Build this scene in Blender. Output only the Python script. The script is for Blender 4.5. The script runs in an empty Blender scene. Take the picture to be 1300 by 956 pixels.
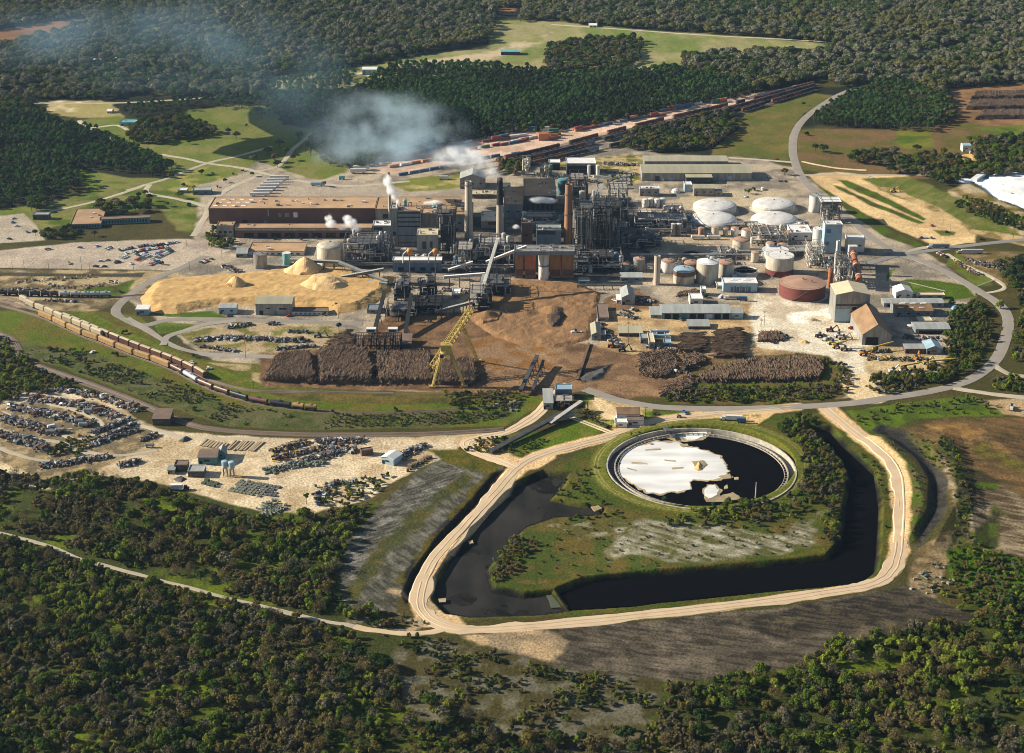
import bpy, math, random
import numpy as np
from mathutils import Vector
random.seed(7)
RNG = np.random.default_rng(11)
SC = bpy.context.scene
COL = SC.collection
# ------------------------------------------------------------------ camera model
FPX, CH, TH = 2100.0, 500.0, math.radians(22.4)
ST, CT = math.sin(TH), math.cos(TH)
def G(px, py, z=0.0):
    u = (px - 650.0) / FPX; v = (py - 478.0) / FPX
    t = (CH - z) / (ST + v * CT)
    return u * t, (CT - v * ST) * t
def mpp(py, z=0.0):
    return (CH - z) / (ST + (py - 478.0) / FPX * CT) / FPX
def dep(py):
    return TH + math.atan((py - 478.0) / FPX)
def hm(hp, py): return hp * mpp(py) / math.cos(dep(py))
def dm(dp, py): return dp * mpp(py) / math.sin(dep(py))
def proj(x, y, z=0.0):
    d = y * CT + (CH - z) * ST
    return 650.0 + FPX * x / d, 478.0 + FPX * ((CH - z) * CT - y * ST) / d
cd = bpy.data.cameras.new('camera'); cam = bpy.data.objects.new('camera', cd); COL.objects.link(cam)
cam.location = (0, 0, CH); cam.rotation_euler = (math.pi / 2 - TH, 0, 0)
cd.sensor_width = 36; cd.sensor_fit = 'HORIZONTAL'; cd.lens = 36 * FPX / 1300.0
cd.clip_start = 5; cd.clip_end = 60000; SC.camera = cam
# ------------------------------------------------------------------ light
SUN_EL = math.radians(25); AZ = math.radians(172)     # direction to the sun: from the left, a little beyond
sdir = Vector((math.cos(AZ) * math.cos(SUN_EL), math.sin(AZ) * math.cos(SUN_EL), math.sin(SUN_EL)))
w = bpy.data.worlds.new('World'); SC.world = w; w.use_nodes = True
nt = w.node_tree; nt.nodes.clear()
sky = nt.nodes.new('ShaderNodeTexSky'); sky.sky_type = 'NISHITA'; sky.sun_disc = False
sky.sun_elevation = SUN_EL; sky.sun_rotation = math.atan2(sdir.x, sdir.y)
sky.air_density = 1.0; sky.dust_density = 0.6
bg = nt.nodes.new('ShaderNodeBackground'); bg.inputs[1].default_value = 0.055
wo = nt.nodes.new('ShaderNodeOutputWorld')
nt.links.new(sky.outputs[0], bg.inputs[0]); nt.links.new(bg.outputs[0], wo.inputs[0])
sl = bpy.data.lights.new('sun', 'SUN'); sl.energy = 5.0; sl.angle = math.radians(0.5); sl.color = (1.0, 0.91, 0.76)
so = bpy.data.objects.new('sun', sl); COL.objects.link(so)
so.rotation_euler = sdir.to_track_quat('Z', 'Y').to_euler(); so.location = (-600, 1500, 900)
SC.view_settings.view_transform = 'Standard'; SC.view_settings.look = 'None'
SC.view_settings.gamma = 1.0; SC.view_settings.exposure = 0.88; SC.view_settings.use_curve_mapping = False
SC.cycles.use_denoising = True; SC.cycles.filter_width = 1.0
SC.cycles.max_bounces = 25; SC.cycles.diffuse_bounces = 1; SC.cycles.glossy_bounces = 2
SC.cycles.transmission_bounces = 2; SC.cycles.volume_bounces = 24; SC.cycles.transparent_max_bounces = 8
# ------------------------------------------------------------------ materials
MATS = {}
def mat(name, c, rough=0.75, c2=None, scale=0.15, var=0.25, metal=0.0, spec=0.3, bump=0.0, detail=4.0, coords='Object', stretch=None):
    if name in MATS: return MATS[name]
    m = bpy.data.materials.new(name); m.use_nodes = True; n = m.node_tree; N = n.nodes; L = n.links
    b = N['Principled BSDF']; b.inputs['Roughness'].default_value = rough; b.inputs['Metallic'].default_value = metal
    b.inputs['Specular IOR Level'].default_value = spec
    tc = N.new('ShaderNodeTexCoord'); no = N.new('ShaderNodeTexNoise'); no.inputs['Scale'].default_value = scale; no.inputs['Detail'].default_value = detail
    src = tc.outputs[coords]
    if stretch:
        mp = N.new('ShaderNodeMapping'); mp.inputs['Scale'].default_value = stretch; L.new(src, mp.inputs[0]); src = mp.outputs[0]
    L.new(src, no.inputs[0])
    rp = N.new('ShaderNodeValToRGB'); rp.color_ramp.elements[0].position = 0.3; rp.color_ramp.elements[1].position = 0.7
    c2 = c2 or tuple(x * (1 - var) for x in c)
    rp.color_ramp.elements[0].color = (*c2, 1); rp.color_ramp.elements[1].color = (*c, 1)
    L.new(no.outputs[0], rp.inputs[0])
    # object-to-object variation
    oi = N.new('ShaderNodeObjectInfo'); mr = N.new('ShaderNodeMapRange'); mr.inputs[3].default_value = 0.88; mr.inputs[4].default_value = 1.12
    L.new(oi.outputs['Random'], mr.inputs[0]); vm = N.new('ShaderNodeVectorMath'); vm.operation = 'SCALE'
    L.new(rp.outputs[0], vm.inputs[0]); L.new(mr.outputs[0], vm.inputs[3]); L.new(vm.outputs[0], b.inputs['Base Color'])
    if bump:
        bp = N.new('ShaderNodeBump'); bp.inputs['Strength'].default_value = 1.0; bp.inputs['Distance'].default_value = bump
        n2 = N.new('ShaderNodeTexNoise'); n2.inputs['Scale'].default_value = scale * 3; n2.inputs['Detail'].default_value = 5
        L.new(src, n2.inputs[0]); L.new(n2.outputs[0], bp.inputs['Height']); L.new(bp.outputs[0], b.inputs['Normal'])
    MATS[name] = m; return m
def leafmat(name, a, b_, transl=0.25):
    m = bpy.data.materials.new(name); m.use_nodes = True; n = m.node_tree; N = n.nodes; L = n.links; N.clear()
    out = N.new('ShaderNodeOutputMaterial'); oi = N.new('ShaderNodeObjectInfo'); ge = N.new('ShaderNodeNewGeometry')
    mx = N.new('ShaderNodeMix'); mx.data_type = 'RGBA'; mx.inputs[6].default_value = (*a, 1); mx.inputs[7].default_value = (*b_, 1)
    L.new(oi.outputs['Random'], mx.inputs[0])
    mr = N.new('ShaderNodeMapRange'); mr.inputs[3].default_value = 0.6; mr.inputs[4].default_value = 1.5
    L.new(ge.outputs['Random Per Island'], mr.inputs[0])
    vm = N.new('ShaderNodeVectorMath'); vm.operation = 'SCALE'; L.new(mx.outputs[2], vm.inputs[0]); L.new(mr.outputs[0], vm.inputs[3])
    d = N.new('ShaderNodeBsdfDiffuse'); t = N.new('ShaderNodeBsdfTranslucent'); ms = N.new('ShaderNodeMixShader'); ms.inputs[0].default_value = transl
    L.new(vm.outputs[0], d.inputs[0]); L.new(vm.outputs[0], t.inputs[0]); L.new(d.outputs[0], ms.inputs[1]); L.new(t.outputs[0], ms.inputs[2]); L.new(ms.outputs[0], out.inputs[0])
    MATS[name] = m; return m
M = dict(
 concrete=mat('concrete', (0.40, 0.36, 0.30), 0.85, c2=(0.22, 0.195, 0.165), scale=0.3, stretch=(1, 1, .2), detail=7),
 concrete_stack=mat('stack concrete', (0.52, 0.44, 0.33), 0.85, c2=(0.36, 0.31, 0.25), scale=0.1, stretch=(1, 1, 0.2)),
 soot=mat('sooty black', (0.02, 0.02, 0.022), 0.8, var=0.4),
 rust_stack=mat('rusty brick stack', (0.38, 0.17, 0.07), 0.85, c2=(0.24, 0.13, 0.08), scale=0.12, stretch=(1, 1, 0.25)),
 white=mat('white paint', (0.72, 0.70, 0.66), 0.55, c2=(0.5, 0.47, 0.42), scale=0.2, stretch=(1, 1, 0.3)),
 white_roof=mat('white sheet roof', (0.78, 0.76, 0.72), 0.5, var=0.15),
 cream=mat('cream tank paint', (0.60, 0.55, 0.44), 0.6, c2=(0.36, 0.30, 0.22), scale=0.18, stretch=(1, 1, 0.3)),
 greymetal=mat('grey sheet metal', (0.33, 0.33, 0.31), 0.5, c2=(0.19, 0.165, 0.14), scale=.45, metal=0.1, stretch=(1, 1, .15), detail=6),
 bluegrey=mat('blue grey cladding', (0.22, 0.26, 0.28), 0.55, c2=(0.13, 0.14, 0.14), scale=.4, stretch=(1, 1, .15), detail=6),
 teal=mat('teal cladding', (0.10, 0.24, 0.26), 0.6, var=0.3),
 tealtank=mat('teal paint', (0.16, 0.42, 0.45), 0.5),
 bluepaint=mat('blue paint', (0.11, 0.20, 0.32), 0.5, c2=(0.08, 0.12, 0.17), scale=.4, stretch=(1, 1, .2)),
 skyblue=mat('pale blue silo paint', (0.35, 0.48, 0.55), 0.5),
 brownclad=mat('brown cladding', (0.17, 0.085, 0.065), 0.7, c2=(0.11, 0.06, 0.05), scale=0.05),
 tanroof=mat('gravel tan roof', (0.46, 0.29, 0.15), 0.9, c2=(0.30, 0.19, 0.11), scale=0.06, detail=8),
 oliveroof=mat('straw sheet roof', (0.40, 0.37, 0.25), 0.6, c2=(0.33, 0.30, 0.21), scale=0.05, stretch=(4, 0.3, 1)),
 creamroof=mat('cream sheet roof', (0.62, 0.52, 0.34), 0.7, var=0.15),
 greyroof=mat('grey sheet roof', (0.36, 0.37, 0.34), 0.6, c2=(0.26, 0.27, 0.25), scale=0.12, stretch=(3, 0.4, 1)),
 brownroof=mat('brown felt roof', (0.22, 0.15, 0.10), 0.85, c2=(0.15, 0.11, 0.09), scale=0.2),
 orangeroof=mat('orange brown roof', (0.33, 0.20, 0.10), 0.8, c2=(0.16, 0.10, 0.06), scale=0.15, stretch=(1,.3,1)),
 orangeclad=mat('orange cladding', (0.44, 0.20, 0.07), 0.65, c2=(0.22, 0.11, 0.05), scale=0.35, stretch=(1, 1, .2)),
 kilnred=mat('rusty kiln shell', (0.42, 0.13, 0.05), 0.7, c2=(0.25, 0.09, 0.05), scale=0.3),
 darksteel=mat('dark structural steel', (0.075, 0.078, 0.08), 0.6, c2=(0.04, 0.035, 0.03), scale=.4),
 steel=mat('weathered steel', (0.17, 0.17, 0.17), 0.55, c2=(0.10, 0.09, 0.085), scale=0.3, metal=0.3),
 palepipe=mat('pale lagged pipe', (0.55, 0.52, 0.46), 0.5, var=0.3),
 glass=mat('dark glass', (0.03, 0.04, 0.05), 0.15, spec=0.6),
 opening=mat('dark doorway', (0.015, 0.017, 0.02), 0.9),
 yellow=mat('yellow crane paint', (0.52, 0.38, 0.09), 0.5, c2=(0.36, 0.26, 0.08), scale=0.4),
 orangepaint=mat('orange paint', (0.70, 0.26, 0.05), 0.5),
 redtank=mat('red oxide tank', (0.20, 0.055, 0.045), 0.7, c2=(0.13, 0.04, 0.035), scale=0.1, stretch=(1, 1, 3)),
 redroof=mat('rust tan tank roof', (0.46, 0.28, 0.19), 0.8, c2=(0.36, 0.21, 0.14), scale=0.08),
 browntank=mat('brown tank band', (0.16, 0.08, 0.05), 0.7),
 blackliq=mat('black liquor', (0.005, 0.005, 0.006), 0.45, spec=0.0),
 timber=mat('log bark', (0.21, 0.13, 0.075), 0.95, c2=(0.09, 0.055, 0.035), scale=0.9, detail=6),
 logend=mat('cut log ends', (0.36, 0.22, 0.12), 0.9, c2=(0.18, 0.11, 0.07), scale=1.5),
 bark=mat('tree bark', (0.10, 0.075, 0.055), 0.95),
 rubber=mat('rubber', (0.015, 0.015, 0.015), 0.8),
 rail=mat('rusty rail', (0.16, 0.11, 0.08), 0.6),
 tarp=mat('blue tarpaulin', (0.12, 0.38, 0.60), 0.5),
)
for nm, c in dict(carwhite=(0.75, 0.75, 0.74), carsilver=(0.45, 0.46, 0.47), carblack=(0.02, 0.02, 0.025), carred=(0.42, 0.03, 0.025), carblue=(0.04, 0.10, 0.28), cartan=(0.42, 0.35, 0.24), cargrey=(0.16, 0.17, 0.18), cargreen=(0.04, 0.14, 0.08), carrust=(0.17, 0.09, 0.055),
    boxorange=(0.52, 0.19, 0.07), boxred=(0.28, 0.075, 0.055), boxblue=(0.08, 0.15, 0.25), boxgreen=(0.09, 0.19, 0.13), boxwhite=(0.70, 0.68, 0.64), boxbrown=(0.15, 0.07, 0.05), boxgrey=(0.22, 0.25, 0.28), hopperorange=(0.40, 0.25, 0.11), hoppercream=(0.50, 0.42, 0.28), tankblack=(0.035, 0.035, 0.04), tankgrey=(0.42, 0.44, 0.46)).items():
    M[nm] = mat(nm + ' paint', c, 0.4, var=0.2, scale=0.4)
# ------------------------------------------------------------------ mesh builder
class MB:
    def __init__(s): s.v = []; s.f = []; s.m = []
    def add(s, v, f, m=0):
        b = len(s.v); s.v += [tuple(p) for p in v]; s.f += [tuple(b + i for i in q) for q in f]; s.m += [m] * len(f); return s
    def box(s, cx, cy, z0, sx, sy, sz, m=0, rot=0.0, tx=1.0, ty=1.0):
        c, n = math.cos(rot), math.sin(rot); v = []
        for z, kx, ky in ((z0, 1, 1), (z0 + sz, tx, ty)):
            for a, b in ((-1, -1), (1, -1), (1, 1), (-1, 1)):
                x, y = a * sx / 2 * kx, b * sy / 2 * ky; v.append((cx + x * c - y * n, cy + x * n + y * c, z))
        return s.add(v, [(3, 2, 1, 0), (4, 5, 6, 7), (0, 1, 5, 4), (1, 2, 6, 5), (2, 3, 7, 6), (3, 0, 4, 7)], m)
    def cyl(s, x, y, z0, r, h, n=24, m=0, r2=None, cap=True):
        r2 = r if r2 is None else r2; v = []
        for z, q in ((z0, r), (z0 + h, r2)):
            for i in range(n):
                a = 2 * math.pi * i / n; v.append((x + q * math.cos(a), y + q * math.sin(a), z))
        f = [(i, (i + 1) % n, n + (i + 1) % n, n + i) for i in range(n)]
        if cap: f += [tuple(range(n - 1, -1, -1)), tuple(range(n, 2 * n))]
        return s.add(v, f, m)
    def lathe(s, x, y, prof, n=40, m=0):
        v = []
        for r, z in prof:
            for i in range(n):
                a = 2 * math.pi * i / n; v.append((x + r * math.cos(a), y + r * math.sin(a), z))
        f = []
        for k in range(len(prof) - 1):
            for i in range(n):
                j = (i + 1) % n; f.append((k * n + i, k * n + j, (k + 1) * n + j, (k + 1) * n + i))
        return s.add(v, f, m)
    def tube(s, p0, p1, r, n=8, m=0, r2=None):
        p0 = Vector(p0); p1 = Vector(p1); d = p1 - p0
        if d.length < 1e-6: return s
        q = d.to_track_quat('Z', 'Y'); v = []; r2 = r if r2 is None else r2
        for p, rr in ((p0, r), (p1, r2)):
            for i in range(n):
                a = 2 * math.pi * (i + .5) / n; v.append(p + q @ Vector((rr * math.cos(a), rr * math.sin(a), 0)))
        f = [(i, (i + 1) % n, n + (i + 1) % n, n + i) for i in range(n)] + [tuple(range(n - 1, -1, -1)), tuple(range(n, 2 * n))]
        return s.add(v, f, m)
    def beam(s, p0, p1, w_, h_=None, m=0):
        h_ = h_ or w_; p0 = Vector(p0); p1 = Vector(p1); d = p1 - p0
        if d.length < 1e-6: return s
        side = d.cross(Vector((0, 0, 1)))
        side = Vector((1, 0, 0)) if side.length < 1e-4 else side.normalized()
        up = side.cross(d).normalized(); v = []
        for p in (p0, p1):
            for a, b in ((-1, -1), (1, -1), (1, 1), (-1, 1)): v.append(p + side * a * w_ / 2 + up * b * h_ / 2)
        return s.add(v, [(3, 2, 1, 0), (4, 5, 6, 7), (0, 1, 5, 4), (1, 2, 6, 5), (2, 3, 7, 6), (3, 0, 4, 7)], m)
    def prism(s, poly, z0, z1, m=0):
        n = len(poly); v = [(x, y, z0) for x, y in poly] + [(x, y, z1) for x, y in poly]
        return s.add(v, [tuple(range(n - 1, -1, -1)), tuple(range(n, 2 * n))] + [(i, (i + 1) % n, n + (i + 1) % n, n + i) for i in range(n)], m)
    def build(s, name, mats, parent=None, loc=None, rot=0.0):
        me = bpy.data.meshes.new(name); me.from_pydata(s.v, [], s.f)
        for k in (mats if isinstance(mats, (list, tuple)) else [mats]): me.materials.append(M[k] if isinstance(k, str) else k)
        if any(s.m): me.polygons.foreach_set('material_index', s.m)
        me.update(); o = bpy.data.objects.new(name, me); COL.objects.link(o)
        if parent: o.parent = parent
        if loc: o.location = loc
        if rot: o.rotation_euler = (0, 0, rot)
        return o
def tag(o, label=None, cat=None, group=None, kind=None):
    if label: o['label'] = label
    if cat: o['category'] = cat
    if group: o['group'] = group
    if kind: o['kind'] = kind
    return o
def thing(name, label, cat, x, y, z=0.0, rot=0.0, group=None):
    o = bpy.data.objects.new(name, None); COL.objects.link(o); o.location = (x, y, z); o.rotation_euler = (0, 0, rot); o.empty_display_size = 1
    return tag(o, label, cat, group)
def dup(root, x, y, z=0.0, rot=0.0, label=None, group=None, scale=None):
    r = root.copy(); COL.objects.link(r); r.location = (x, y, z); r.rotation_euler = (0, 0, rot)
    if label: r['label'] = label
    if group: r['group'] = group
    if scale: r.scale = scale if isinstance(scale, tuple) else (scale,) * 3
    for ch in list(root.children):
        c = ch.copy(); COL.objects.link(c); c.parent = r
        for g in list(ch.children):
            d = g.copy(); COL.objects.link(d); d.parent = c
    return r
# ------------------------------------------------------------------ numpy noise and pixel polygons
def vnoise(x, y, seed=0):
    xi = np.floor(x).astype(np.int64); yi = np.floor(y).astype(np.int64); fx = x - xi; fy = y - yi
    fx = fx * fx * (3 - 2 * fx); fy = fy * fy * (3 - 2 * fy)
    def h(a, b):
        n = (a * 374761393 + b * 668265263 + seed * 1442695041) & 0x7fffffff
        n = ((n ^ (n >> 13)) * 1274126177) & 0x7fffffff
        return ((n ^ (n >> 16)) & 0xffff) / 65535.0
    return (h(xi, yi) * (1 - fx) + h(xi + 1, yi) * fx) * (1 - fy) + (h(xi, yi + 1) * (1 - fx) + h(xi + 1, yi + 1) * fx) * fy
def fbm(x, y, sc, seed=0, oct_=4):
    t = 0; a = 0.5; s = 0
    for k in range(oct_):
        t = t + a * vnoise(x / sc * 2 ** k, y / sc * 2 ** k, seed + k * 17); s += a; a *= 0.5
    return t / s
YK = 2.6
def sdf(X, Y, poly):
    """signed distance (positive inside) in picture units with the ground's foreshortening undone"""
    P = [(a, b * YK) for a, b in poly]; Yk = Y * YK
    d = np.full(X.shape, 1e9); ins = np.zeros(X.shape, bool); n = len(P)
    for i in range(n):
        (x0, y0), (x1, y1) = P[i], P[(i + 1) % n]
        ex, ey = x1 - x0, y1 - y0; L = ex * ex + ey * ey + 1e-9
        t = np.clip(((X - x0) * ex + (Yk - y0) * ey) / L, 0, 1)
        d = np.minimum(d, (X - x0 - t * ex) ** 2 + (Yk - y0 - t * ey) ** 2)
        if y0 != y1:
            c = ((y0 > Yk) != (y1 > Yk)) & (X < (x1 - x0) * (Yk - y0) / (y1 - y0) + x0); ins ^= c
    d = np.sqrt(d); return np.where(ins, d, -d)
def ldist(X, Y, line):
    P = [(a, b * YK) for a, b in line]; Yk = Y * YK; d = np.full(X.shape, 1e9)
    for (x0, y0), (x1, y1) in zip(P[:-1], P[1:]):
        ex, ey = x1 - x0, y1 - y0; L = ex * ex + ey * ey + 1e-9
        t = np.clip(((X - x0) * ex + (Yk - y0) * ey) / L, 0, 1)
        d = np.minimum(d, (X - x0 - t * ex) ** 2 + (Yk - y0 - t * ey) ** 2)
    return np.sqrt(d)
def near(X, Y, poly, pad):
    xs = [p[0] for p in poly]; ys = [p[1] for p in poly]
    return (X > min(xs) - pad) & (X < max(xs) + pad) & (Y > min(ys) - pad) & (Y < max(ys) + pad)
def smooth(line, k=6):
    P = [Vector((a[0], a[1])) for a in line]; out = []
    for i in range(len(P) - 1):
        p0 = P[max(i - 1, 0)]; p1 = P[i]; p2 = P[i + 1]; p3 = P[min(i + 2, len(P) - 1)]
        for j in range(k):
            t = j / k; out.append(0.5 * ((2 * p1) + (p2 - p0) * t + (2 * p0 - 5 * p1 + 4 * p2 - p3) * t * t + (3 * p1 - p0 - 3 * p2 + p3) * t ** 3))
    out.append(P[-1]); return [(p.x, p.y) for p in out]
# ------------------------------------------------------------------ terrain: heights and ground cover
W1 = [(1030,540),(1055,541),(1072,560),(1093,579),(1113,598),(1119,640),(1116,700),(1112,724),(1090,739),(1050,744),(1000,748),(901,758),(840,764),(803,769),(724,774),(706,747),(741,733),(815,725),(889,719),(1000,710),(1050,704),(1067,686),(1072,640),(1077,605),(1068,580),(1045,560),(1022,546)]
W2 = [(690,597),(722,600),(716,617),(702,630),(738,637),(768,642),(765,653),(705,656),(668,668),(645,690),(620,722),(628,745),(665,752),(702,748),(724,775),(690,780),(600,783),(566,778),(550,762),(549,738),(573,700),(618,645),(655,612)]
CC = (890.0, 592.0)
def ell(X, Y): return np.sqrt(((X - CC[0]) / 110.0) ** 2 + ((Y - CC[1]) / 47.0) ** 2)
MAINR = [(1050,518),(1075,540),(1105,563),(1135,592),(1144,625),(1142,690),(1132,725),(1105,742),(1050,752),(950,766),(800,783),(700,793),(620,799),(570,796),(540,780),(534,757),(550,715),(590,668),(630,625),(655,597),(684,579),(730,565),(780,552),(830,536),(890,527),(960,521),(1010,517)]
def hfun(X, Y):
    X = np.asarray(X, float); Y = np.asarray(Y, float); h = np.zeros(X.shape)
    for poly, dz, sl_ in ((W1, -5.0, 9.0), (W2, -3.6, 7.0), ([(511,754),(525,725),(558,680),(598,636),(630,601),(641,597),(612,640),(572,690),(535,735),(518,764)], -2.4, 7.0), ([(1112,532),(1150,545),(1185,575),(1202,615),(1198,655),(1170,690),(1160,680),(1180,650),(1182,610),(1165,580),(1120,550)], -1.8, 12.0)):
        k = near(X, Y, poly, 30)
        if k.any(): h[k] += dz * np.clip(sdf(X[k], Y[k], poly) / sl_ + 0.35, 0, 1)
    e = ell(X, Y); k = e < 1.3
    h = np.where(k, np.where(e < 1.075, -4.2, np.where(e < 1.14, -4.2 + 4.9 * np.clip((e - 1.075) / 0.015, 0, 1), .7 * np.clip((1.30 - e) / 0.16, 0, 1))), h)
    # bank between the wood yard and the railway
    for line, dz, wd in (([(120,400),(200,440),(300,478),(420,505),(560,508),(650,503)], 1.5, 20), ([(1120,560),(1160,600),(1172,640),(1158,680)], 3.0, 26), ([(1195,550),(1212,590),(1215,640),(1185,695)], 3.0, 24), ([(1228,620),(1238,690)], 2.5, 20), ([(1260,560),(1310,600)], 3, 30), ([(440,690),(520,620),(580,590)], 1.2, 40)):
        k = near(X, Y, line, 60)
        if k.any(): h[k] += dz * np.clip(1 - ldist(X[k], Y[k], line) / wd, 0, 1)
    return h
def hz(px, py): return float(hfun(np.array([float(px)]), np.array([float(py)]))[0])
SAND=(0.56,0.43,0.27); SAND2=(0.42,0.32,0.20); PALE=(0.60,0.52,0.40); SOIL=(0.25,0.155,0.08); SOIL2=(0.14,0.09,0.05)
GR=(0.105,0.145,0.028); GR2=(0.15,0.15,0.045); LAWN=(0.165,0.19,0.06); LAWN2=(0.22,0.215,0.095); OL=(0.10,0.095,0.038); OL2=(0.055,0.062,0.025); DK=(0.022,0.021,0.020); DK2=(0.045,0.042,0.038)
ASP=(0.33,0.29,0.24); ASP2=(0.26,0.23,0.19); GRY=(0.13,0.12,0.105); WHT=(0.50,0.47,0.42); DRY=(0.20,0.16,0.06); FOR=(0.030,0.034,0.018)
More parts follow.
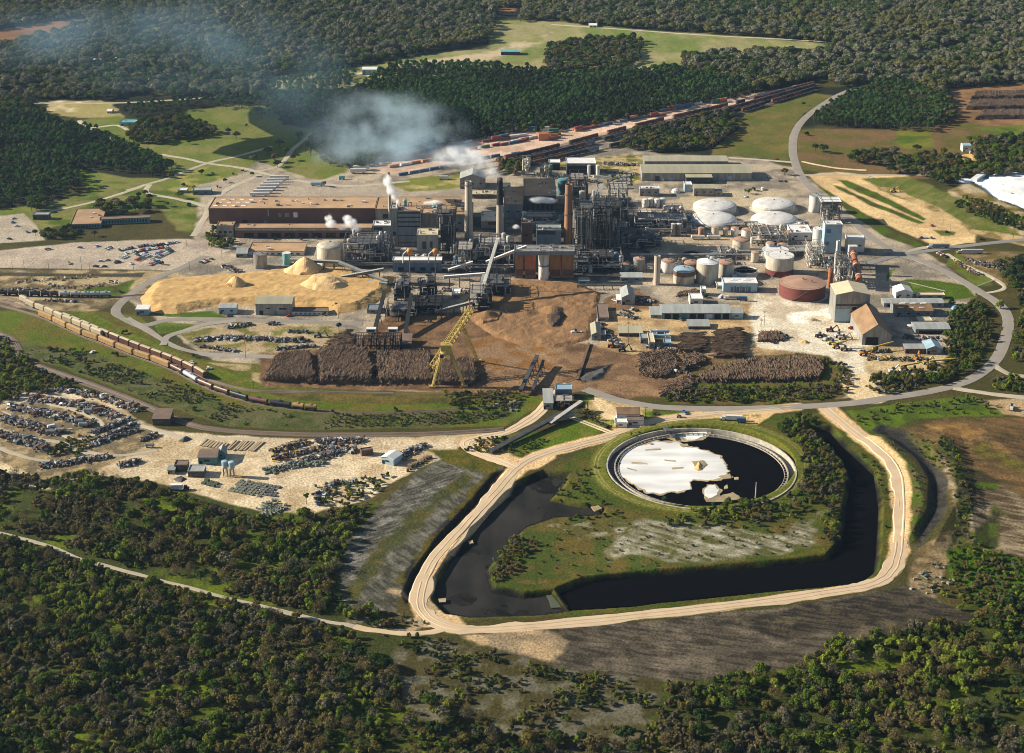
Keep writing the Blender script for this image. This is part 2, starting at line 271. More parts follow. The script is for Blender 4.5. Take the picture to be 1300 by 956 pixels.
# (outline, colour, patch colour, patch size m, how much patch 0-1, edge softness, streak: (direction deg, period m, strength))
Z = [
 ([(-100,585),(60,605),(200,618),(400,655),(480,640),(430,760),(560,815),(1000,850),(1300,740),(1420,745),(1420,1040),(-100,1040)], (0.075,0.085,0.03), (0.15,0.18,0.035), 24, .42, 8, None),
 ([(-400,-400),(1700,-400),(1700,215),(1040,160),(900,200),(640,180),(330,215),(120,290),(-400,330)], FOR, OL, 60, .4, 12, None),
 ([(470,84),(545,68),(620,62),(625,26),(700,26),(850,40),(970,48),(1066,57),(1045,67),(960,68),(880,74),(868,88),(800,90),(740,94),(640,88),(560,100),(440,112),(340,114),(345,98),(430,88)], (0.34,0.31,0.19), (0.20,0.23,0.09), 45, .5, 4, (8,30,.25)),
 ([(430,96),(520,80),(620,66),(700,40),(690,52),(640,72),(560,92),(440,108)], (0.50,0.43,0.32), (0.26,0.26,0.12), 35, .5, 6, None),
 ([(-60,46),(0,38),(60,28),(104,23),(114,31),(60,46),(0,58),(-60,66)],(0.26,0.16,0.10), (0.20,0.13,0.08), 60, .5, 3, (20,15,.2)),
 ([(630,-30),(668,-30),(655,16),(634,16)], (0.26,0.17,0.11), (0.2,0.14,0.09), 40, .4, 4, None),
 ([(108,84),(150,76),(152,90),(130,95),(112,90)], LAWN, GR, 30, .4, 4, None), ([(172,36),(200,30),(205,45),(178,46)], LAWN, GR, 30, .4, 4, None),
 ([(40,128),(140,128),(160,150),(110,150),(60,146)], (0.34,0.30,0.16), PALE, 25, .4, 5, None),
 ([(100,152),(150,148),(215,158),(240,140),(290,134),(345,134),(360,158),(420,170),(460,205),(505,206),(510,216),(470,236),(420,240),(350,232),(300,250),(270,262),(200,262),(150,250),(60,290),(-20,292),(-60,270),(30,262),(110,246),(95,215),(170,226),(215,226),(205,200),(160,180)], LAWN, LAWN2, 40, .5, 4, None),
 ([(215,222),(262,212),(300,230),(250,250),(205,245)], (0.32,0.29,0.13), LAWN, 18, .5, 8, None),
 ([(140,232),(190,234),(262,258),(262,300),(225,292),(200,262),(60,290),(0,290)], LAWN2, GR, 22, .5, 6, None),
 ([(1000,170),(1010,163),(1120,164),(1210,150),(1300,150),(1360,180),(1360,222),(1290,222),(1230,222),(1150,228),(1060,222),(1015,215)], (0.20,0.145,0.085), (0.15,0.14,0.05), 30, .5, 5, None),
 ([(900,205),(905,190),(935,165),(930,148),(1030,118),(1060,122),(1020,145),(1003,170),(1006,206),(960,200)], (0.19,0.165,0.07), (0.13,0.14,0.045), 35, .5, 3, (15,25,.2)),
 ([(1205,112),(1360,102),(1360,165),(1250,160),(1215,150),(1200,130)], (0.30,0.20,0.12), (0.22,0.15,0.09), 20, .5, 5, None),
 ([(1240,162),(1300,158),(1300,178),(1262,172)], LAWN, GR, 20, .4, 4, None),
 ([(1140,165),(1180,164),(1185,185),(1150,190),(1135,180)], (0.20,0.20,0.06), GR, 20, .4, 5, None),
 ([(1195,250),(1225,232),(1300,270),(1400,320),(1400,350),(1300,300),(1240,298)], (0.47,0.40,0.29), DRY, 18, .45, 6, None),
 # industrial ground
 ([(255,245),(330,205),(400,230),(430,222),(500,192),(560,183),(650,168),(720,165),(800,150),(900,132),(1030,105),(1036,113),(960,131),(860,152),(830,195),(960,200),(1010,214),(1035,232),(1080,262),(1130,295),(1200,335),(1240,370),(1218,440),(1140,500),(1060,507),(1090,480),(1050,452),(940,440),(850,445),(780,500),(650,490),(600,500),(330,490),(240,440),(190,400),(150,372),(200,350),(245,310)], (0.43, 0.375, 0.30), (0.25, 0.225, 0.19), 20, .5, 4, None),
 ([(250,236),(330,214),(356,224),(470,232),(600,226),(620,214),(640,216),(650,250),(450,252),(268,250)], (0.40,0.35,0.29), (0.33,0.29,0.24), 30, .5, 3, None),
 ([(440,214),(500,192),(560,183),(650,168),(720,163),(800,150),(900,130),(1030,105),(1034,110),(900,140),(780,166),(700,186),(640,198),(560,214),(500,222)], (0.62,0.49,0.40), (0.48,0.38,0.30), 25, .5, 3, None),
 ([(490,232),(560,222),(600,214),(590,238),(520,244)], (0.20,0.21,0.07), (0.42,0.35,0.22), 20, .4, 4, None),
 ([(690,205),(800,196),(818,200),(812,232),(770,236),(760,214),(690,216)], (0.46,0.38,0.24), GR2, 10, .55, 4, None),
 ([(800,285),(960,290),(1020,300),(1000,312),(960,326),(780,326),(770,308)], (0.46, 0.39, 0.30), (0.33, 0.29, 0.23), 20, .5, 3, None),
 ([(480,280),(800,250),(830,330),(770,360),(480,345),(430,335),(440,300)], (0.11, 0.105, 0.10), (0.22, 0.20, 0.17), 12, .5, 8, None),
 ([(862,250),(900,246),(960,240),(1000,246),(1010,262),(860,262)], (0.46,0.40,0.30), (0.34,0.30,0.23), 20, .4, 3, None),
 # employee car parks
 ([(-60,322),(0,318),(90,308),(228,303),(262,305),(300,298),(305,312),(262,330),(221,343),(0,340),(-60,342)], (0.47,0.41,0.34), (0.39,0.34,0.29), 25, .5, 2, None),
 ([(-40,278),(30,271),(40,280),(58,305),(0,309),(-40,314)], (0.45,0.40,0.33), (0.38,0.34,0.28), 25, .5, 2, None),
 ([(-60,342),(220,344),(240,352),(180,372),(120,396),(60,394),(-60,384)], (0.42,0.35,0.24), (0.17,0.14,0.09), 14, .5, 4, None),
 ([(95,368),(150,362),(170,355),(160,372),(150,378),(130,380)], GR, OL, 12, .4, 3, None),
 ([(-60,345),(110,348),(185,346),(180,352),(-60,350)], (0.12,0.11,0.09), OL, 10, .5, 2, None),
 # rail verges
 ([(-60,392),(60,396),(130,396),(180,402),(215,440),(260,458),(330,462),(332,490),(500,500),(650,498),(700,506),(640,541),(400,546),(290,541),(200,513),(120,482),(50,457),(0,425),(-60,410)], (0.125,0.155,0.033), (0.17,0.15,0.055), 16, .5, 3, (20,12,.2)),
 ([(180,398),(270,395),(292,404),(215,402)], GR, LAWN, 10, .4, 2, None), ([(196,414),(205,409),(250,412),(220,422),(200,424)], GR, LAWN, 10, .4, 2, None),
 ([(0,430),(60,440),(120,450),(200,480),(300,515),(400,525),(640,522),(660,528),(560,542),(400,545),(290,540),(200,512),(120,480),(50,457),(0,446)], (0.10,0.115,0.045), (0.15,0.145,0.08), 9, .5, 4, None),
 ([(330,497),(640,498),(640,512),(500,514),(380,508)], (0.17,0.14,0.06), (0.10,0.10,0.04), 14, .5, 3, None),
 ([(226,425),(300,408),(400,410),(450,420),(440,445),(350,450),(260,445)], (0.42,0.35,0.25), (0.20,0.19,0.08), 10, .5, 3, None),
 ([(265,462),(300,462),(345,462),(335,490),(320,485),(318,470),(300,472)], (0.40,0.33,0.22), GR2, 9, .4, 3, None),
 # wood yard, bark yard
 ([(330,448),(450,440),(490,400),(600,395),(640,420),(760,440),(770,380),(800,365),(900,415),(960,420),(980,450),(880,470),(850,505),(790,505),(740,495),(700,505),(640,500),(560,497),(330,492)], (0.26, 0.18, 0.115), (0.15, 0.105, 0.07), 12, .5, 5, (3,9,.25)),
 ([(640,440),(780,450),(880,455),(860,480),(840,505),(780,500),(700,490),(620,490)], (0.31, 0.22, 0.145), (0.20, 0.14, 0.095), 13, .5, 8, (80,12,.25)),
 ([(600,430),(640,425),(720,440),(700,470),(600,470)], (0.30,0.22,0.15), SOIL, 12, .5, 6, None),
 ([(732,470),(780,462),(768,480),(740,486)], DK2, SOIL2, 8, .4, 5, None),
 ([(765,395),(960,385),(1000,400),(1010,450),(900,455),(800,450),(760,440)], (0.48,0.38,0.25), (0.33,0.25,0.16), 14, .5, 5, None),
 ([(960,372),(1060,390),(1100,410),(1110,450),(1130,470),(1100,500),(1060,505),(1080,480),(1050,450),(960,440),(950,400)], (0.65, 0.60, 0.50), (0.50, 0.44, 0.35), 18, .5, 5, None),
 ([(1000,398),(1050,392),(1062,404),(1030,412),(1000,408)], (0.80,0.77,0.70), (0.60,0.54,0.42), 12, .5, 6, None),
 ([(1095,440),(1195,436),(1200,465),(1130,480),(1100,475)], (0.52,0.43,0.29), (0.32,0.27,0.18), 10, .5, 4, None),
 ([(840,505),(850,488),(900,462),(960,452),(1040,452),(1080,470),(1086,496),(1070,506),(990,514),(850,512)], (0.11,0.13,0.035), (0.17,0.13,0.07), 10, .5, 4, None),
 ([(1138,362),(1150,354),(1200,358),(1225,362),(1240,378),(1200,382),(1145,372)], GR, LAWN, 14, .4, 3, None),
 ([(1200,335),(1215,320),(1262,356),(1258,362),(1240,364)], GR2, LAWN, 10, .5, 3, None), ([(1125,348),(1138,338),(1130,352),(1126,356)], LAWN, GR, 10, .4, 3, None),
 ([(1215,318),(1300,320),(1300,360),(1270,362),(1240,345)], (0.17,0.14,0.07), (0.28,0.22,0.14), 8, .5, 4, None),
 # east gravel lot
 ([(1026,222),(1060,218),(1100,222),(1150,222),(1240,296),(1238,308),(1192,313),(1140,292),(1080,262),(1040,236)], (0.64,0.51,0.33), (0.54,0.42,0.27), 18, .5, 3, None),
 ([(1052,233),(1066,237),(1120,261),(1174,283),(1166,284),(1105,261)], GR, OL, 10, .5, 2, None),
 ([(1062,228),(1076,229),(1122,249),(1176,278),(1172,280),(1115,255),(1078,239)], GR, OL, 10, .5, 2, None),
 ([(1185,292),(1215,294),(1212,299),(1195,299)], GR2, LAWN, 8, .4, 2, None),
 ([(1030,229),(1042,237),(1130,292),(1172,311),(1164,314),(1125,302),(1080,272)], GR, OL, 10, .5, 2, None),
 ([(1096,227),(1150,224),(1180,235),(1240,262),(1300,300),(1240,298),(1222,288),(1190,264),(1130,248)], (0.15, 0.17, 0.05), (0.30, 0.26, 0.16), 14, .3, 4, (-38,14,.3)),
 ([(1110,236),(1135,238),(1150,246),(1190,262),(1240,292),(1300,300),(1300,312),(1242,298),(1200,276),(1150,254)], (0.52,0.41,0.26), (0.24,0.2,0.1), 12, .5, 4, None),
 # scrap yard
 ([(-60,520),(0,512),(45,496),(115,496),(160,522),(200,545),(290,553),(400,557),(540,554),(640,546),(580,568),(575,580),(520,600),(470,632),(400,652),(340,650),(290,640),(200,612),(120,604),(60,622),(-60,600)], (0.58, 0.50, 0.38), (0.45, 0.37, 0.26), 16, .5, 5, None),
 ([(0,520),(50,505),(120,508),(190,540),(200,560),(120,600),(60,612),(0,585)], (0.20,0.17,0.12), (0.36,0.29,0.19), 7, .5, 5, None),
 # sediment drying field with pale streaks
 ([(430,745),(440,690),(490,635),(545,590),(580,574),(640,592),(632,606),(590,650),(540,705),(505,758),(500,778),(440,776)], (0.085, 0.082, 0.06), (0.24, 0.23, 0.20), 11, .45, 4, (38,4,.5)),
 ([(430,745),(442,690),(500,634),(560,596),(590,600),(545,640),(490,700),(470,740)], (0.30, 0.285, 0.255), (0.10, 0.095, 0.075), 7, .6, 9, (-52,3.5,.45)),
 ([(470,700),(530,645),(590,600),(600,606),(545,655),(490,710),(450,760),(440,750)], (0.125, 0.115, 0.05), (0.085, 0.09, 0.045), 7, .55, 9, None),
 ([(500,740),(540,690),(600,620),(630,594),(642,600),(600,650),(550,705),(520,750)], (0.13,0.11,0.035), DK2, 9, .4, 5, None),
 ([(540,570),(600,572),(642,592),(620,600),(570,592)], (0.15,0.13,0.04), (0.09,0.10,0.03), 9, .4, 5, None),
 # island inside the loop road
 ([(700,596),(760,562),(830,545),(960,530),(1050,524),(1085,552),(1128,596),(1138,640),(1136,700),(1110,735),(1060,745),(800,778),(560,790),(545,770),(545,735),(600,670),(660,606)], (0.13,0.12,0.04), (0.09,0.11,0.03), 13, .5, 5, None),
 ([(612,722),(640,690),(690,650),(760,640),(800,650),(870,665),(1000,660),(1065,690),(1000,706),(760,735),(660,745)], (0.15, 0.125, 0.05), (0.09, 0.11, 0.035), 11, .5, 6, None),
 ([(790,668),(830,660),(900,664),(960,680),(1000,676),(1040,650),(1030,690),(990,704),(900,714),(850,712),(800,700),(770,715)], (0.38, 0.355, 0.30), (0.12, 0.12, 0.055), 6, .62, 14, (60,6,.5)),
 ([(700,668),(745,662),(800,664),(800,676),(740,684)], (0.34,0.31,0.25), (0.13,0.12,0.05), 7, .6, 8, None),
 ([(660,562),(740,530),(768,540),(760,552),(700,568),(650,580)], (0.12,0.16,0.03), (0.18,0.18,0.06), 11, .5, 3, None),
 ([(585,575),(640,548),(700,548),(690,570),(640,578)], (0.10,0.14,0.03), (0.15,0.14,0.05), 9, .5, 4, None),
 ([(742,500),(800,512),(830,520),(820,545),(790,552),(740,520)], (0.13,0.17,0.03), (0.45,0.36,0.23), 12, .5, 3, None),
 ([(745,505),(760,505),(790,520),(800,535),(770,532)], (0.60,0.49,0.34), SAND2, 12, .4, 5, None),
 ([(835,522),(910,522),(1000,520),(960,530),(860,535)], (0.15,0.20,0.035), GR, 12, .4, 3, None),
 ([(925,534),(975,520),(985,524),(958,540),(945,540)], SAND, GR2, 8, .4, 3, None),
 # green and dark bands between the banks on the right are painted after the fields
 # right-hand fields and banks
 ([(1075,522),(1140,512),(1230,502),(1270,512),(1275,528),(1210,530),(1160,532),(1130,548),(1100,550)], (0.13,0.17,0.035), (0.09,0.12,0.03), 12, .5, 4, None),
 ([(1240,508),(1310,505),(1310,530),(1275,526)], (0.40,0.32,0.22), (0.3,0.24,0.16), 12, .5, 3, None),
 ([(1150,545),(1200,530),(1320,530),(1320,640),(1230,600),(1190,570)], (0.20, 0.14, 0.08), (0.10, 0.08, 0.045), 12, .5, 6, (66,5,.5)),
 ([(1175,540),(1230,536),(1250,548),(1210,560)], (0.29, 0.20, 0.10), (0.19, 0.13, 0.07), 12, .5, 10, None),
 ([(1190,575),(1235,600),(1320,640),(1320,720),(1260,710),(1240,690),(1215,650),(1200,620)], (0.11, 0.085, 0.055), (0.34, 0.29, 0.21), 10, .5, 8, (62,5,.55)),
 ([(1205,600),(1240,595),(1268,612),(1262,625),(1225,620)], (0.07,0.06,0.04), GR, 9, .5, 6, None),
 ([(1120,536),(1150,545),(1190,578),(1204,615),(1200,655),(1172,692),(1160,700),(1178,655),(1182,615),(1165,585),(1120,556),(1105,545)], (0.085, 0.08, 0.07), DK2, 9, .5, 4, (70,5,.4)),
 ([(1108,548),(1140,570),(1175,610),(1176,650),(1160,700),(1150,690),(1152,630),(1145,595)], (0.13,0.12,0.06), (0.10,0.13,0.03), 9, .5, 5, None),
 ([(1155,720),(1165,700),(1200,680),(1225,670),(1240,690),(1200,720),(1190,760),(1240,785),(1180,775),(1150,745)], (0.30,0.24,0.16), (0.15,0.12,0.07), 8, .5, 6, None),
 ([(1200,700),(1225,690),(1260,700),(1320,715),(1320,775),(1240,770),(1205,740)], (0.09,0.15,0.02), (0.06,0.08,0.02), 9, .5, 5, None),
 ([(585,806),(700,797),(850,786),(1000,770),(1105,752),(1150,742),(1245,786),(1150,800),(1060,815),(1000,850),(850,866),(700,850),(620,825)], (0.19, 0.165, 0.13), (0.07, 0.062, 0.048), 12, .6, 5, (75,3.5,.5)),
 ([(585,806),(690,800),(720,815),(700,840),(620,824)], (0.44,0.35,0.24), (0.30,0.25,0.18), 10, .5, 9, None),
 ([(900,790),(1100,756),(1150,744),(1250,788),(1150,800),(1060,800),(1000,812)], (0.050, 0.045, 0.038), (0.17, 0.145, 0.10), 12, .35, 10, (75,3.5,.4)),
 ([(560,812),(640,825),(720,850),(840,862),(820,960),(560,960),(500,870),(500,820)], (0.095,0.085,0.04), (0.18,0.17,0.13), 8, .5, 8, None),
 ([(440,770),(500,778),(545,795),(520,805),(440,790)], (0.11,0.10,0.05), (0.3,0.27,0.22), 6, .4, 5, None),
 ([(1190,552),(1212,570),(1228,600),(1236,640),(1226,690),(1208,692),(1216,645),(1208,605),(1192,578)], (0.085, 0.095, 0.035), (0.05, 0.045, 0.03), 7, .5, 7, None),
 ([(1150,548),(1180,560),(1200,590),(1196,600),(1172,575)], (0.10, 0.12, 0.035), (0.16, 0.13, 0.08), 7, .5, 6, None),
 ([(1236,560),(1320,600),(1320,612),(1240,580)], (0.09, 0.07, 0.04), (0.13, 0.12, 0.04), 7, .5, 6, None),
 ([(1232,690),(1262,640),(1275,650),(1262,700)], (0.10, 0.12, 0.035), (0.07, 0.06, 0.04), 7, .5, 7, None),
 ([(W1[i]) for i in range(len(W1))], DK, (0.03,0.026,0.02), 8, .4, 7, None),
 (W2, (0.020,0.019,0.018), (0.062,0.058,0.052), 12, .3, 7, (50,7,.35)),
 ([(509,756),(523,725),(556,680),(596,636),(628,600),(641,597),(612,640),(572,690),(535,735),(516,768)], DK, (0.05,0.045,0.035), 8, .3, 5, None),
]
def shoulder_lines(): return [
 (MAINR, 13, (0.60,0.46,0.30), 4), ([(540,790),(560,780),(580,798)], 16, (0.58,0.45,0.30), 5), ([(600,560),(660,590),(690,580)], 16, (0.58,0.45,0.30), 5),
 ([(500,750),(550,770),(520,800)], 8, (0.42,0.34,0.24), 8), ([(1085,480),(1095,500),(1110,505)], 20, (0.60,0.5,0.36), 5)]
def ground_color(X, Y):
    gx, gy = G(X, Y)
    n1 = fbm(gx, gy, 26, 3, 4)[:, None]
    C = np.array(OL2) * (1 - n1) * 1.2 + np.array((0.13, 0.105, 0.05)) * n1
    wob = (fbm(gx, gy, 14, 91, 3) - 0.5)
    nn = {}
    for i, (poly, a, b, sc, amt, soft, st) in enumerate(Z):
        k = near(X, Y, poly, soft + 6)
        if not k.any(): continue
        x, y = X[k], Y[k]
        s = sdf(x, y, poly) + wob[k] * soft * 2.2
        m = np.clip(0.5 + s / soft, 0, 1)
        n = fbm(gx[k], gy[k], sc, 5 + i, 5)
        t = np.clip((n - (1 - amt) + 0.08) / 0.22, 0, 1)
        if st:
            ang = math.radians(st[0]); q = gx[k] * math.cos(ang) + gy[k] * math.sin(ang); q2 = -gx[k] * math.sin(ang) + gy[k] * math.cos(ang)
            sn = fbm(q * 1.0, q2 / 6.0, st[1] * .5, 40 + i, 4); t = np.clip(t * (1 - st[2]) + st[2] * np.clip((sn - .44) / .14, 0, 1) , 0, 1)
        col = np.array(a) * (1 - t[:, None]) + np.array(b) * t[:, None]
        C[k] = C[k] * (1 - m[:, None]) + col * m[:, None]
    for line, wd, c, soft in shoulder_lines():
        k = near(X, Y, line, wd + 8)
        m = np.clip(0.5 + (wd - ldist(X[k], Y[k], smooth(line, 3)) + wob[k] * 8) / soft, 0, 1)[:, None]
        C[k] = C[k] * (1 - m) + np.array(c) * m
    # clarifier surroundings
    e = ell(X, Y)
    k = (e > 1.08) & (e < 1.32)
    m = np.clip((1.30 - e[k]) / 0.05, 0, 1)[:, None] * np.clip((e[k] - 1.08) / .02, 0, 1)[:, None]
    C[k] = C[k] * (1 - m) + np.array((0.16, 0.17, 0.05)) * m
    for r, c in ((1.195, (0.36, 0.30, 0.18)), (1.235, (0.36, 0.30, 0.18))):
        m = (np.clip(1 - np.abs(e - r) / 0.012, 0, 1) * .8)[:, None]; C = C * (1 - m) + np.array(c) * m
    lum = C.mean(1, keepdims=True); C = np.maximum(lum + (C - lum) * 1.22, .004); C = C ** 1.3 * 1.22
    C *= (0.62 + 0.42 * fbm(gx, gy, 5.0, 77, 3) + 0.34 * fbm(gx, gy / 2.2, 26.0, 78, 4))[:, None]
    return C
def build_ground():
    nx = 1250
    xs = np.concatenate([np.linspace(-900, -160, 40)[:-1], np.linspace(-160, 1460, nx), np.linspace(1460, 2200, 40)[1:]])
    ys = np.concatenate([-478 + 2100 * np.tan(np.radians([-22.25, -22.1, -21.5, -20, -18, -16, -14.5])) + 956, np.linspace(-70, -10, 20)[:-1], np.linspace(-10, 880, 900), np.linspace(880, 1060, 110)[1:], np.linspace(1060, 2600, 40)[1:]])
    X, Y = np.meshgrid(xs, ys); shp = X.shape; X = X.ravel(); Y = Y.ravel()
    gx, gy = G(X, Y)
    core = (X > -165) & (X < 1465) & (Y > -75) & (Y < 1065)
    H = np.zeros(X.shape); C = np.zeros((X.size, 3)) + np.array((0.055, 0.055, 0.028))
    H[core] = hfun(X[core], Y[core]) + (fbm(gx[core], gy[core], 30, 9, 4) - .5) * .5
    C[core] = ground_color(X[core], Y[core])
    V = np.stack([gx, gy, H], 1).astype(np.float32)
    R, Cn = shp; idx = np.arange(R * Cn).reshape(R, Cn)
    F = np.stack([idx[1:, :-1], idx[1:, 1:], idx[:-1, 1:], idx[:-1, :-1]], -1).reshape(-1, 4).astype(np.int32)
    me = bpy.data.meshes.new('ground'); me.vertices.add(len(V)); me.vertices.foreach_set('co', V.ravel())
    me.loops.add(F.size); me.loops.foreach_set('vertex_index', F.ravel()); me.polygons.add(len(F))
    me.polygons.foreach_set('loop_start', np.arange(0, F.size, 4, dtype=np.int32))
    me.update(calc_edges=True)
    at = me.color_attributes.new('cover', 'FLOAT_COLOR', 'POINT')
    at.data.foreach_set('color', np.concatenate([C, np.ones((len(C), 1))], 1).astype(np.float32).ravel())
    m = bpy.data.materials.new('earth and grass'); m.use_nodes = True; N = m.node_tree.nodes; L = m.node_tree.links; b = N['Principled BSDF']
    b.inputs['Roughness'].default_value = 0.95; b.inputs['Specular IOR Level'].default_value = 0.1
    ca = N.new('ShaderNodeVertexColor'); ca.layer_name = 'cover'
    tc = N.new('ShaderNodeTexCoord'); no = N.new('ShaderNodeTexNoise'); no.inputs['Scale'].default_value = 0.55; no.inputs['Detail'].default_value = 5
    L.new(tc.outputs['Object'], no.inputs[0]); mr = N.new('ShaderNodeMapRange'); mr.inputs[1].default_value = .3; mr.inputs[2].default_value = .7; mr.inputs[3].default_value = 0.62; mr.inputs[4].default_value = 1.3
    L.new(no.outputs[0], mr.inputs[0]); vm = N.new('ShaderNodeVectorMath'); vm.operation = 'SCALE'; L.new(ca.outputs[0], vm.inputs[0]); L.new(mr.outputs[0], vm.inputs[3]); L.new(vm.outputs[0], b.inputs['Base Color'])
    bp = N.new('ShaderNodeBump'); bp.inputs['Strength'].default_value = 0.7; bp.inputs['Distance'].default_value = 0.8
    L.new(no.outputs[0], bp.inputs['Height']); L.new(bp.outputs[0], b.inputs['Normal'])
    me.materials.append(m); o = bpy.data.objects.new('ground', me); COL.objects.link(o); tag(o, kind='structure')
build_ground()
# ------------------------------------------------------------------ roads, tracks
def roadmat(name, a, b_):
    m = mat(name, a, 0.9, c2=b_, scale=0.08, detail=8, spec=0.15); return m
RM = dict(dirt=roadmat('pale dirt road', (0.66, 0.50, 0.32), (0.55, 0.41, 0.26)), asphalt=roadmat('worn asphalt', (0.33, 0.29, 0.24), (0.27, 0.24, 0.20)), grey=roadmat('grey asphalt', (0.25, 0.23, 0.21), (0.21, 0.20, 0.18)),
          pale=roadmat('sandy track', (0.50, 0.43, 0.32), (0.38, 0.33, 0.24)), ballast=roadmat('rail ballast', (0.19, 0.14, 0.10), (0.13, 0.10, 0.075)), wheel=roadmat('worn wheel track', (0.615, 0.465, 0.295), (0.50, 0.37, 0.23)),
          line=roadmat('road marking', (0.75, 0.72, 0.62), (0.6, 0.57, 0.5)), sleeper=roadmat('sleepers', (0.09, 0.065, 0.05), (0.06, 0.045, 0.04)))
def path3(line, k=5):
    P = [Vector((*G(x, y), 0)) for x, y in smooth(line, k)]; return P
def ribbon(name, line, wid, m, dz=0.12, rough=0.5, kind='structure', k=8, z=None, parent=None):
    px = smooth(line, k); P = [Vector(G(x, y)) for x, y in px]; H = hfun(np.array([p[0] for p in px]), np.array([p[1] for p in px]))
    if z is not None: H = H * 0 + z
    # resample
    Q = []; 
    for i in range(len(P) - 1):
        n = max(1, int((P[i + 1] - P[i]).length / 6))
        for j in range(n): Q.append((P[i].lerp(P[i + 1], j / n), H[i] * (1 - j / n) + H[i + 1] * j / n))
    Q.append((P[-1], H[-1])); v = []; f = []
    for i, (p, h) in enumerate(Q):
        d = (Q[min(i + 1, len(Q) - 1)][0] - Q[max(i - 1, 0)][0]); d = d.normalized() if d.length > 1e-6 else Vector((1, 0)); nrm = Vector((-d.y, d.x))
        qa = np.array([i * 6.0 + 5]); a = wid / 2 + (float(fbm(qa, qa * 0 + wid, 20, 3, 4)[0]) - .5) * 4 * rough; b = wid / 2 + (float(fbm(qa, qa * 0 + 90 + wid, 20, 8, 4)[0]) - .5) * 4 * rough; a = max(a, .1); b = max(b, .1)
        h = max(h, -0.2) if z is None else h
        v += [(*(p + nrm * (a + .8)), h - .5), (*(p + nrm * a), h + dz), (*(p), h + dz + .08), (*(p - nrm * b), h + dz), (*(p - nrm * (b + .8)), h - .5)]
        if i:
            for q in range(4): f.append(((i - 1) * 5 + q, (i - 1) * 5 + q + 1, i * 5 + q + 1, i * 5 + q))
    mb = MB(); mb.add(v, f); o = mb.build(name, m, parent)
    if parent is None: tag(o, kind=kind)
    return o
def offset_px(line, off):      # a line beside the given one, off metres to its left
    px = smooth(line, 6); P = [Vector(G(x, y)) for x, y in px]; out = []
    for i, p in enumerate(P):
        d = (P[min(i + 1, len(P) - 1)] - P[max(i - 1, 0)]).normalized(); q = p + Vector((-d.y, d.x)) * off; out.append(proj(q.x, q.y))
    return out
def dirt(line, w_, m='dirt', tracks=True, name='dirt_road', rough=.8):
    o = ribbon(name, line, w_, RM[m], rough=rough)
    if tracks:
        for off in (-1.9, 1.7): ribbon('wheel_track_path', offset_px(line, off), 0.8, RM['wheel'], dz=0.27, rough=.35, k=2)
dirt(MAINR, 10.0, rough=1.6)
dirt([(655,594),(630,584),(602,574),(592,563),(610,556),(645,548),(680,527),(704,502),(722,488)], 9.0)
dirt([(-60,662),(0,676),(60,692),(110,712),(200,735),(300,762),(400,786),(450,795)], 3.2, 'pale', False, 'grass_track_path')
dirt([(450,795),(500,803),(540,803),(572,797)], 5.0, 'dirt', False)
dirt([(0,512),(30,500),(60,496),(90,508),(150,530),(195,545),(240,556),(330,557)], 5.0, 'pale', False)
dirt([(3,522),(40,540),(80,552),(100,558),(125,548),(128,536),(100,522),(60,512)], 4.0, 'pale', False)
dirt([(0,545),(40,556),(80,562),(100,572),(150,578),(200,572)], 4.5, 'pale', False); dirt([(0,568),(40,582),(80,585),(110,576)], 4.0, 'pale', False)
# asphalt
ribbon('road', [(262,325),(228,341),(193,356),(162,377),(147,395),(160,408),(183,413),(216,406),(254,405),(292,406),(330,407),(460,411)], 8.5, RM['asphalt'], rough=.3)
ribbon('road', [(160,404),(185,418),(203,431),(228,444),(265,450),(350,453)], 8.0, RM['asphalt'], dz=.16, rough=.3)
ribbon('road', [(206,440),(212,428),(235,420),(262,412),(300,407)], 7.0, RM['asphalt'], dz=.20, rough=.3)
HW = [(1120,104),(1107,107),(1073,117),(1046,132),(1020,152),(1008,173),(1008,201),(1020,228),(1044,252),(1075,276),(1110,304),(1140,322),(1170,331),(1204,347),(1222,357),(1245,371),(1267,385),(1279,402),(1278,424),(1265,456),(1239,478),(1209,490),(1169,499),(1129,505),(1080,512),(999,517),(919,519),(840,517),(789,509),(763,501),(743,494)]
ribbon('road', HW, 9.5, RM['asphalt'], dz=.15, rough=.25)
ribbon('road', [(1100,335),(1140,324),(1175,319),(1220,313),(1300,304),(1380,296)], 8.0, RM['grey'], dz=.19, rough=.3)
dirt([(1262,462),(1280,474),(1310,478),(1380,482)], 6, 'pale', False); dirt([(1210,492),(1259,500),(1310,505),(1380,510)], 7, 'pale', False)
dirt([(1150,322),(1165,316),(1200,310)], 7, 'pale', False)
dirt([(1020,222),(1060,222),(1150,222),(1220,222)], 5, 'pale', False); dirt([(925,200),(970,203),(1006,206)], 6, 'pale', False); dirt([(1018,205),(1060,213),(1100,216)], 5, 'dirt', False)
dirt([(1203,322),(1230,338),(1260,352),(1275,366),(1242,374)], 4, 'pale', False)
for ln, w_ in (([(160,242),(190,233),(211,227),(261,208),(302,198),(345,186)], 6), ([(205,196),(240,202),(261,207),(305,213),(345,222),(396,232),(450,236),(520,230)], 6), ([(101,153),(114,162),(147,159),(162,165)], 6), ([(320,218),(353,211),(371,190),(386,178),(406,162)], 6), ([(63,268),(112,258),(162,243),(188,234),(188,245),(228,253),(264,262)], 6), ([(244,300),(262,272),(266,260),(290,240),(330,222)], 7), ([(114,162),(135,172),(150,182)], 5)):
    dirt(ln, w_, 'pale', False, 'driveway_path')
ribbon('road', [(20,131),(137,131),(220,127),(300,121)], 7, RM['pale'], rough=.3)
ribbon('road', [(1060,54),(1000,50),(900,45),(800,38),(700,31)], 6, RM['pale'], rough=.3); ribbon('road', [(1190,62),(1225,60)], 7, RM['pale'], rough=.3)
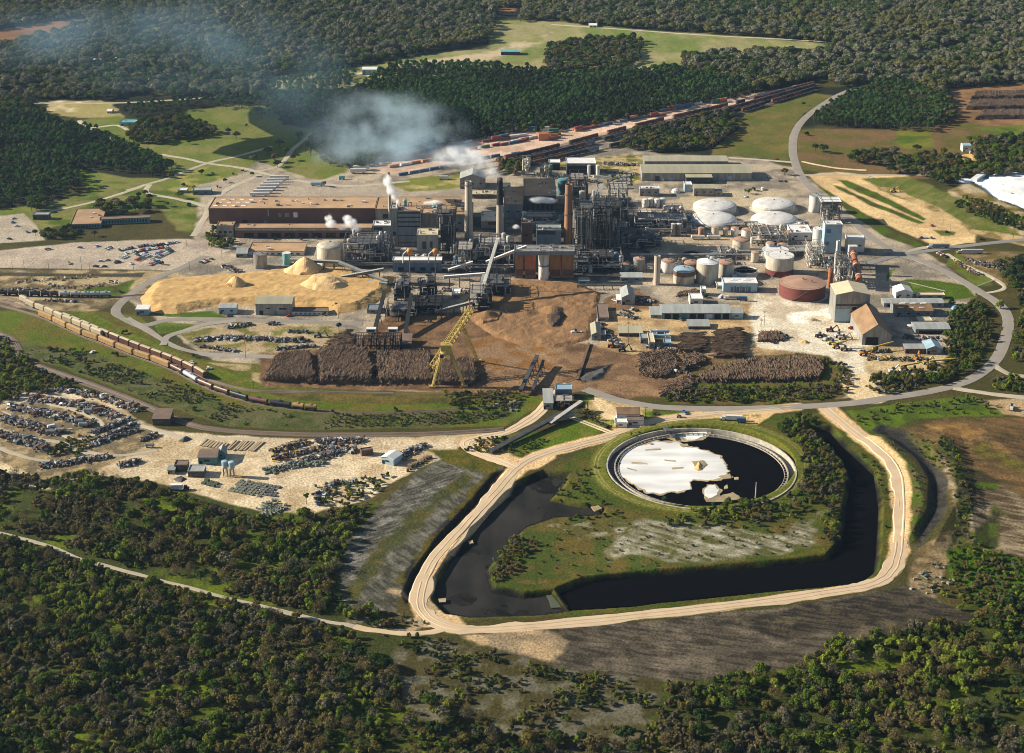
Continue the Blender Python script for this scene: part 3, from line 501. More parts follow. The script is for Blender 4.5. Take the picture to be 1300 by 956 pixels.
for ln in ([(726,530),(755,541),(783,552)],): 
    for off in (-1.5, 1.5): ribbon('pipe_trench_path', offset_px(ln, off), 1.6, RM['dirt'], rough=.1)
def railway(line, dz=.25, w_=4.2):
    ribbon('railway_track_path', line, w_, RM['ballast'], dz=dz, rough=.4)
    for off in (-.75, .75): ribbon('railway_rail_line', offset_px(line, off), 0.28, M['rail'], dz=dz + .22, rough=0, k=1)
T1 = [(-60,380),(0,388),(50,402),(69,410),(86,418),(106,427),(126,434),(148,443),(171,452),(192,459),(217,469),(233,477),(253,488),(272,496),(292,503),(316,510),(342,515),(371,519),(403,522),(480,524),(560,521),(640,516)]
T2 = [(-60,374),(0,382),(48,394),(80,405),(105,415),(140,430),(180,446),(220,461),(250,475),(264,482),(300,492),(340,497),(500,500)]
T3 = [(-60,369),(0,376),(28,383),(40,390),(60,398),(80,407),(100,415),(125,426),(145,434),(200,452)]
for t in (T1, T2, T3): railway(t)
T4 = [(-60,398),(0,424),(16,432),(28,452),(45,463),(66,471),(123,491),(180,513),(235,537),(290,547),(400,552),(540,551),(640,545)]
railway(T4, dz=.3, w_=7)
T5 = [(-60,372),(0,375),(75,377),(145,377),(200,372)]
railway(T5)
FT = [[(560,216),(640,203),(700,190),(800,164),(900,141),(960,127),(1040,106)], [(560,223),(640,210),(700,197),(800,171),(900,147),(960,131),(1042,108)], [(600,226),(650,216),(720,200),(800,182),(900,155),(960,137),(1036,114)]]
for t in FT: railway(t, w_=6)
# ------------------------------------------------------------------ ponds
def water_obj(name, poly, z, m, grow=0):
    P = [G(x, y, z) for x, y in poly]; v = [(x, y, z) for x, y in P]; mb = MB(); mb.add(v, [tuple(range(len(v) - 1, -1, -1))]); o = mb.build(name, m); tag(o, kind='structure'); return o
def grow(poly, g):
    cx = sum(p[0] for p in poly) / len(poly); cy = sum(p[1] for p in poly) / len(poly); return [(cx + (x - cx) * g, cy + (y - cy) * g) for x, y in poly]
water_obj('pond_water', W1, -3.6, 'blackliq')
M['sludge'] = mat('black sludge', (0.013, 0.013, 0.012), .85, c2=(0.040, 0.037, 0.033), scale=.06, detail=9, spec=.05, stretch=(1, .4, 1))
water_obj('pond_water', W2, -3.58, 'sludge')
# ------------------------------------------------------------------ trees
LM = dict(
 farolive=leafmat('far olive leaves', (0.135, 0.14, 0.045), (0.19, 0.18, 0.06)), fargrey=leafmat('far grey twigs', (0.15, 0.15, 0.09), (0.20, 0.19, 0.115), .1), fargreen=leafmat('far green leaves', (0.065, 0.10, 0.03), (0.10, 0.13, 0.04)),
 green=leafmat('leaves green', (0.068, 0.108, 0.018), (0.115, 0.15, 0.026)), olive=leafmat('leaves olive', (0.11, 0.098, 0.028), (0.16, 0.13, 0.036)),
 dark=leafmat('leaves dark', (0.035, 0.060, 0.020), (0.06, 0.085, 0.025)), bare=leafmat('bare twigs', (0.105, 0.098, 0.058), (0.155, 0.135, 0.08), .1),
 pine=leafmat('pine needles', (0.040, 0.115, 0.032), (0.105, 0.165, 0.042), .25), bright=leafmat('leaves bright', (0.15, 0.20, 0.022), (0.23, 0.25, 0.038)),
 rust=leafmat('leaves rusty', (0.12, 0.10, 0.04), (0.17, 0.13, 0.055), .15))
def crown_mesh(name, kind, R, H, z0, n, ls, seed, lm):
    r = np.random.default_rng(seed); P = []; NR = []
    if kind == 'round':
        k = 9 if R > 4 else 5; ctr = r.normal(0, 1, (k, 3)); ctr /= np.linalg.norm(ctr, axis=1)[:, None]; ctr[:, 2] = np.abs(ctr[:, 2]) * .9 - .15
        ctr = ctr * np.array((R * .58, R * .58, H * .30)) + np.array((0, 0, z0 + H * .5)); rad = r.uniform(.36, .58, k) * R
        for i in range(n):
            j = i % k; d = r.normal(0, 1, 3); d /= np.linalg.norm(d); d[2] = d[2] if d[2] > -.4 else -d[2]
            P.append(ctr[j] + d * rad[j] * (r.uniform(.55, 1.06), r.uniform(.55, 1.06), .85 * min(1, H / R / 1.6))); NR.append(d)
    elif kind == 'pine':
        for i in range(n):
            t = r.beta(1.3, 1.5); z = z0 + H * t; lay = 0.75 + .25 * math.sin(t * 22); rr = R * (1 - t ** 1.6) ** .8 * lay * math.sqrt(r.uniform(.15, 1)); a = r.uniform(0, 6.283)
            P.append(np.array((rr * math.cos(a), rr * math.sin(a), z - rr * .25))); NR.append(np.array((math.cos(a) * .7, math.sin(a) * .7, .7)))
    elif kind == 'shrub':
        k = 6; ctr = np.stack([r.uniform(-.6, .6, k) * R, r.uniform(-.6, .6, k) * R, r.uniform(.15, .6, k) * H], 1); rad = r.uniform(.3, .6, k)
        for i in range(n):
            j = i % k; d = r.normal(0, 1, 3); d /= np.linalg.norm(d); d[2] = abs(d[2])
            P.append(ctr[j] + d * rad[j] * np.array((R * .7, R * .7, H * .6)) * r.uniform(.5, 1.1)); NR.append(d)
    elif kind == 'bare':
        for i in range(n):
            d = r.normal(0, 1, 3); d /= np.linalg.norm(d); d[2] = abs(d[2]); q = r.uniform(.3, 1) ** .5
            P.append(np.array((d[0] * R, d[1] * R, d[2] * H * .7)) * q + np.array((0, 0, z0 + H * .1))); NR.append(d)
    P = np.array(P); NR = np.array(NR); n = len(P)
    nn = NR + r.normal(0, .55, (n, 3)); nn /= np.linalg.norm(nn, axis=1)[:, None]
    t = np.cross(nn, r.normal(0, 1, (n, 3))); t /= np.linalg.norm(t, axis=1)[:, None]; b = np.cross(nn, t)
    s = ls * r.uniform(.6, 1.3, (n, 1)); asp = .45 if kind in ('bare',) else .8
    V = np.stack([P + t * s, P + b * s * asp, P - t * s, P - b * s * asp], 1).reshape(-1, 3)
    F = [(4 * i, 4 * i + 1, 4 * i + 2, 4 * i + 3) for i in range(n)]
    me = bpy.data.meshes.new(name); me.from_pydata(V.tolist(), [], F); me.materials.append(LM[lm]); me.update(); return me
def trunk_mb(R, H, z0, r0, seed, pine=False):
    rr = random.Random(seed); mb = MB(); p = Vector((0, 0, -.4)); top = Vector((rr.uniform(-.4, .4), rr.uniform(-.4, .4), z0 + H * (.9 if pine else .35)))
    mb.tube(p, top, r0, 6, 0, r0 * .35)
    if not pine:
        for i in range(6):
            a = rr.uniform(0, 6.28); q = Vector((math.cos(a) * R * .65, math.sin(a) * R * .65, z0 + H * rr.uniform(.4, .8)))
            mb.tube(Vector((0, 0, z0 * .7)).lerp(top, rr.uniform(.1, .8)), q, r0 * .45, 5, 0, r0 * .12)
    return mb
KINDS = {}   # kind -> list of (crown mesh, trunk mesh)
def define(key, kind, R, H, z0, n, ls, lms, nv=3, r0=.35):
    out = []
    for i in range(nv):
        for lm in lms:
            cm = crown_mesh('crown', kind, R * random.uniform(.9, 1.1), H * random.uniform(.9, 1.1), z0, n, ls, hash((key, i, lm)) % 9999 if False else (len(out) * 31 + len(KINDS) * 977 + 5), lm)
            tb = trunk_mb(R, H, z0, r0, i, kind == 'pine'); tm = bpy.data.meshes.new('trunk'); tm.from_pydata(tb.v, [], tb.f); tm.materials.append(M['bark']); tm.update()
            out.append((cm, tm))
    KINDS[key] = out
define('oak', 'round', 6.5, 9.0, 2.5, 900, .85, ['green', 'olive', 'bare', 'dark'], 3, .5)
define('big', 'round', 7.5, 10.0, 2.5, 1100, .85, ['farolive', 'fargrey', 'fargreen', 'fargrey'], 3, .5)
define('pine', 'round', 2.9, 7.5, 4.0, 420, .62, ['pine', 'pine', 'dark'], 3, .28)
define('shrub', 'shrub', 3.4, 4.6, 0, 520, .42, ['dark', 'green', 'bright', 'olive', 'bare', 'rust'], 2, .15)
define('bushy', 'shrub', 4.6, 6.8, 0, 1000, .42, ['bright', 'green', 'dark', 'olive', 'bare'], 2, .25)
define('snag', 'bare', 3.6, 7.0, 1.5, 420, .32, ['bare', 'rust'], 2, .2)
def inside(X, Y, poly): return sdf(X, Y, poly) > 0
def sample(poly, spacing, seed, jitter=.9):
    """jittered grid of ground positions inside an outline"""
    r = np.random.default_rng(seed); W = [G(x, y) for x, y in poly]; x0 = min(p[0] for p in W); x1 = max(p[0] for p in W); y0 = min(p[1] for p in W); y1 = max(p[1] for p in W)
    gx, gy = np.meshgrid(np.arange(x0, x1, spacing), np.arange(y0, y1, spacing)); gx = gx.ravel() + r.uniform(-.5, .5, gx.size) * spacing * jitter; gy = gy.ravel() + r.uniform(-.5, .5, gy.size) * spacing * jitter
    X, Y = proj(gx, gy); k = sdf(X, Y, poly) > 0
    return gx[k], gy[k], X[k], Y[k]
FORESTS = []    # (kind, x, y, z, scale, variant weights key, noun label)
class Stand:
    def __init__(s, key): s.key = key; s.x = []; s.y = []; s.s = []; s.v = []; s.lab = []
STANDS = {}
def plant(key, poly, spacing, lab, smin=.75, smax=1.25, avoid=(), seed=1, keep=1.0, patch=None, prefer=None, lines=()):
    gx, gy, X, Y = sample(poly, spacing, seed); k = np.ones(gx.shape, bool)
    for a in avoid: k &= ~inside(X, Y, a)
    for ln, wd in tuple(lines) + (((MAINR, 17),) if lab in ('channel', 'island', 'right bank', 'trench', 'brush', 'slope') else ()) + (((HW, 12),) if lab in ('highway', 'east pond', 'log yard', 'right bank', 'east pine', 'east') else ()): k &= ldist(X, Y, ln) > wd
    r = np.random.default_rng(seed + 100)
    if patch: k &= fbm(gx, gy, patch[0], seed, 3) > patch[1]
    k &= r.uniform(0, 1, gx.shape) < keep
    gx, gy = gx[k], gy[k]; n = len(gx); S = STANDS.setdefault(key, Stand(key)); nv = len(KINDS[key])
    t = fbm(gx, gy, 70 if n > 3000 else 18, seed + 7, 3); t = np.clip((t - .28) / .44 + r.normal(0, .16, n), 0, .999)
    if prefer is None: order = list(range(nv))
    else: order = [i for i in range(nv) if (i % prefer[0]) in prefer[1]]
    S.x += gx.tolist(); S.y += gy.tolist(); S.s += (smin + (smax - smin) * r.uniform(0, 1, n)).tolist()
    # neighbouring trees share a foliage more often than not
    nl = {'oak': 4, 'big': 4, 'pine': 3, 'shrub': 6, 'bushy': 5, 'snag': 2}[key]
    if lab == 'brush': t = np.clip((fbm(gx, gy, 42, seed + 7, 4) - .34) / .32 + r.normal(0, .12, n), 0, .999)
    li = (t * nl).astype(int); vi = r.integers(0, nv // nl, n) * nl + li
    if prefer is not None: vi = np.array([order[int(q)] for q in (r.uniform(0, 1, n) * len(order))], int) if n else vi
    S.v += vi.tolist(); S.lab += [lab] * n
BROWN = Z[3][0]; FIELD = Z[1][0]
BACK = [(-90,-45),(1400,-45),(1400,104),(1300,106),(1208,112),(1190,122),(1150,104),(1062,112),(1046,100),(1032,103),(960,118),(925,104),(880,90),(866,88),(880,76),(960,70),(1045,68),(1066,57),(970,47),(850,40),(760,34),(700,27),(660,28),(665,10),(630,12),(622,55),(545,66),(430,88),(340,102),(330,127),(300,125),(160,122),(120,127),(40,126),(-90,134)]
lawn_gaps = [BROWN, Z[4][0], [(106,84),(152,78),(152,90),(112,92)], [(172,36),(202,30),(205,44),(178,46)], [(1188,60),(1228,57),(1228,66),(1190,68)], [(20,127),(90,127),(90,133),(20,133)], [(115,74),(128,72),(128,80),(115,80)]]
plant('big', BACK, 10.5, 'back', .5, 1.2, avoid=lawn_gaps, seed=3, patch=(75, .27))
plant('pine', [(820,-20),(1200,-30),(1120,20),(960,22),(840,12)], 8, 'back pine', .9, 1.3, seed=5, keep=.7)
plant('pine', [(90,118),(90,98),(180,70),(260,60),(330,60),(330,100),(240,108)], 8, 'back pine', .9, 1.3, seed=15, keep=.7)
PINEW = [(388,196),(398,165),(440,125),(470,104),(505,84),(610,84),(645,90),(735,98),(862,90),(930,108),(962,118),(900,131),(800,150),(720,164),(650,168),(610,172),(560,183),(500,192),(460,212),(425,210)]
plant('pine', PINEW, 5.4, 'pine', .55, 1.25, seed=6, keep=.93)
plant('oak', PINEW, 30, 'field', .5, .75, seed=66)
plant('oak', [(690,92),(695,62),(760,50),(815,52),(812,80),(780,92)], 9, 'field', .6, 1.0, seed=8)
plant('oak', [(822,90),(870,88),(865,74),(960,66),(1050,72),(1040,100),(960,112),(900,100)], 9, 'field', .6, 1.0, seed=9)
plant('pine', [(330,128),(345,108),(430,92),(452,96),(440,120),(400,165),(345,150)], 7, 'park pine', .8, 1.2, seed=10, keep=.75)
plant('pine', [(0,264),(-90,270),(-90,150),(40,140),(60,156),(110,166),(140,178),(200,206),(222,216),(210,226),(170,222),(120,215),(96,218),(110,240),(60,252)], 6.4, 'left pine', .6, 1.3, seed=11)
plant('pine', [(150,140),(200,134),(300,127),(330,131),(330,140),(250,139),(165,152)], 8, 'park pine', .7, 1.1, seed=110, keep=.8)
plant('oak', [(388,200),(425,214),(460,216),(500,196),(560,187),(650,172),(720,167),(800,153),(800,149),(720,163),(650,166),(560,182),(500,190),(455,210),(425,207)], 9, 'pine', .4, .8, seed=111, keep=.7)
plant('oak', [(-90,140),(40,126),(50,140),(60,150),(0,160),(-90,170)], 9, 'left wood', .7, 1.1, seed=12)
plant('oak', [(160,182),(170,162),(230,148),(262,160),(275,172),(240,177),(200,184)], 8, 'park', .6, .95, seed=13)
plant('oak', [(788,190),(795,172),(870,158),(930,142),(936,166),(905,188),(840,194)], 7.5, 'belt', .55, .9, seed=14)
plant('pine', [(1026,158),(1050,136),(1082,116),(1110,106),(1150,106),(1208,132),(1200,150),(1180,168),(1100,164)], 6, 'east pine', .7, 1.05, seed=16)
plant('oak', [(1090,116),(1200,112),(1212,150),(1190,165),(1150,130)], 8, 'east', .6, .95, seed=17)
plant('oak', [(1128,222),(1140,206),(1170,200),(1200,196),(1240,214),(1260,210),(1340,210),(1340,224),(1235,224),(1195,238),(1165,222)], 8.5, 'east pond', .5, .9, seed=18)
plant('oak', [(1075,206),(1085,196),(1130,192),(1150,205),(1120,212)], 8, 'east pond', .55, .85, seed=19)
plant('oak', [(1230,180),(1300,176),(1380,190),(1380,212),(1240,212)], 8, 'east pond', .6, .95, seed=20)
plant('shrub', [(1210,262),(1225,250),(1262,262),(1310,282),(1310,296),(1260,284)], 5.5, 'east pond', .8, 1.3, seed=21)
# brush: lower left and along the bottom
S1 = [(-100,588),(0,600),(60,612),(120,602),(200,622),(290,650),(345,662),(400,655),(445,648),(470,640),(440,690),(426,740),(430,765),(500,795),(540,812),(555,870),(640,880),(850,874),(960,858),(1000,856),(1060,815),(1140,802),(1240,784),(1290,755),(1400,745),(1400,1030),(-100,1030)]
track = [(-60,662),(0,676),(60,692),(110,712),(200,735),(300,762),(400,786),(480,802),(540,800)]
sparse = [(440,805),(560,812),(640,850),(850,880),(820,940),(640,930),(520,880)]
plant('bushy', S1, 6.6, 'brush', .35, 1.25, lines=((track, 22),), avoid=(sparse,), seed=22, patch=(26, .50))
plant('shrub', S1, 4.4, 'brush', .4, 1.3, lines=((track, 12),), avoid=(sparse,), seed=23, patch=(18, .46))
plant('oak', S1, 15, 'brush', .4, .85, lines=((track, 24),), avoid=(sparse,), seed=122, patch=(40, .48))
plant('snag', S1, 11, 'brush', .7, 1.2, lines=((track, 16),), avoid=(sparse,), seed=24, keep=.6)
plant('shrub', [(430,815),(560,812),(700,850),(820,866),(840,960),(480,960)], 4.2, 'slope', .3, .9, seed=25, patch=(14, .5))
plant('shrub', [(440,770),(500,778),(540,792),(500,800),(440,788)], 5, 'slope', .35, .7, seed=26, keep=.6)
plant('bushy', [(-100,400),(0,428),(20,440),(45,466),(100,490),(60,500),(0,512),(-100,520)], 6.5, 'rail brush', .55, .95, seed=27)
VERGE = [(35,445),(110,452),(170,470),(240,490),(300,516),(400,528),(560,524),(650,516),(665,522),(600,538),(400,545),(290,540),(200,510),(120,480),(60,462)]
plant('shrub', VERGE, 3.4, 'verge', .25, .55, seed=28, patch=(18, .5)); plant('bushy', [(50,440),(110,446),(150,470),(200,488),(140,488),(70,462)], 8, 'verge', .45, .75, seed=29, keep=.7)
plant('shrub', [(560,500),(650,498),(672,508),(640,522),(575,520)], 4.5, 'verge', .5, .9, seed=30)
plant('bushy', [(1002,530),(1026,524),(1040,545),(1064,570),(1072,600),(1064,640),(1064,686),(1045,690),(1046,648),(1012,636),(1022,600),(1018,570),(985,545)], 5.2, 'channel', .5, .9, seed=31)
plant('bushy', [(842,664),(870,650),(960,640),(1010,628),(1030,650),(990,664),(930,672),(850,672)], 6.5, 'clarifier', .5, .95, seed=32, keep=.85)
plant('shrub', [(615,735),(640,690),(650,680),(690,690),(660,720),(640,742)], 4, 'island', .4, .9, seed=33)
plant('shrub', [(690,655),(705,622),(722,600),(760,590),(750,620),(780,648),(800,660),(740,664)], 5, 'island', .35, .7, seed=34, keep=.6)
plant('shrub', [(640,726),(690,655),(780,660),(1060,650),(1064,690),(990,708),(760,736)], 8, 'island', .25, .5, seed=35, keep=.5)
plant('shrub', [(1085,545),(1130,600),(1140,690),(1122,722),(1124,640),(1110,598),(1078,556)], 4.5, 'channel', .3, .6, seed=36, keep=.7)
plant('shrub', [(1130,560),(1165,600),(1172,640),(1158,690),(1150,620),(1120,575)], 5, 'right bank', .3, .6, seed=37, keep=.7)
plant('bushy', [(1198,470),(1202,440),(1200,412),(1214,392),(1238,384),(1256,398),(1256,436),(1238,466),(1208,482),(1170,490),(1130,494),(1102,488),(1112,478),(1160,474)], 5.4, 'highway', .6, 1.05, seed=38, prefer=(5, (1, 2, 3)))
plant('bushy', [(1286,420),(1295,372),(1340,350),(1400,350),(1400,470),(1284,462)], 7, 'highway', .6, 1.1, seed=39)
plant('oak', [(1262,338),(1300,330),(1340,330),(1340,380),(1282,372)], 7, 'highway', .5, .8, seed=40)
plant('bushy', [(1262,478),(1310,482),(1310,498),(1255,496)], 5.5, 'highway', .5, .9, seed=41)
plant('shrub', [(842,506),(862,494),(930,492),(1000,492),(1060,490),(1060,470),(1040,456),(1075,464),(1084,496),(1060,505),(990,512),(850,511)], 4.4, 'log yard', .5, 1.0, seed=42)
plant('shrub', [(1192,552),(1214,570),(1230,600),(1238,640),(1228,690),(1208,692),(1214,645),(1206,605),(1190,578)], 4.2, 'right bank', .3, .75, seed=143, keep=.8)
plant('shrub', [(1150,548),(1180,560),(1200,590),(1192,596),(1168,572)], 4.2, 'right bank', .3, .6, seed=144, keep=.7)
plant('shrub', [(1140,514),(1230,504),(1270,514),(1270,526),(1200,528),(1140,524),(1100,545),(1080,530)], 6, 'right bank', .4, .9, seed=43, keep=.6)
plant('shrub', [(1205,700),(1235,690),(1320,720),(1320,760),(1240,772),(1205,745)], 4.6, 'right bank', .5, .9, seed=44)
plant('bushy', [(1178,735),(1205,742),(1240,770),(1240,790),(1180,760)], 7, 'right bank', .4, .7, seed=45, keep=.5)
plant('bushy', [(1098,495),(1112,488),(1165,490),(1168,496),(1110,502)], 5, 'highway', .5, .8, seed=46)
plant('shrub', [(588,572),(612,556),(650,556),(650,576),(612,578)], 4, 'trench', .4, .8, seed=47)
plant('shrub', [(640,577),(680,556),(700,560),(670,575)], 4, 'trench', .3, .6, seed=48)
plant('shrub', [(745,520),(790,552),(812,552),(830,535),(824,516),(832,522),(836,538),(800,556),(784,556),(736,524)], 3.5, 'trench', .4, .8, seed=49)
plant('shrub', [(396,636),(430,615),(470,606),(500,600),(480,625),(430,650)], 5, 'scrapyard', .5, .9, seed=50)
plant('shrub', [(80,560),(100,552),(118,560),(110,580),(60,580)], 4.5, 'scrapyard', .5, .9, seed=51); plant('shrub', [(70,528),(100,516),(130,540),(118,560),(100,548)], 8, 'scrapyard', .4, .7, seed=52)
plant('oak', [(628,222),(636,208),(664,206),(668,218),(650,224)], 7, 'mill', .5, .75, seed=54)
plant('oak', [(32,258),(56,252),(62,266),(44,274)], 7, 'office', .6, .8, seed=55); plant('oak', [(68,296),(90,290),(100,300),(60,306),(48,302)], 7, 'office', .45, .7, seed=56)
plant('oak', [(116,268),(132,258),(190,254),(196,268),(168,276),(140,276)], 9, 'office', .55, .85, seed=57, keep=.8)
plant('bushy', [(262,300),(275,284),(278,300),(300,308),(282,318),(266,314)], 6, 'mill', .6, 1.0, seed=58)
plant('bushy', [(330,300),(400,296),(455,292),(455,300),(400,306),(340,308)], 10, 'mill', .5, .8, seed=59, keep=.7)
# single trees that stand apart: (x, y, kind, scale, foliage index, label)
LONE = [(352,212,'oak',.75,3,'dark oak on the inner side of the driveway bend'),(372,204,'oak',.6,2,'bare oak above the driveway bend'),(380,178,'oak',.9,2,'grey spreading tree beside the pine wood road'),(355,186,'oak',.75,2,'grey spreading tree at the middle of the lawn'),(300,176,'oak',.8,2,'light grey oak just right of the lawn grove'),(290,170,'oak',.7,2,'grey oak touching the lawn grove'),(313,160,'bushy',.6,2,'small dark tree in the middle of the bright lawn'),(233,236,'bushy',.7,2,'dark tree left of the grass triangle'),(246,240,'bushy',.6,0,'green tree above the dark long shed'),(276,238,'bushy',.5,2,'small dark tree in the row beside the trailers'),(268,244,'bushy',.5,2,'first small dark tree in the row near the warehouse corner'),(296,222,'bushy',.5,2,'small dark tree at the top of the trailer row'),(308,218,'bushy',.5,2,'small dark tree by the driveway above the trailers'),(150,262,'oak',.7,2,'grey tree behind the office roof'),(176,252,'oak',.6,3,'dark tree at the driveway behind the office wing'),(330,146,'oak',.95,3,'round dark tree standing alone on the bright lawn of the park'),(240,183,'oak',.5,3,'small round dark tree on the lawn below the grove'),
 (349,206,'oak',.85,2,'spreading grey oak by the bend of the driveway'),(362,196,'oak',.8,0,'green oak behind the bend of the driveway'),(340,196,'oak',.8,2,'bare spreading oak on the lawn near the driveway'),(322,205,'oak',.7,2,'smaller bare oak at the lawn fork'),(332,150,'oak',.9,2,'bushy tree beside the pine edge of the park'),
 (256,222,'oak',.6,3,'dark tree on the grass triangle between the driveways'),(218,226,'oak',.5,3,'dark tree beside the lower driveway fork'),(270,222,'shrub',.8,2,'low bush on the grass triangle'),(286,232,'oak',.45,3,'small dark tree near the trailer park'),(320,224,'oak',.5,0,'green tree at the head of the white trailers'),
 (412,237,'oak',.55,0,'green tree on the lawn strip in front of the driveway'),(228,252,'oak',.7,0,'tall green tree beside the office driveway'),(240,262,'bushy',.8,2,'dark bush on the lawn by the mill corner'),(184,248,'oak',.55,2,'greyish tree beside the driveway loop'),(212,262,'oak',.5,2,'bare tree behind the long office shed'),
 (45,299,'oak',.55,3,'dark tree at the edge of the small car park'),(120,300,'oak',.5,2,'grey green tree in front of the office building'),(206,336,'bushy',.7,2,'dark bush at the corner of the large car park'),
 (1020,134,'oak',.45,3,'dark bush on the field beside the highway bend'),(1024,172,'bushy',1.0,2,'dark round tree beside the highway curve'),(1045,194,'oak',.95,3,'wide dark evergreen tree in the brown field'),(1035,192,'oak',.8,3,'dark evergreen joined to the wide tree in the brown field'),(1097,208,'oak',1.1,1,'olive tree at the near edge of the brown field'),(1164,192,'oak',.75,3,'dark tree behind the row at the brown field'),(1204,206,'oak',1.0,1,'light olive tree by the sand heap in front of the white shed'),
 (996,222,'oak',.7,1,'olive tree beside the highway at the mill fence'),(950,246,'bushy',.9,0,'ragged green tree in front of the long warehouse'),(957,242,'bushy',.8,2,'dark ragged tree at the long warehouse corner'),
 (158,425,'shrub',.9,2,'dark bush beside the orange hopper cars'),(146,452,'bushy',.8,2,'dark round tree in front of the orange hopper cars'),(64,446,'bushy',.8,2,'dark round tree above the brown railway'),(119,502,'bushy',.9,2,'dark round tree between the scrapyard and the brown railway'),(214,461,'bushy',.6,1,'olive bush in front of the tank cars'),(247,521,'bushy',.6,2,'dark bush on the verge below the tank cars'),(281,520,'bushy',.5,2,'small dark bush on the verge below the curved train'),
 (422,524,'shrub',.7,2,'round bush at the end of the curved train'),(502,522,'shrub',.8,2,'dark bush beside the empty railway track'),(630,528,'shrub',.9,2,'dark bush at the right end of the verge'),(246,455,'shrub',.7,2,'dark bush beside the yard loop road'),
 (389,640,'pine',.8,0,'bright green conifer at the edge of the scrapyard sand'),(843,642,'pine',.6,0,'bright green young conifer below the round basin'),(905,648,'pine',.5,1,'small green conifer below the round basin'),(972,640,'bushy',1.0,2,'dark tree beside the basin pole'),
 (648,688,'shrub',.8,3,'bright green bush at the tip of the island'),(1208,386,'bushy',.9,2,'dark tree near the blue tarpaulin'),(1270,392,'bushy',1.2,4,'greyish tree on the outside of the highway curve'),(1152,455,'shrub',.5,2,'low bush among the machines'),(430,418,'oak',.5,3,'dark tree at the end of the long low shed by the chip pile'),(412,400,'bushy',.6,2,'dark bush below the chip pile'),(895,378,'bushy',.7,2,'palm like dark tree beside the small box building'),
 (190,268,'oak',.5,3,'dark tree above the long office wing'),(548,330,'shrub',.3,2,'small bush beside the wood room')]
TREEG = {}
def lone_tree(x, y, key, sc, li, lab, group=None):
    li = {'shrub': (1, 3, 0, 2, 4, 5), 'bushy': (1, 3, 2, 4, 0)}.get(key, (0, 1, 2, 3))[li]
    X, Y = G(x, y); z = hz(x, y); nl = {'oak': 4, 'big': 4, 'pine': 3, 'shrub': 6, 'bushy': 5, 'snag': 2}[key]; c, t = KINDS[key][li + nl * random.randrange(len(KINDS[key]) // nl)]
    return tree_obj(key, X, Y, z, sc, random.uniform(0, 6.28), c, t, lab, group)
NAMES = dict(oak=('broadleaf_tree', 'tree'), big=('broadleaf_tree', 'tree'), pine=('pine_tree', 'pine tree'), shrub=('bush', 'bush'), bushy=('small_tree', 'tree'), snag=('bare_tree', 'tree'))
def tree_obj(key, X, Y, z, sc, rz, c, t, lab, group):
    nm, cat = NAMES[key]
    if key == 'shrub':
        o = bpy.data.objects.new(nm, c); COL.objects.link(o); o.location = (X, Y, z); o.rotation_euler = (0, 0, rz); o.scale = (sc,) * 3; return tag(o, lab, cat, group)
    e = thing(nm, lab, cat, X, Y, z, rz, group); e.scale = (sc, sc, sc)
    for n_, me in (('crown', c), ('trunk', t)):
        o = bpy.data.objects.new(n_, me); COL.objects.link(o); o.parent = e
    return e
for x, y, key, sc, li, lab in LONE: lone_tree(x, y, key, sc, li, lab)
LABS = {'back': ('grey green tree in the hazy wood beyond the mill', 'woodland trees beyond the mill'), 'back pine': ('dark pine in the far hazy wood', 'pines of the far wood'), 'pine': ('dark green tree in the dense pine wood behind the container yard', 'pines of the wood behind the container yard'),
 'field': ('olive tree of the copse in the pale far field', 'copse trees in the far field'), 'park pine': ('tall pine between the park lawn and the pine wood', 'pines beside the park lawn'), 'left pine': ('dark pine in the wood above the small car park', 'pines above the small car park'), 'left wood': ('dark tree at the edge of the hazy wood above the park', 'trees above the park'),
 'park': ('grey green tree in the grove on the park lawn', 'grove trees on the park lawn'), 'belt': ('olive tree in the belt between the freight train and the long warehouse', 'tree belt behind the long warehouse'), 'east pine': ('dark pine inside the highway bend', 'pines inside the highway bend'), 'east': ('olive tree behind the pines inside the highway bend', 'broadleaf trees inside the highway bend'),
 'east pond': ('tree in the row between the brown field and the white settling pond', 'trees by the white settling pond'), 'brush': ('scrubby growth in the tangled brush along the grass track', 'brush along the grass track'), 'slope': ('low scrub on the grey slope below the dirt road junction', 'scrub on the grey slope'), 'rail brush': ('dark scrub tree beside the brown railway curve', 'scrub trees by the brown railway'),
 'verge': ('grey green scrub on the railway verge', 'scrub on the railway verge'), 'channel': ('dense scrub on the bank of the black channel', 'scrub along the black channel'), 'clarifier': ('dark scrub tree below the round basin', 'scrub trees below the round basin'), 'island': ('low green scrub on the island inside the loop road', 'scrub on the island'), 'right bank': ('green scrub on the banks right of the loop road', 'scrub right of the loop road'),
 'highway': ('dark scrub tree beside the highway curve', 'trees beside the highway curve'), 'log yard': ('green scrub around the lower log pile', 'scrub around the lower log pile'), 'trench': ('low scrub beside the conveyor trench', 'scrub beside the conveyor trench'), 'scrapyard': ('scrub growing between the scrap rows', 'scrub in the scrapyard'), 'east lot': ('tiny scrub on the grass beside the gravel lot', 'scrub beside the gravel lot'),
 'mill': ('green tree growing against the mill buildings', 'trees against the mill buildings'), 'office': ('dark tree around the flat office building', 'trees around the flat office building')}
STUFFN = dict(oak='broadleaf_forest', big='far_woodland', pine='pine_forest', shrub='low_undergrowth', bushy='scrub_vegetation', snag='bare_undergrowth')
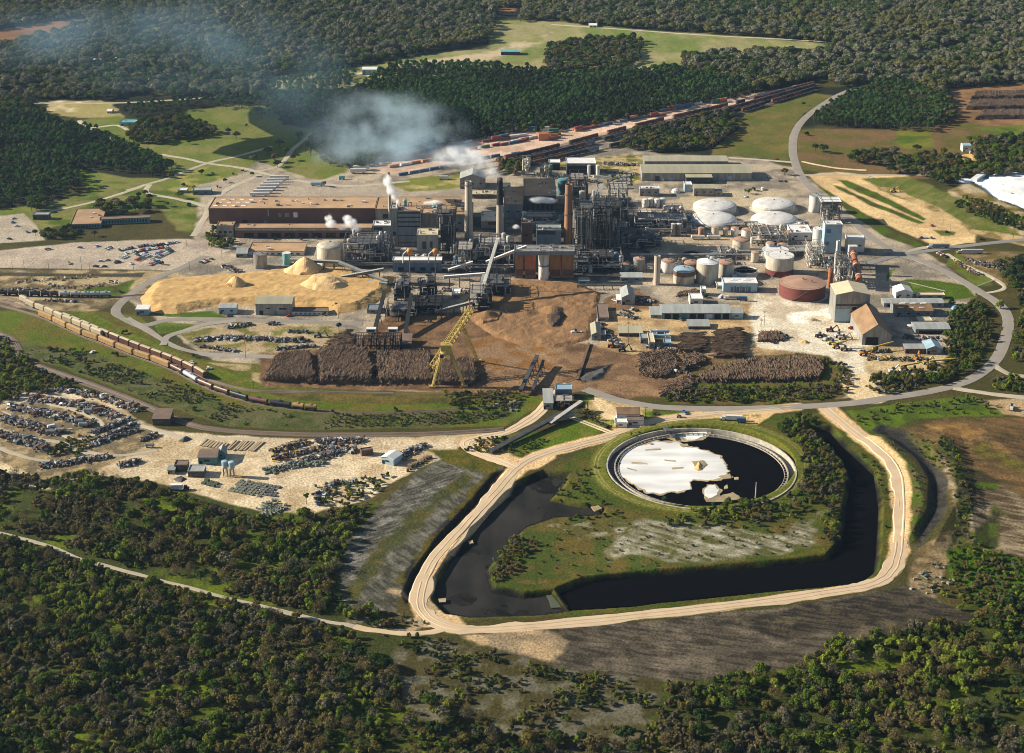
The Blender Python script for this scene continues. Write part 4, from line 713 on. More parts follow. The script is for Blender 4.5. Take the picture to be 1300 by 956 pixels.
def scatter(name, key, x, y, z, s, v):
    cn = bpy.data.collections.new('kinds of ' + name)
    for i, (c, t) in enumerate(KINDS[key]):
        mb = bpy.data.meshes.new('plant'); cv = np.empty(len(c.vertices) * 3, np.float32); c.vertices.foreach_get('co', cv)
        vs = [tuple(q) for q in cv.reshape(-1, 3).tolist()]; fs = [tuple(p.vertices) for p in c.polygons]; n0 = len(fs); b = len(vs)
        vs += [tuple(q.co) for q in t.vertices]; fs += [tuple(b + k for k in p.vertices) for p in t.polygons]
        mb.from_pydata(vs, [], fs); mb.materials.append(c.materials[0]); mb.materials.append(M['bark'])
        mb.polygons.foreach_set('material_index', [0] * n0 + [1] * (len(fs) - n0)); mb.update()
        o = bpy.data.objects.new('plant_%02d' % i, mb); cn.objects.link(o)
    n = len(x); me = bpy.data.meshes.new(name); me.vertices.add(n); me.vertices.foreach_set('co', np.stack([x, y, z], 1).astype(np.float32).ravel())
    r = np.random.default_rng(5)
    for an, ty, val in (('rz', 'FLOAT', r.uniform(0, 6.283, n)), ('sc', 'FLOAT', s), ('sh', 'FLOAT', r.uniform(.8, 1.25, n))):
        me.attributes.new(an, ty, 'POINT').data.foreach_set('value', np.asarray(val, np.float32))
    me.attributes.new('idx', 'INT', 'POINT').data.foreach_set('value', np.asarray(v, np.int32)); me.update()
    o = bpy.data.objects.new(name, me); COL.objects.link(o); tag(o, kind='stuff')
    ng = bpy.data.node_groups.new(name, 'GeometryNodeTree'); ng.interface.new_socket('Geometry', in_out='INPUT', socket_type='NodeSocketGeometry'); ng.interface.new_socket('Geometry', in_out='OUTPUT', socket_type='NodeSocketGeometry')
    N = ng.nodes; L = ng.links; gi = N.new('NodeGroupInput'); go = N.new('NodeGroupOutput'); ip = N.new('GeometryNodeInstanceOnPoints'); ci = N.new('GeometryNodeCollectionInfo')
    ci.inputs[0].default_value = cn; ci.inputs[1].default_value = True; ci.inputs[2].default_value = True
    def attr(nm, ty):
        a = N.new('GeometryNodeInputNamedAttribute'); a.data_type = ty; a.inputs[0].default_value = nm; return a.outputs[0]
    cx = N.new('ShaderNodeCombineXYZ'); L.new(attr('rz', 'FLOAT'), cx.inputs[2]); er = N.new('FunctionNodeEulerToRotation'); L.new(cx.outputs[0], er.inputs[0])
    sx = N.new('ShaderNodeCombineXYZ'); sc = attr('sc', 'FLOAT'); mu = N.new('ShaderNodeMath'); mu.operation = 'MULTIPLY'; L.new(sc, mu.inputs[0]); L.new(attr('sh', 'FLOAT'), mu.inputs[1])
    L.new(sc, sx.inputs[0]); L.new(sc, sx.inputs[1]); L.new(mu.outputs[0], sx.inputs[2])
    L.new(gi.outputs[0], ip.inputs['Points']); L.new(ci.outputs[0], ip.inputs['Instance']); ip.inputs['Pick Instance'].default_value = True
    L.new(attr('idx', 'INT'), ip.inputs['Instance Index']); L.new(er.outputs[0], ip.inputs['Rotation']); L.new(sx.outputs[0], ip.inputs['Scale']); L.new(ip.outputs[0], go.inputs[0])
    md = o.modifiers.new('scatter', 'NODES'); md.node_group = ng
INDIV = dict(shrub=150, bushy=290, snag=40, pine=200, oak=250, big=60)
NT = 0
for key, S in STANDS.items():
    x = np.array(S.x); y = np.array(S.y); s = np.array(S.s); v = np.array(S.v); lab = np.array(S.lab); X, Y = proj(x, y); z = hfun(X, Y) - .15
    k = z > -2.6; x, y, s, v, lab, X, Y, z = (a[k] for a in (x, y, s, v, lab, X, Y, z)); NT += len(x)
    vis = (X > 2) & (X < 1298) & (Y > 2) & (Y < 950); size = np.where(vis, s / np.hypot(y, CH), 0)
    if key in ('shrub',): size = np.where(np.isin(lab, ['brush']), size, size * 1.0)
    order = np.argsort(-size)[:INDIV[key]]; m = np.zeros(len(x), bool); m[order] = True
    for i in order.tolist():
        c, t = KINDS[key][v[i]]; l, g = LABS[str(lab[i])]
        noun = {'shrub': 'bush: ', 'bushy': 'leafy tree: ', 'snag': 'bare tree: '}.get(key, '') if lab[i] in ('brush', 'slope', 'verge', 'channel', 'island', 'right bank', 'log yard', 'trench', 'scrapyard', 'east lot') else ''
        tree_obj(key, x[i], y[i], z[i], s[i], random.uniform(0, 6.28), c, t, noun + l, (noun.replace(': ', ' ') + g))
    if (~m).any(): scatter(STUFFN[key], key, x[~m], y[~m], z[~m], s[~m], v[~m])
print('trees', NT, {k: len(s.x) for k, s in STANDS.items()})
# ------------------------------------------------------------------ buildings
def bldg(name, lab, cat, x0, x1, yb, hp, dp, wall, roof, kind='flat', fr=(), vents=0, sky=0, rot=None, group=None, skyspan=1.0, ov=.4, rise=None, z0=0.0, side=None):
    """A building by its front wall's foot line (x0..x1, yb), wall height and roof depth in picture units; fr = front features (part name, u0, u1, v0, v1, material)."""
    ax, ay = G(x0, yb, z0); bx, by = G(x1, yb, z0); h = hm(hp, yb); L = bx - ax; D = dm(dp, yb - hp)
    t = thing(name, lab, cat, (ax + bx) / 2, ay, z0, rot or 0.0, group)
    hx = L / 2
    rise = rise if rise is not None else {'gable_x': D * .18, 'gable_y': L * .2, 'shed': 1.5}.get(kind, 0)
    w_ = MB()
    if kind == 'gable_y':
        v = [(-hx, 0, 0), (hx, 0, 0), (hx, 0, h), (0, 0, h + rise), (-hx, 0, h), (-hx, D, 0), (hx, D, 0), (hx, D, h), (0, D, h + rise), (-hx, D, h)]
        w_.add(v, [(0, 1, 2, 3, 4), (9, 8, 7, 6, 5), (1, 6, 7, 2), (5, 0, 4, 9)])
    elif kind == 'gable_x':
        v = [(-hx, 0, 0), (-hx, D, 0), (-hx, D, h), (-hx, D / 2, h + rise), (-hx, 0, h), (hx, 0, 0), (hx, D, 0), (hx, D, h), (hx, D / 2, h + rise), (hx, 0, h)]
        w_.add(v, [(4, 3, 2, 1, 0), (5, 6, 7, 8, 9), (0, 5, 9, 4), (6, 1, 2, 7)])
    elif kind == 'shed':
        w_.add([(-hx, 0, 0), (hx, 0, 0), (hx, D, 0), (-hx, D, 0), (-hx, 0, h), (hx, 0, h), (hx, D, h + rise), (-hx, D, h + rise)], [(0, 1, 5, 4), (1, 2, 6, 5), (2, 3, 7, 6), (3, 0, 4, 7)])
    else: w_.box(0, D / 2, 0, L, D, h)
    w_.build('wall', wall, t); r = MB(); T = .35
    if kind == 'gable_y':
        for s in (-1, 1):
            xe = s * (hx + ov); ze = h - rise * ov / hx; q = [(xe, -ov, ze), (0, -ov, h + rise), (0, D + ov, h + rise), (xe, D + ov, ze)]
            r.add(q + [(a, b, c + T) for a, b, c in q], [(0, 1, 2, 3), (7, 6, 5, 4), (0, 4, 5, 1), (1, 5, 6, 2), (2, 6, 7, 3), (3, 7, 4, 0)])
    elif kind == 'gable_x':
        for y0, y1 in ((-ov, D / 2), (D + ov, D / 2)):
            ze = h - rise * ov / (D / 2) ; q = [(-hx - ov, y0, ze), (hx + ov, y0, ze), (hx + ov, y1, h + rise), (-hx - ov, y1, h + rise)]
            r.add(q + [(a, b, c + T) for a, b, c in q], [(0, 1, 2, 3), (7, 6, 5, 4), (0, 4, 5, 1), (1, 5, 6, 2), (2, 6, 7, 3), (3, 7, 4, 0)])
    elif kind == 'shed':
        q = [(-hx - ov, -ov, h), (hx + ov, -ov, h), (hx + ov, D + ov, h + rise), (-hx - ov, D + ov, h + rise)]
        r.add(q + [(a, b, c + T) for a, b, c in q], [(0, 1, 2, 3), (7, 6, 5, 4), (0, 4, 5, 1), (1, 5, 6, 2), (2, 6, 7, 3), (3, 7, 4, 0)])
    else:
        r.box(0, D / 2, h, L + .3, D + .3, .25)
        for a in (-1, 1): r.box(a * (hx + .05), D / 2, h + .25, .35, D + .3, .55); r.box(0, D / 2 + a * (D / 2 + .05), h + .25, L - .6, .35, .55)
    R = r.build('roof', roof, t)
    if not fr and cat in ('mill building', 'building', 'workshop', 'shed', 'house', 'hut', 'office', 'tower', 'barn'):
        n_ = max(1, int(L / 7)); fr = [('window', (i + .3) / n_, (i + .62) / n_, .45, .45 + min(.25, 1.4 / max(h, 2)), 'glass') for i in range(n_)][:14] + [('door', .06, .06 + min(.2, 2.2 / L), 0, min(.6, 2.8 / h), ['opening', 'greymetal', 'brownclad'][int(x0) % 3])]
    for nm, u0, u1, v0, v1, m in fr:
        b = MB(); xa = -hx + L * u0; xb = -hx + L * u1; b.box((xa + xb) / 2, -.08, h * v0 + .02, xb - xa, .3, h * (v1 - v0)); b.build(nm, m, t)
    rr = random.Random(int(x0 * 7 + yb))
    def rz(x, y):
        if kind == 'gable_y': return h + rise * (1 - abs(x) / hx) + T
        if kind == 'gable_x': return h + rise * (1 - abs(y - D / 2) / (D / 2)) + T
        return h + .25 + (rise * y / D if kind == 'shed' else 0)
    for i in range(vents):
        x = rr.uniform(-hx * .92, hx * .92); y = rr.uniform(D * .12, D * .88); b = MB(); s = rr.uniform(1.0, 2.2)
        if rr.random() < .5: b.box(x, y, rz(x, y) - .1, s * 1.6, s * 1.3, s * .8)
        else: b.cyl(x, y, rz(x, y) - .1, s * .4, s * .9, 10); b.cyl(x, y, rz(x, y) + s * .75, s * .6, s * .25, 10)
        b.build('roof_vent', rr.choice(['greymetal', 'steel', 'white']), R)
    for i in range(sky):
        n = max(1, sky // 3); cx = -hx + skyspan * L * ((i % n) + .6 + .25 * (i // n)) / (n + .6); y = D * (.22 + .28 * (i // n)); b = MB()
        if kind == 'gable_y': continue
        b.box(cx, y, rz(cx, y) - .15, skyspan * L / n * .42, D * .08, .5); b.build('skylight', 'white_roof', R)
    return t, L, D, h
# ------------------------------------------------------------------ tanks
def railing(mb, r, z, n=20):
    for i in range(n):
        a = 2 * math.pi * i / n; b = 2 * math.pi * (i + 1) / n; p = (r * math.cos(a), r * math.sin(a)); q = (r * math.cos(b), r * math.sin(b))
        mb.beam((*p, z), (*p, z + 1.1), .12); mb.beam((*p, z + 1.1), (*q, z + 1.1), .12)
def tank(name, lab, cx, yb, rp, hp, shell, roof='dome', roofm=None, bands=(), group=None, ladder=True, liquid=None, legs=0, n=40, rise=None, z0=0.0, pad=False):
    x, y = G(cx, yb); r = rp * mpp(yb); h = hm(hp, yb); t = thing(name, lab, 'tank', x, y + 0.0, z0, 0, group); s = MB(); roofm = roofm or shell
    rise = rise if rise is not None else r * .22; zl = legs
    if legs:
        g = MB()
        for i in range(4): a = math.pi / 4 + i * math.pi / 2; g.beam((r * .8 * math.cos(a), r * .8 * math.sin(a), 0), (r * .8 * math.cos(a), r * .8 * math.sin(a), zl + .3), .35)
        for i in range(4):
            a = math.pi / 4 + i * math.pi / 2; b = a + math.pi / 2; g.beam((r * .8 * math.cos(a), r * .8 * math.sin(a), .5), (r * .8 * math.cos(b), r * .8 * math.sin(b), zl - .5), .15)
        g.build('leg_frame', 'steel', t); s.lathe(0, 0, [(.4, zl - r * .8), (r, zl), (r, zl + h)], n)
    else: s.lathe(0, 0, [(r, 0), (r, h)], n)
    if roof == 'open':
        s.lathe(0, 0, [(r, h), (r - .35, h + .02), (r - .35, 0.2)], n)
    s.build('shell', shell, t)
    for z0_, z1_, m in bands:
        b = MB(); b.lathe(0, 0, [(r + .05, h * z0_), (r + .08, h * z0_), (r + .08, h * z1_), (r + .05, h * z1_)], n); b.build('band', m, t)
    rb = MB()
    if roof == 'dome': rb.lathe(0, 0, [(r + .12, zl + h - .3), (r + .12, zl + h)] + [(max(r * math.cos(a), .01), zl + h + rise * math.sin(a)) for a in [math.radians(q) for q in (10, 25, 40, 55, 70, 82, 90)]], n)
    elif roof == 'cone': rb.lathe(0, 0, [(r + .15, zl + h - .2), (r + .15, zl + h), (.05, zl + h + rise)], n)
    elif roof == 'flat': rb.cyl(0, 0, zl + h, r + .05, .2, n)
    if roof == 'open':
        q = MB(); q.cyl(0, 0, h * .80, r - .36, .1, n); q.build('liquid', liquid or 'blackliq', t)
        w = MB(); w.box(0, 0, h + .1, 2 * r, 1.2, .3); w.cyl(0, 0, h * .8, .8, h * .25, 10); w.build('bridge', 'steel', t)
    else:
        R = rb.build('roof', roofm, t)
        if rp > 7:
            v = MB(); v.cyl(0, 0, zl + h + rise * .97, .7, 1.0, 10); v.box(r * .35, -r * .2, zl + h + rise * .75, 1.2, 1.2, .9); v.build('roof_hatch', 'steel', R)
    if rp > 6:
        g = MB(); railing(g, r + .02, zl + h + (.0), 28 if rp > 12 else 16); g.build('railing', 'steel', t)
    if ladder and rp > 3:
        g = MB(); a0 = math.radians(235); m_ = 14
        for i in range(m_):
            a = a0 + i * .05; b = a + .05; g.beam(((r + .5) * math.cos(a), (r + .5) * math.sin(a), h * i / m_), ((r + .5) * math.cos(b), (r + .5) * math.sin(b), h * (i + 1) / m_), .7, .15)
        g.build('stair', 'steel', t)
    if pad: g = MB(); g.cyl(0, 0, -.2, r * 1.13, .45, n); g.build('ring_pad', 'cream', t)
    return t
def hvessel(name, lab, x0, x1, yb, rp, m, group=None):
    ax, ay = G(x0, yb); bx, _ = G(x1, yb); r = rp * mpp(yb); t = thing(name, lab, 'tank', (ax + bx) / 2, ay, 0, 0, group); s = MB(); hl = (bx - ax) / 2
    s.tube((-hl + r * .4, 0, r + 1), (hl - r * .4, 0, r + 1), r, 16); s.tube((-hl, 0, r + 1), (-hl + r * .4, 0, r + 1), r * .55, 16, 0, r); s.tube((hl - r * .4, 0, r + 1), (hl, 0, r + 1), r, 16, 0, r * .55); s.build('shell', m, t)
    for a in (-.6, .6): g = MB(); g.box(a * hl, 0, 0, .8, r * 1.6, r); g.build('saddle', 'concrete', t)
    return t
# ------------------------------------------------------------------ chimneys
def stack(name, lab, cx, yb, yt, rb_, rt_, m, top=None, topfrac=0, rings=(), cat='chimney', base=None):
    x, y = G(cx, yb); h = hm(yb - yt, yb) * (1 + .03); r0 = rb_ * mpp(yb); r1 = rt_ * mpp(yb) * .97; t = thing(name, lab, cat, x, y); n = 28
    f = 1 - topfrac; rm = r0 + (r1 - r0) * f
    s = MB(); s.lathe(0, 0, [(r0, 0), (rm, h * f)] + ([(r1, h), (r1 - .4, h), (r1 - .5, h - 3)] if not topfrac else []), n); s.build('shaft', m, t)
    if topfrac: s = MB(); s.lathe(0, 0, [(rm + .03, h * f), (r1 + .03, h), (r1 - .4, h), (r1 - .5, h - 3)], n); s.build('blackened_top', top, t)
    q = MB(); q.cyl(0, 0, h - 2.5, r1 - .45, .2, n); q.build('flue', 'soot', t)
    for fz in rings: g = MB(); rr_ = r0 + (r1 - r0) * fz; g.lathe(0, 0, [(rr_, h * fz), (rr_ + .9, h * fz), (rr_ + .9, h * fz + .25), (rr_, h * fz + .25)], n); railing(g, rr_ + .85, h * fz + .2, 14); g.build('platform', 'steel', t)
    g = MB(); g.beam((0, -r0 - .2, 0), (0, -r1 - .2, h), .35, .2); g.build('ladder', 'steel', t)
    if base: b = MB(); b.cyl(0, 0, 0, r0 * 1.35, 2.0, 16); b.build('footing', base, t)
    return t, h
# ------------------------------------------------------------------ frames, pipe work, process plant
def lattice(mb, x0, x1, y0, y1, z0, z1, nx, ny, nz, w=.35, diag=True):
    X = [x0 + (x1 - x0) * i / nx for i in range(nx + 1)]; Y = [y0 + (y1 - y0) * i / ny for i in range(ny + 1)]; Zz = [z0 + (z1 - z0) * i / nz for i in range(nz + 1)]
    for x in X:
        for y in Y: mb.beam((x, y, z0), (x, y, z1), w)
    for z in Zz[1:]:
        for y in Y: mb.beam((x0, y, z), (x1, y, z), w * .8)
        for x in X: mb.beam((x, y0, z), (x, y1, z), w * .8)
    if diag:
        for i in range(nx):
            for k in range(nz):
                if (i + k) % 2 == 0: mb.beam((X[i], y0, Zz[k]), (X[i + 1], y0, Zz[k + 1]), w * .6)
def plantblock(name, lab, cat, x0, x1, yb, hp, dp, frame='darksteel', vm=('greymetal', 'palepipe', 'steel'), nves=8, npipe=14, seed=1, decks=3, clad=None, group=None):
    """An open steel process structure: frame, decks, vessels, pipework."""
    ax, ay = G(x0, yb); bx, _ = G(x1, yb); L = bx - ax; h = hm(hp, yb); D = dm(dp, yb - hp * .6); t = thing(name, lab, cat, (ax + bx) / 2, ay, 0, 0, group); r = random.Random(seed)
    m = MB(); lattice(m, -L / 2, L / 2, 0, D, 0, h, max(2, int(L / 7)), max(1, int(D / 8)), max(2, int(h / 5)), .4); m.build('steel_frame', frame, t)
    for k in range(decks):
        z = h * (k + 1) / (decks + .3); w = r.uniform(.55, 1.0); cx = r.uniform(-1, 1) * L * (1 - w) / 2; d = MB(); d.box(cx, D / 2, z, L * w, D * r.uniform(.6, .98), .3); d.build('deck', r.choice([frame, 'steel', 'concrete']), t)
    for k in range(nves):
        x = -L / 2 + L * (k + .5) / nves + r.uniform(-1, 1); y = r.uniform(.1, .9) * D; rr_ = r.uniform(.9, 2.3) * min(1.2, L / nves / 4 + .4); z = h * r.choice([0, 0, .3, .55]); hh = h * r.uniform(.25, .65); hh = min(hh, h * 1.15 - z); v = MB()
        v.lathe(x, y, [(rr_, z), (rr_, z + hh), (rr_ * .8, z + hh + rr_ * .4), (.1, z + hh + rr_ * .6)], 14); v.build('vessel', r.choice(vm), t)
    p = MB()
    for k in range(npipe):
        x = r.uniform(-.5, .5) * L; y = r.choice([-.8, -.4, D * .5, D * .9]); z = r.uniform(.1, 1.05) * h; rr_ = r.uniform(.15, .5); x2 = x + r.uniform(-.4, .4) * L; x2 = max(-L / 2, min(L / 2, x2)); z2 = r.uniform(0, .9) * h
        p.tube((x, y, z), (x2, y, z), rr_, 6); p.tube((x2, y, z), (x2, y, z2), rr_, 6); p.tube((x2, y, z2), (x2, D * .5, z2), rr_, 6)
    p.build('pipework', r.choice(['palepipe', 'greymetal']), t)
    if clad:
        c = MB(); c.box(clad[1] * L, D * .5, h * clad[2], L * clad[3], D * .9, h * (clad[4] - clad[2])); c.build('cladding', clad[0], t)
    return t, L, D, h
def gallery(name, lab, p0, p1, w, wm='palepipe', supports=3, hh=2.6, roofm='greyroof', sm='darksteel', cat='conveyor', group=None, trough=False):
    """A covered conveyor between two raised points (px, py, height)."""
    a = Vector((*G(p0[0], p0[1], p0[2]), p0[2])); b = Vector((*G(p1[0], p1[1], p1[2]), p1[2])); t = thing(name, lab, cat, a.x, a.y, 0, 0, group); d = b - a
    m = MB(); m.beam((0, 0, a.z), (d.x, d.y, b.z), w, hh); m.build('gallery', wm, t)
    m = MB(); m.beam((0, 0, a.z + hh / 2 + .12), (d.x, d.y, b.z + hh / 2 + .12), w + .5, .2); m.build('roof', roofm, t)
    for i in range(supports):
        f = (i + .5) / supports; q = a.lerp(b, f) - Vector((a.x, a.y, 0)); top = q.z - hh / 2
        if top < 2.5: continue
        m = MB(); s = Vector((-d.y, d.x, 0)); s = s.normalized() if s.length > .1 else Vector((1, 0, 0))
        for k in (-1, 1): m.beam((q.x + s.x * k * w * .9, q.y + s.y * k * w * .9, 0), (q.x + s.x * k * w * .35, q.y + s.y * k * w * .35, top), .45)
        for fz in (.3, .6, .9): m.beam((q.x - s.x * w * .6, q.y - s.y * w * .6, top * fz), (q.x + s.x * w * .6, q.y + s.y * w * .6, top * fz), .3)
        m.build('trestle', sm, t)
    return t
def piperack(name, lab, x0, x1, py, h, n=5, m='steel', pm='palepipe', group='pipe racks'):
    ax, ay = G(x0, py); bx, _ = G(x1, py); L = bx - ax; t = thing(name, lab, 'pipe rack', ax, ay, 0, 0, group); f = MB(); k = max(3, int(L / 7))
    for i in range(k + 1):
        x = L * i / k
        for y in (0, 4): f.beam((x, y, 0), (x, y, h), .35)
        for z in (h * .6, h): f.beam((x, 0, z), (x, 4, z), .3)
    for y in (0, 4): f.beam((0, y, h), (L, y, h), .3)
    f.build('steel_frame', m, t); r = random.Random(int(x0)); p = MB()
    for i in range(n): y = .4 + 3.4 * i / max(1, n - 1); z = r.choice([h * .6, h]) + .35; p.tube((0, y, z), (L, y, z), r.uniform(.15, .35), 6)
    p.build('pipework', pm, t); return t
# ================================================================== the mill
W = 'window'; D_ = 'door'
win = lambda n, v0, v1, m='glass', a=.05, b=.95, f=.5: [('window', a + (b - a) * (i + .5 - f / 2) / n, a + (b - a) * (i + .5 + f / 2) / n, v0, v1, m) for i in range(n)]
bldg('warehouse', 'very long dark brown flat-roofed warehouse with tan roof, behind the left half of the mill', 'warehouse', 266, 476, 284, 19, 14, 'brownclad', 'tanroof', fr=[('panel', .355, .362, .5, .95, 'greymetal'), ('window', .42, .438, .45, .7, 'bluegrey'), ('window', .46, .485, .45, .7, 'bluegrey'), ('window', .51, .535, .42, .75, 'white'), ('door', .2, .23, 0, .25, 'opening'), ('door', .33, .35, 0, .22, 'bluepaint'), ('window', .72, .74, .4, .7, 'greymetal')], vents=26, sky=12, skyspan=.26)
bldg('mill_building', 'long paper machine hall with tan roof and pale end wall behind the left process towers', 'mill building', 477, 585, 285, 19, 15, 'concrete', 'tanroof', vents=16, fr=win(6, .4, .7, 'glass'))
bldg('loading_annex', 'long low annex with tan roof and pale edge in front of the brown warehouse', 'building', 299, 472, 302, 12, 5.5, 'brownclad', 'tanroof', vents=7, fr=[('band', 0, 1, .78, .98, 'concrete')] + win(9, .05, .5, 'opening', f=.7))
bldg('office_block', 'small pale block with tan roof at the left end of the long low annex', 'building', 276, 297, 301, 14, 5, 'concrete', 'tanroof', vents=3, fr=win(3, .35, .55))
bldg('low_workshop', 'low white-walled building with wide tan roof between the annex and the chip pile', 'building', 315, 386, 324, 4.5, 11, 'white', 'tanroof', vents=3, fr=win(8, .2, .6))
bldg('shed', 'small grey shed beside the grey round tank left of the low white-walled building', 'shed', 300, 314, 327, 5, 7, 'bluegrey', 'greyroof', 'gable_x')
tank('storage_tank', 'grey round tank at the back of the yellow chip pile', 331, 339, 8.5, 17, 'greymetal', 'flat')
tank('storage_tank', 'small teal tank at the back of the yellow chip pile', 364.5, 335, 5.3, 14, 'tealtank', 'flat', 'white')
tank('storage_tank', 'big cream domed tank right of the low white-walled building', 420, 334, 17, 22, 'cream', 'dome', 'cream', rise=4)
bldg('pump_house', 'grey box building built against the big cream domed tank', 'building', 407, 434, 337, 13, 6, 'greymetal', 'greyroof', vents=2)
plantblock('evaporator_plant', 'cluster of pale upright vessels between the cream domed tank and grey boiler house', 'process plant', 437, 494, 337, 30, 12, 'steel', ('palepipe', 'white', 'greymetal', 'cream'), 20, 34, 3, 3)
plantblock('evaporator_plant', 'lower row of grey vessels in front of the white-topped control block', 'process plant', 470, 500, 330, 22, 8, 'steel', ('palepipe', 'greymetal'), 9, 16, 4, 2)
bldg('control_block', 'white-topped control block left of the louvred grey boiler house', 'mill building', 474, 499, 309, 22, 6, 'bluegrey', 'white_roof', vents=5, fr=[('window', .05, .5, .78, .92, 'glass')])
bldg('boiler_house', 'tall grey boiler house with dark horizontal louvre bands', 'mill building', 506, 534, 313, 44, 5, 'bluegrey', 'tanroof', vents=6, fr=[('louvre_band', .0, 1, .94, .975, 'opening'), ('louvre_band', .0, 1, .82, .85, 'opening'), ('louvre_band', .0, 1, .69, .72, 'opening'), ('louvre_band', .0, 1, .56, .59, 'opening'), ('louvre_band', 0, 1, .31, .33, 'darksteel'), ('louvre_band', 0, 1, .10, .12, 'darksteel')])
bldg('boiler_stair_tower', 'narrow grey tower against the left side of the louvred boiler house', 'tower', 497, 505.5, 313, 47, 5, 'greymetal', 'greyroof', vents=1, fr=win(1, .3, .4))
bldg('precipitator', 'pale grey box tower with dark panels, right of the louvred boiler house', 'mill building', 530, 556, 330, 31, 8, 'concrete', 'creamroof', fr=[('panel', .25, .45, .45, .75, 'darksteel'), ('panel', .62, .75, .5, .75, 'darksteel')], vents=4)
bldg('mill_tower', 'tan and grey tower behind the pale box tower', 'mill building', 536, 556, 308, 36, 6, 'concrete', 'tanroof', vents=6)
plantblock('recovery_boiler', 'dark open steel recovery boiler between the pale box tower and the concrete chimney', 'process plant', 555, 578, 322, 52, 8, 'darksteel', ('greymetal', 'steel', 'cream'), 9, 22, 8, 5, clad=('darksteel', .05, .25, .7, .92))
plantblock('process_tower', 'dark pipe-laden tower in front of the concrete chimney foot', 'process plant', 575, 600, 345, 30, 12, 'darksteel', ('greymetal', 'bluepaint', 'steel'), 8, 22, 9, 3)
plantblock('process_tower', 'low dark machinery under the two boiler chimneys', 'process plant', 600, 652, 338, 26, 16, 'darksteel', ('greymetal', 'palepipe', 'steel'), 14, 34, 10, 3)
plantblock('process_tower', 'roof machinery on the hall behind the grey boiler house', 'process plant', 508, 560, 292, 28, 6, 'steel', ('palepipe', 'white', 'tealtank'), 14, 22, 11, 2)
tank('hopper', 'pale conical silo at the foot of the louvred boiler house', 514, 332, 5.5, 12, 'cream', 'flat', legs=3)
for s_ in (('chimney', 'tall concrete chimney, left of the two largest chimneys', 595.3, 313, 234, 5.6, 4.3, 'concrete_stack', None, 0, (.94,)), ('chimney', 'tall smoking chimney with a black upper half, beside the paper hall', 634.8, 308, 230, 5.2, 3.6, 'concrete_stack', 'soot', .40, (.6,)), ('chimney', 'rusty red brown brick chimney right of the tan-roofed paper hall', 721, 318, 238, 5.6, 4.4, 'rust_stack', None, 0, (.55, .85))):
    stack(*s_, base='concrete')
stack('chimney', 'slender pale chimney behind the grey boiler house, leftmost of the chimneys', 495.5, 285, 222, 2.3, 1.6, 'concrete_stack')
stack('vent_stack', 'thin pale steam vent pipe rising beside the louvred boiler house', 505.5, 311, 257, 1.1, 1.0, 'white', rings=(.6,), cat='chimney')
bldg('mill_building', 'grey steep gabled hall behind the concrete chimney', 'mill building', 584, 616, 240, 13, 8, 'greymetal', 'greyroof', 'gable_y', rise=5)
bldg('mill_building', 'low flat-roofed building right of the concrete chimney, behind the hall', 'mill building', 598, 626, 252, 5, 5, 'brownclad', 'creamroof', vents=4)
bldg('mill_building', 'narrow tan-roofed block between the concrete chimney and the paper machine hall', 'mill building', 578, 600, 293, 20, 15, 'bluegrey', 'tanroof', vents=5)
bldg('mill_building', 'pale low-roofed block between the two boiler chimneys', 'mill building', 611, 632, 290, 9, 12, 'concrete', 'creamroof', vents=6, fr=[('panel', .4, .95, .5, .95, 'redtank')])
bldg('mill_building', 'brick block with cream roof right of the smoking chimney', 'mill building', 636, 648, 250, 8, 9, 'brownclad', 'creamroof', vents=3)
bldg('paper_hall', 'grey-walled front wing of the tan-roofed paper hall, right of the smoking chimney', 'mill building', 640, 664, 277, 17, 22, 'bluegrey', 'tanroof', vents=5)
bldg('paper_hall', 'big tan flat-roofed paper hall left of the rusty chimney', 'mill building', 665, 706, 273, 24, 21, 'darksteel', 'tanroof', vents=7, fr=win(6, .2, .6, 'glass'))
plantblock('cooling_units', 'bank of pale fan units with steam in front of the big tan-roofed paper hall', 'process plant', 664, 714, 288, 13, 8, 'steel', ('palepipe', 'tealtank', 'greymetal'), 16, 24, 14, 2)
bldg('power_house', 'blue grey power house block in front of the rusty chimney', 'mill building', 681, 712, 320, 27, 7, 'bluegrey', 'greyroof', vents=3, fr=[('panel', .0, .75, .82, .98, 'darksteel')])
bldg('power_house', 'brown machinery block left of the blue grey power house', 'mill building', 662, 676, 312, 28, 6, 'brownclad', 'brownroof', vents=4)
for i, (a, b, m_, lb) in enumerate(((654, 664, 'orangeclad', 'bright orange cladding at the left end'), (666, 680, 'kilnred', 'dark red cladding'), (698, 712, 'orangeclad', 'brown orange cladding'), (713, 728, 'orangeclad', 'brown orange cladding at the right end'))):
    bldg('bark_boiler_bay', 'boiler bay with ' + lb + (', beside the pale silo' if i == 2 else '') + ' of the wide power boiler', 'mill building', a, b, 353, 31, 4, m_, 'greyroof', fr=[('panel', .05, .95, .1, .35, 'brownclad')])
bldg('power_boiler', 'wide flat blue grey deck building right above the orange boiler bays', 'mill building', 653, 729, 344, 26, 6, 'bluegrey', 'greymetal', vents=9)
bldg('power_boiler_fascia', 'pale blue overhanging edge block on top of the orange boiler bays', 'canopy', 653, 729, 324, 4, 3, 'bluegrey', 'greymetal', vents=3, z0=25.5)
tank('silo', 'pale lilac silo in the middle of the orange boiler bays', 690, 354, 6.5, 33, 'white', 'flat', bands=((.5, .56, 'steel'),))
plantblock('bark_boiler', 'dark steel boiler towers right of the rusty chimney', 'process plant', 728, 752, 330, 66, 14, 'darksteel', ('greymetal', 'palepipe', 'rust_stack'), 14, 34, 15, 5, clad=('darksteel', -.1, .3, .4, .8))
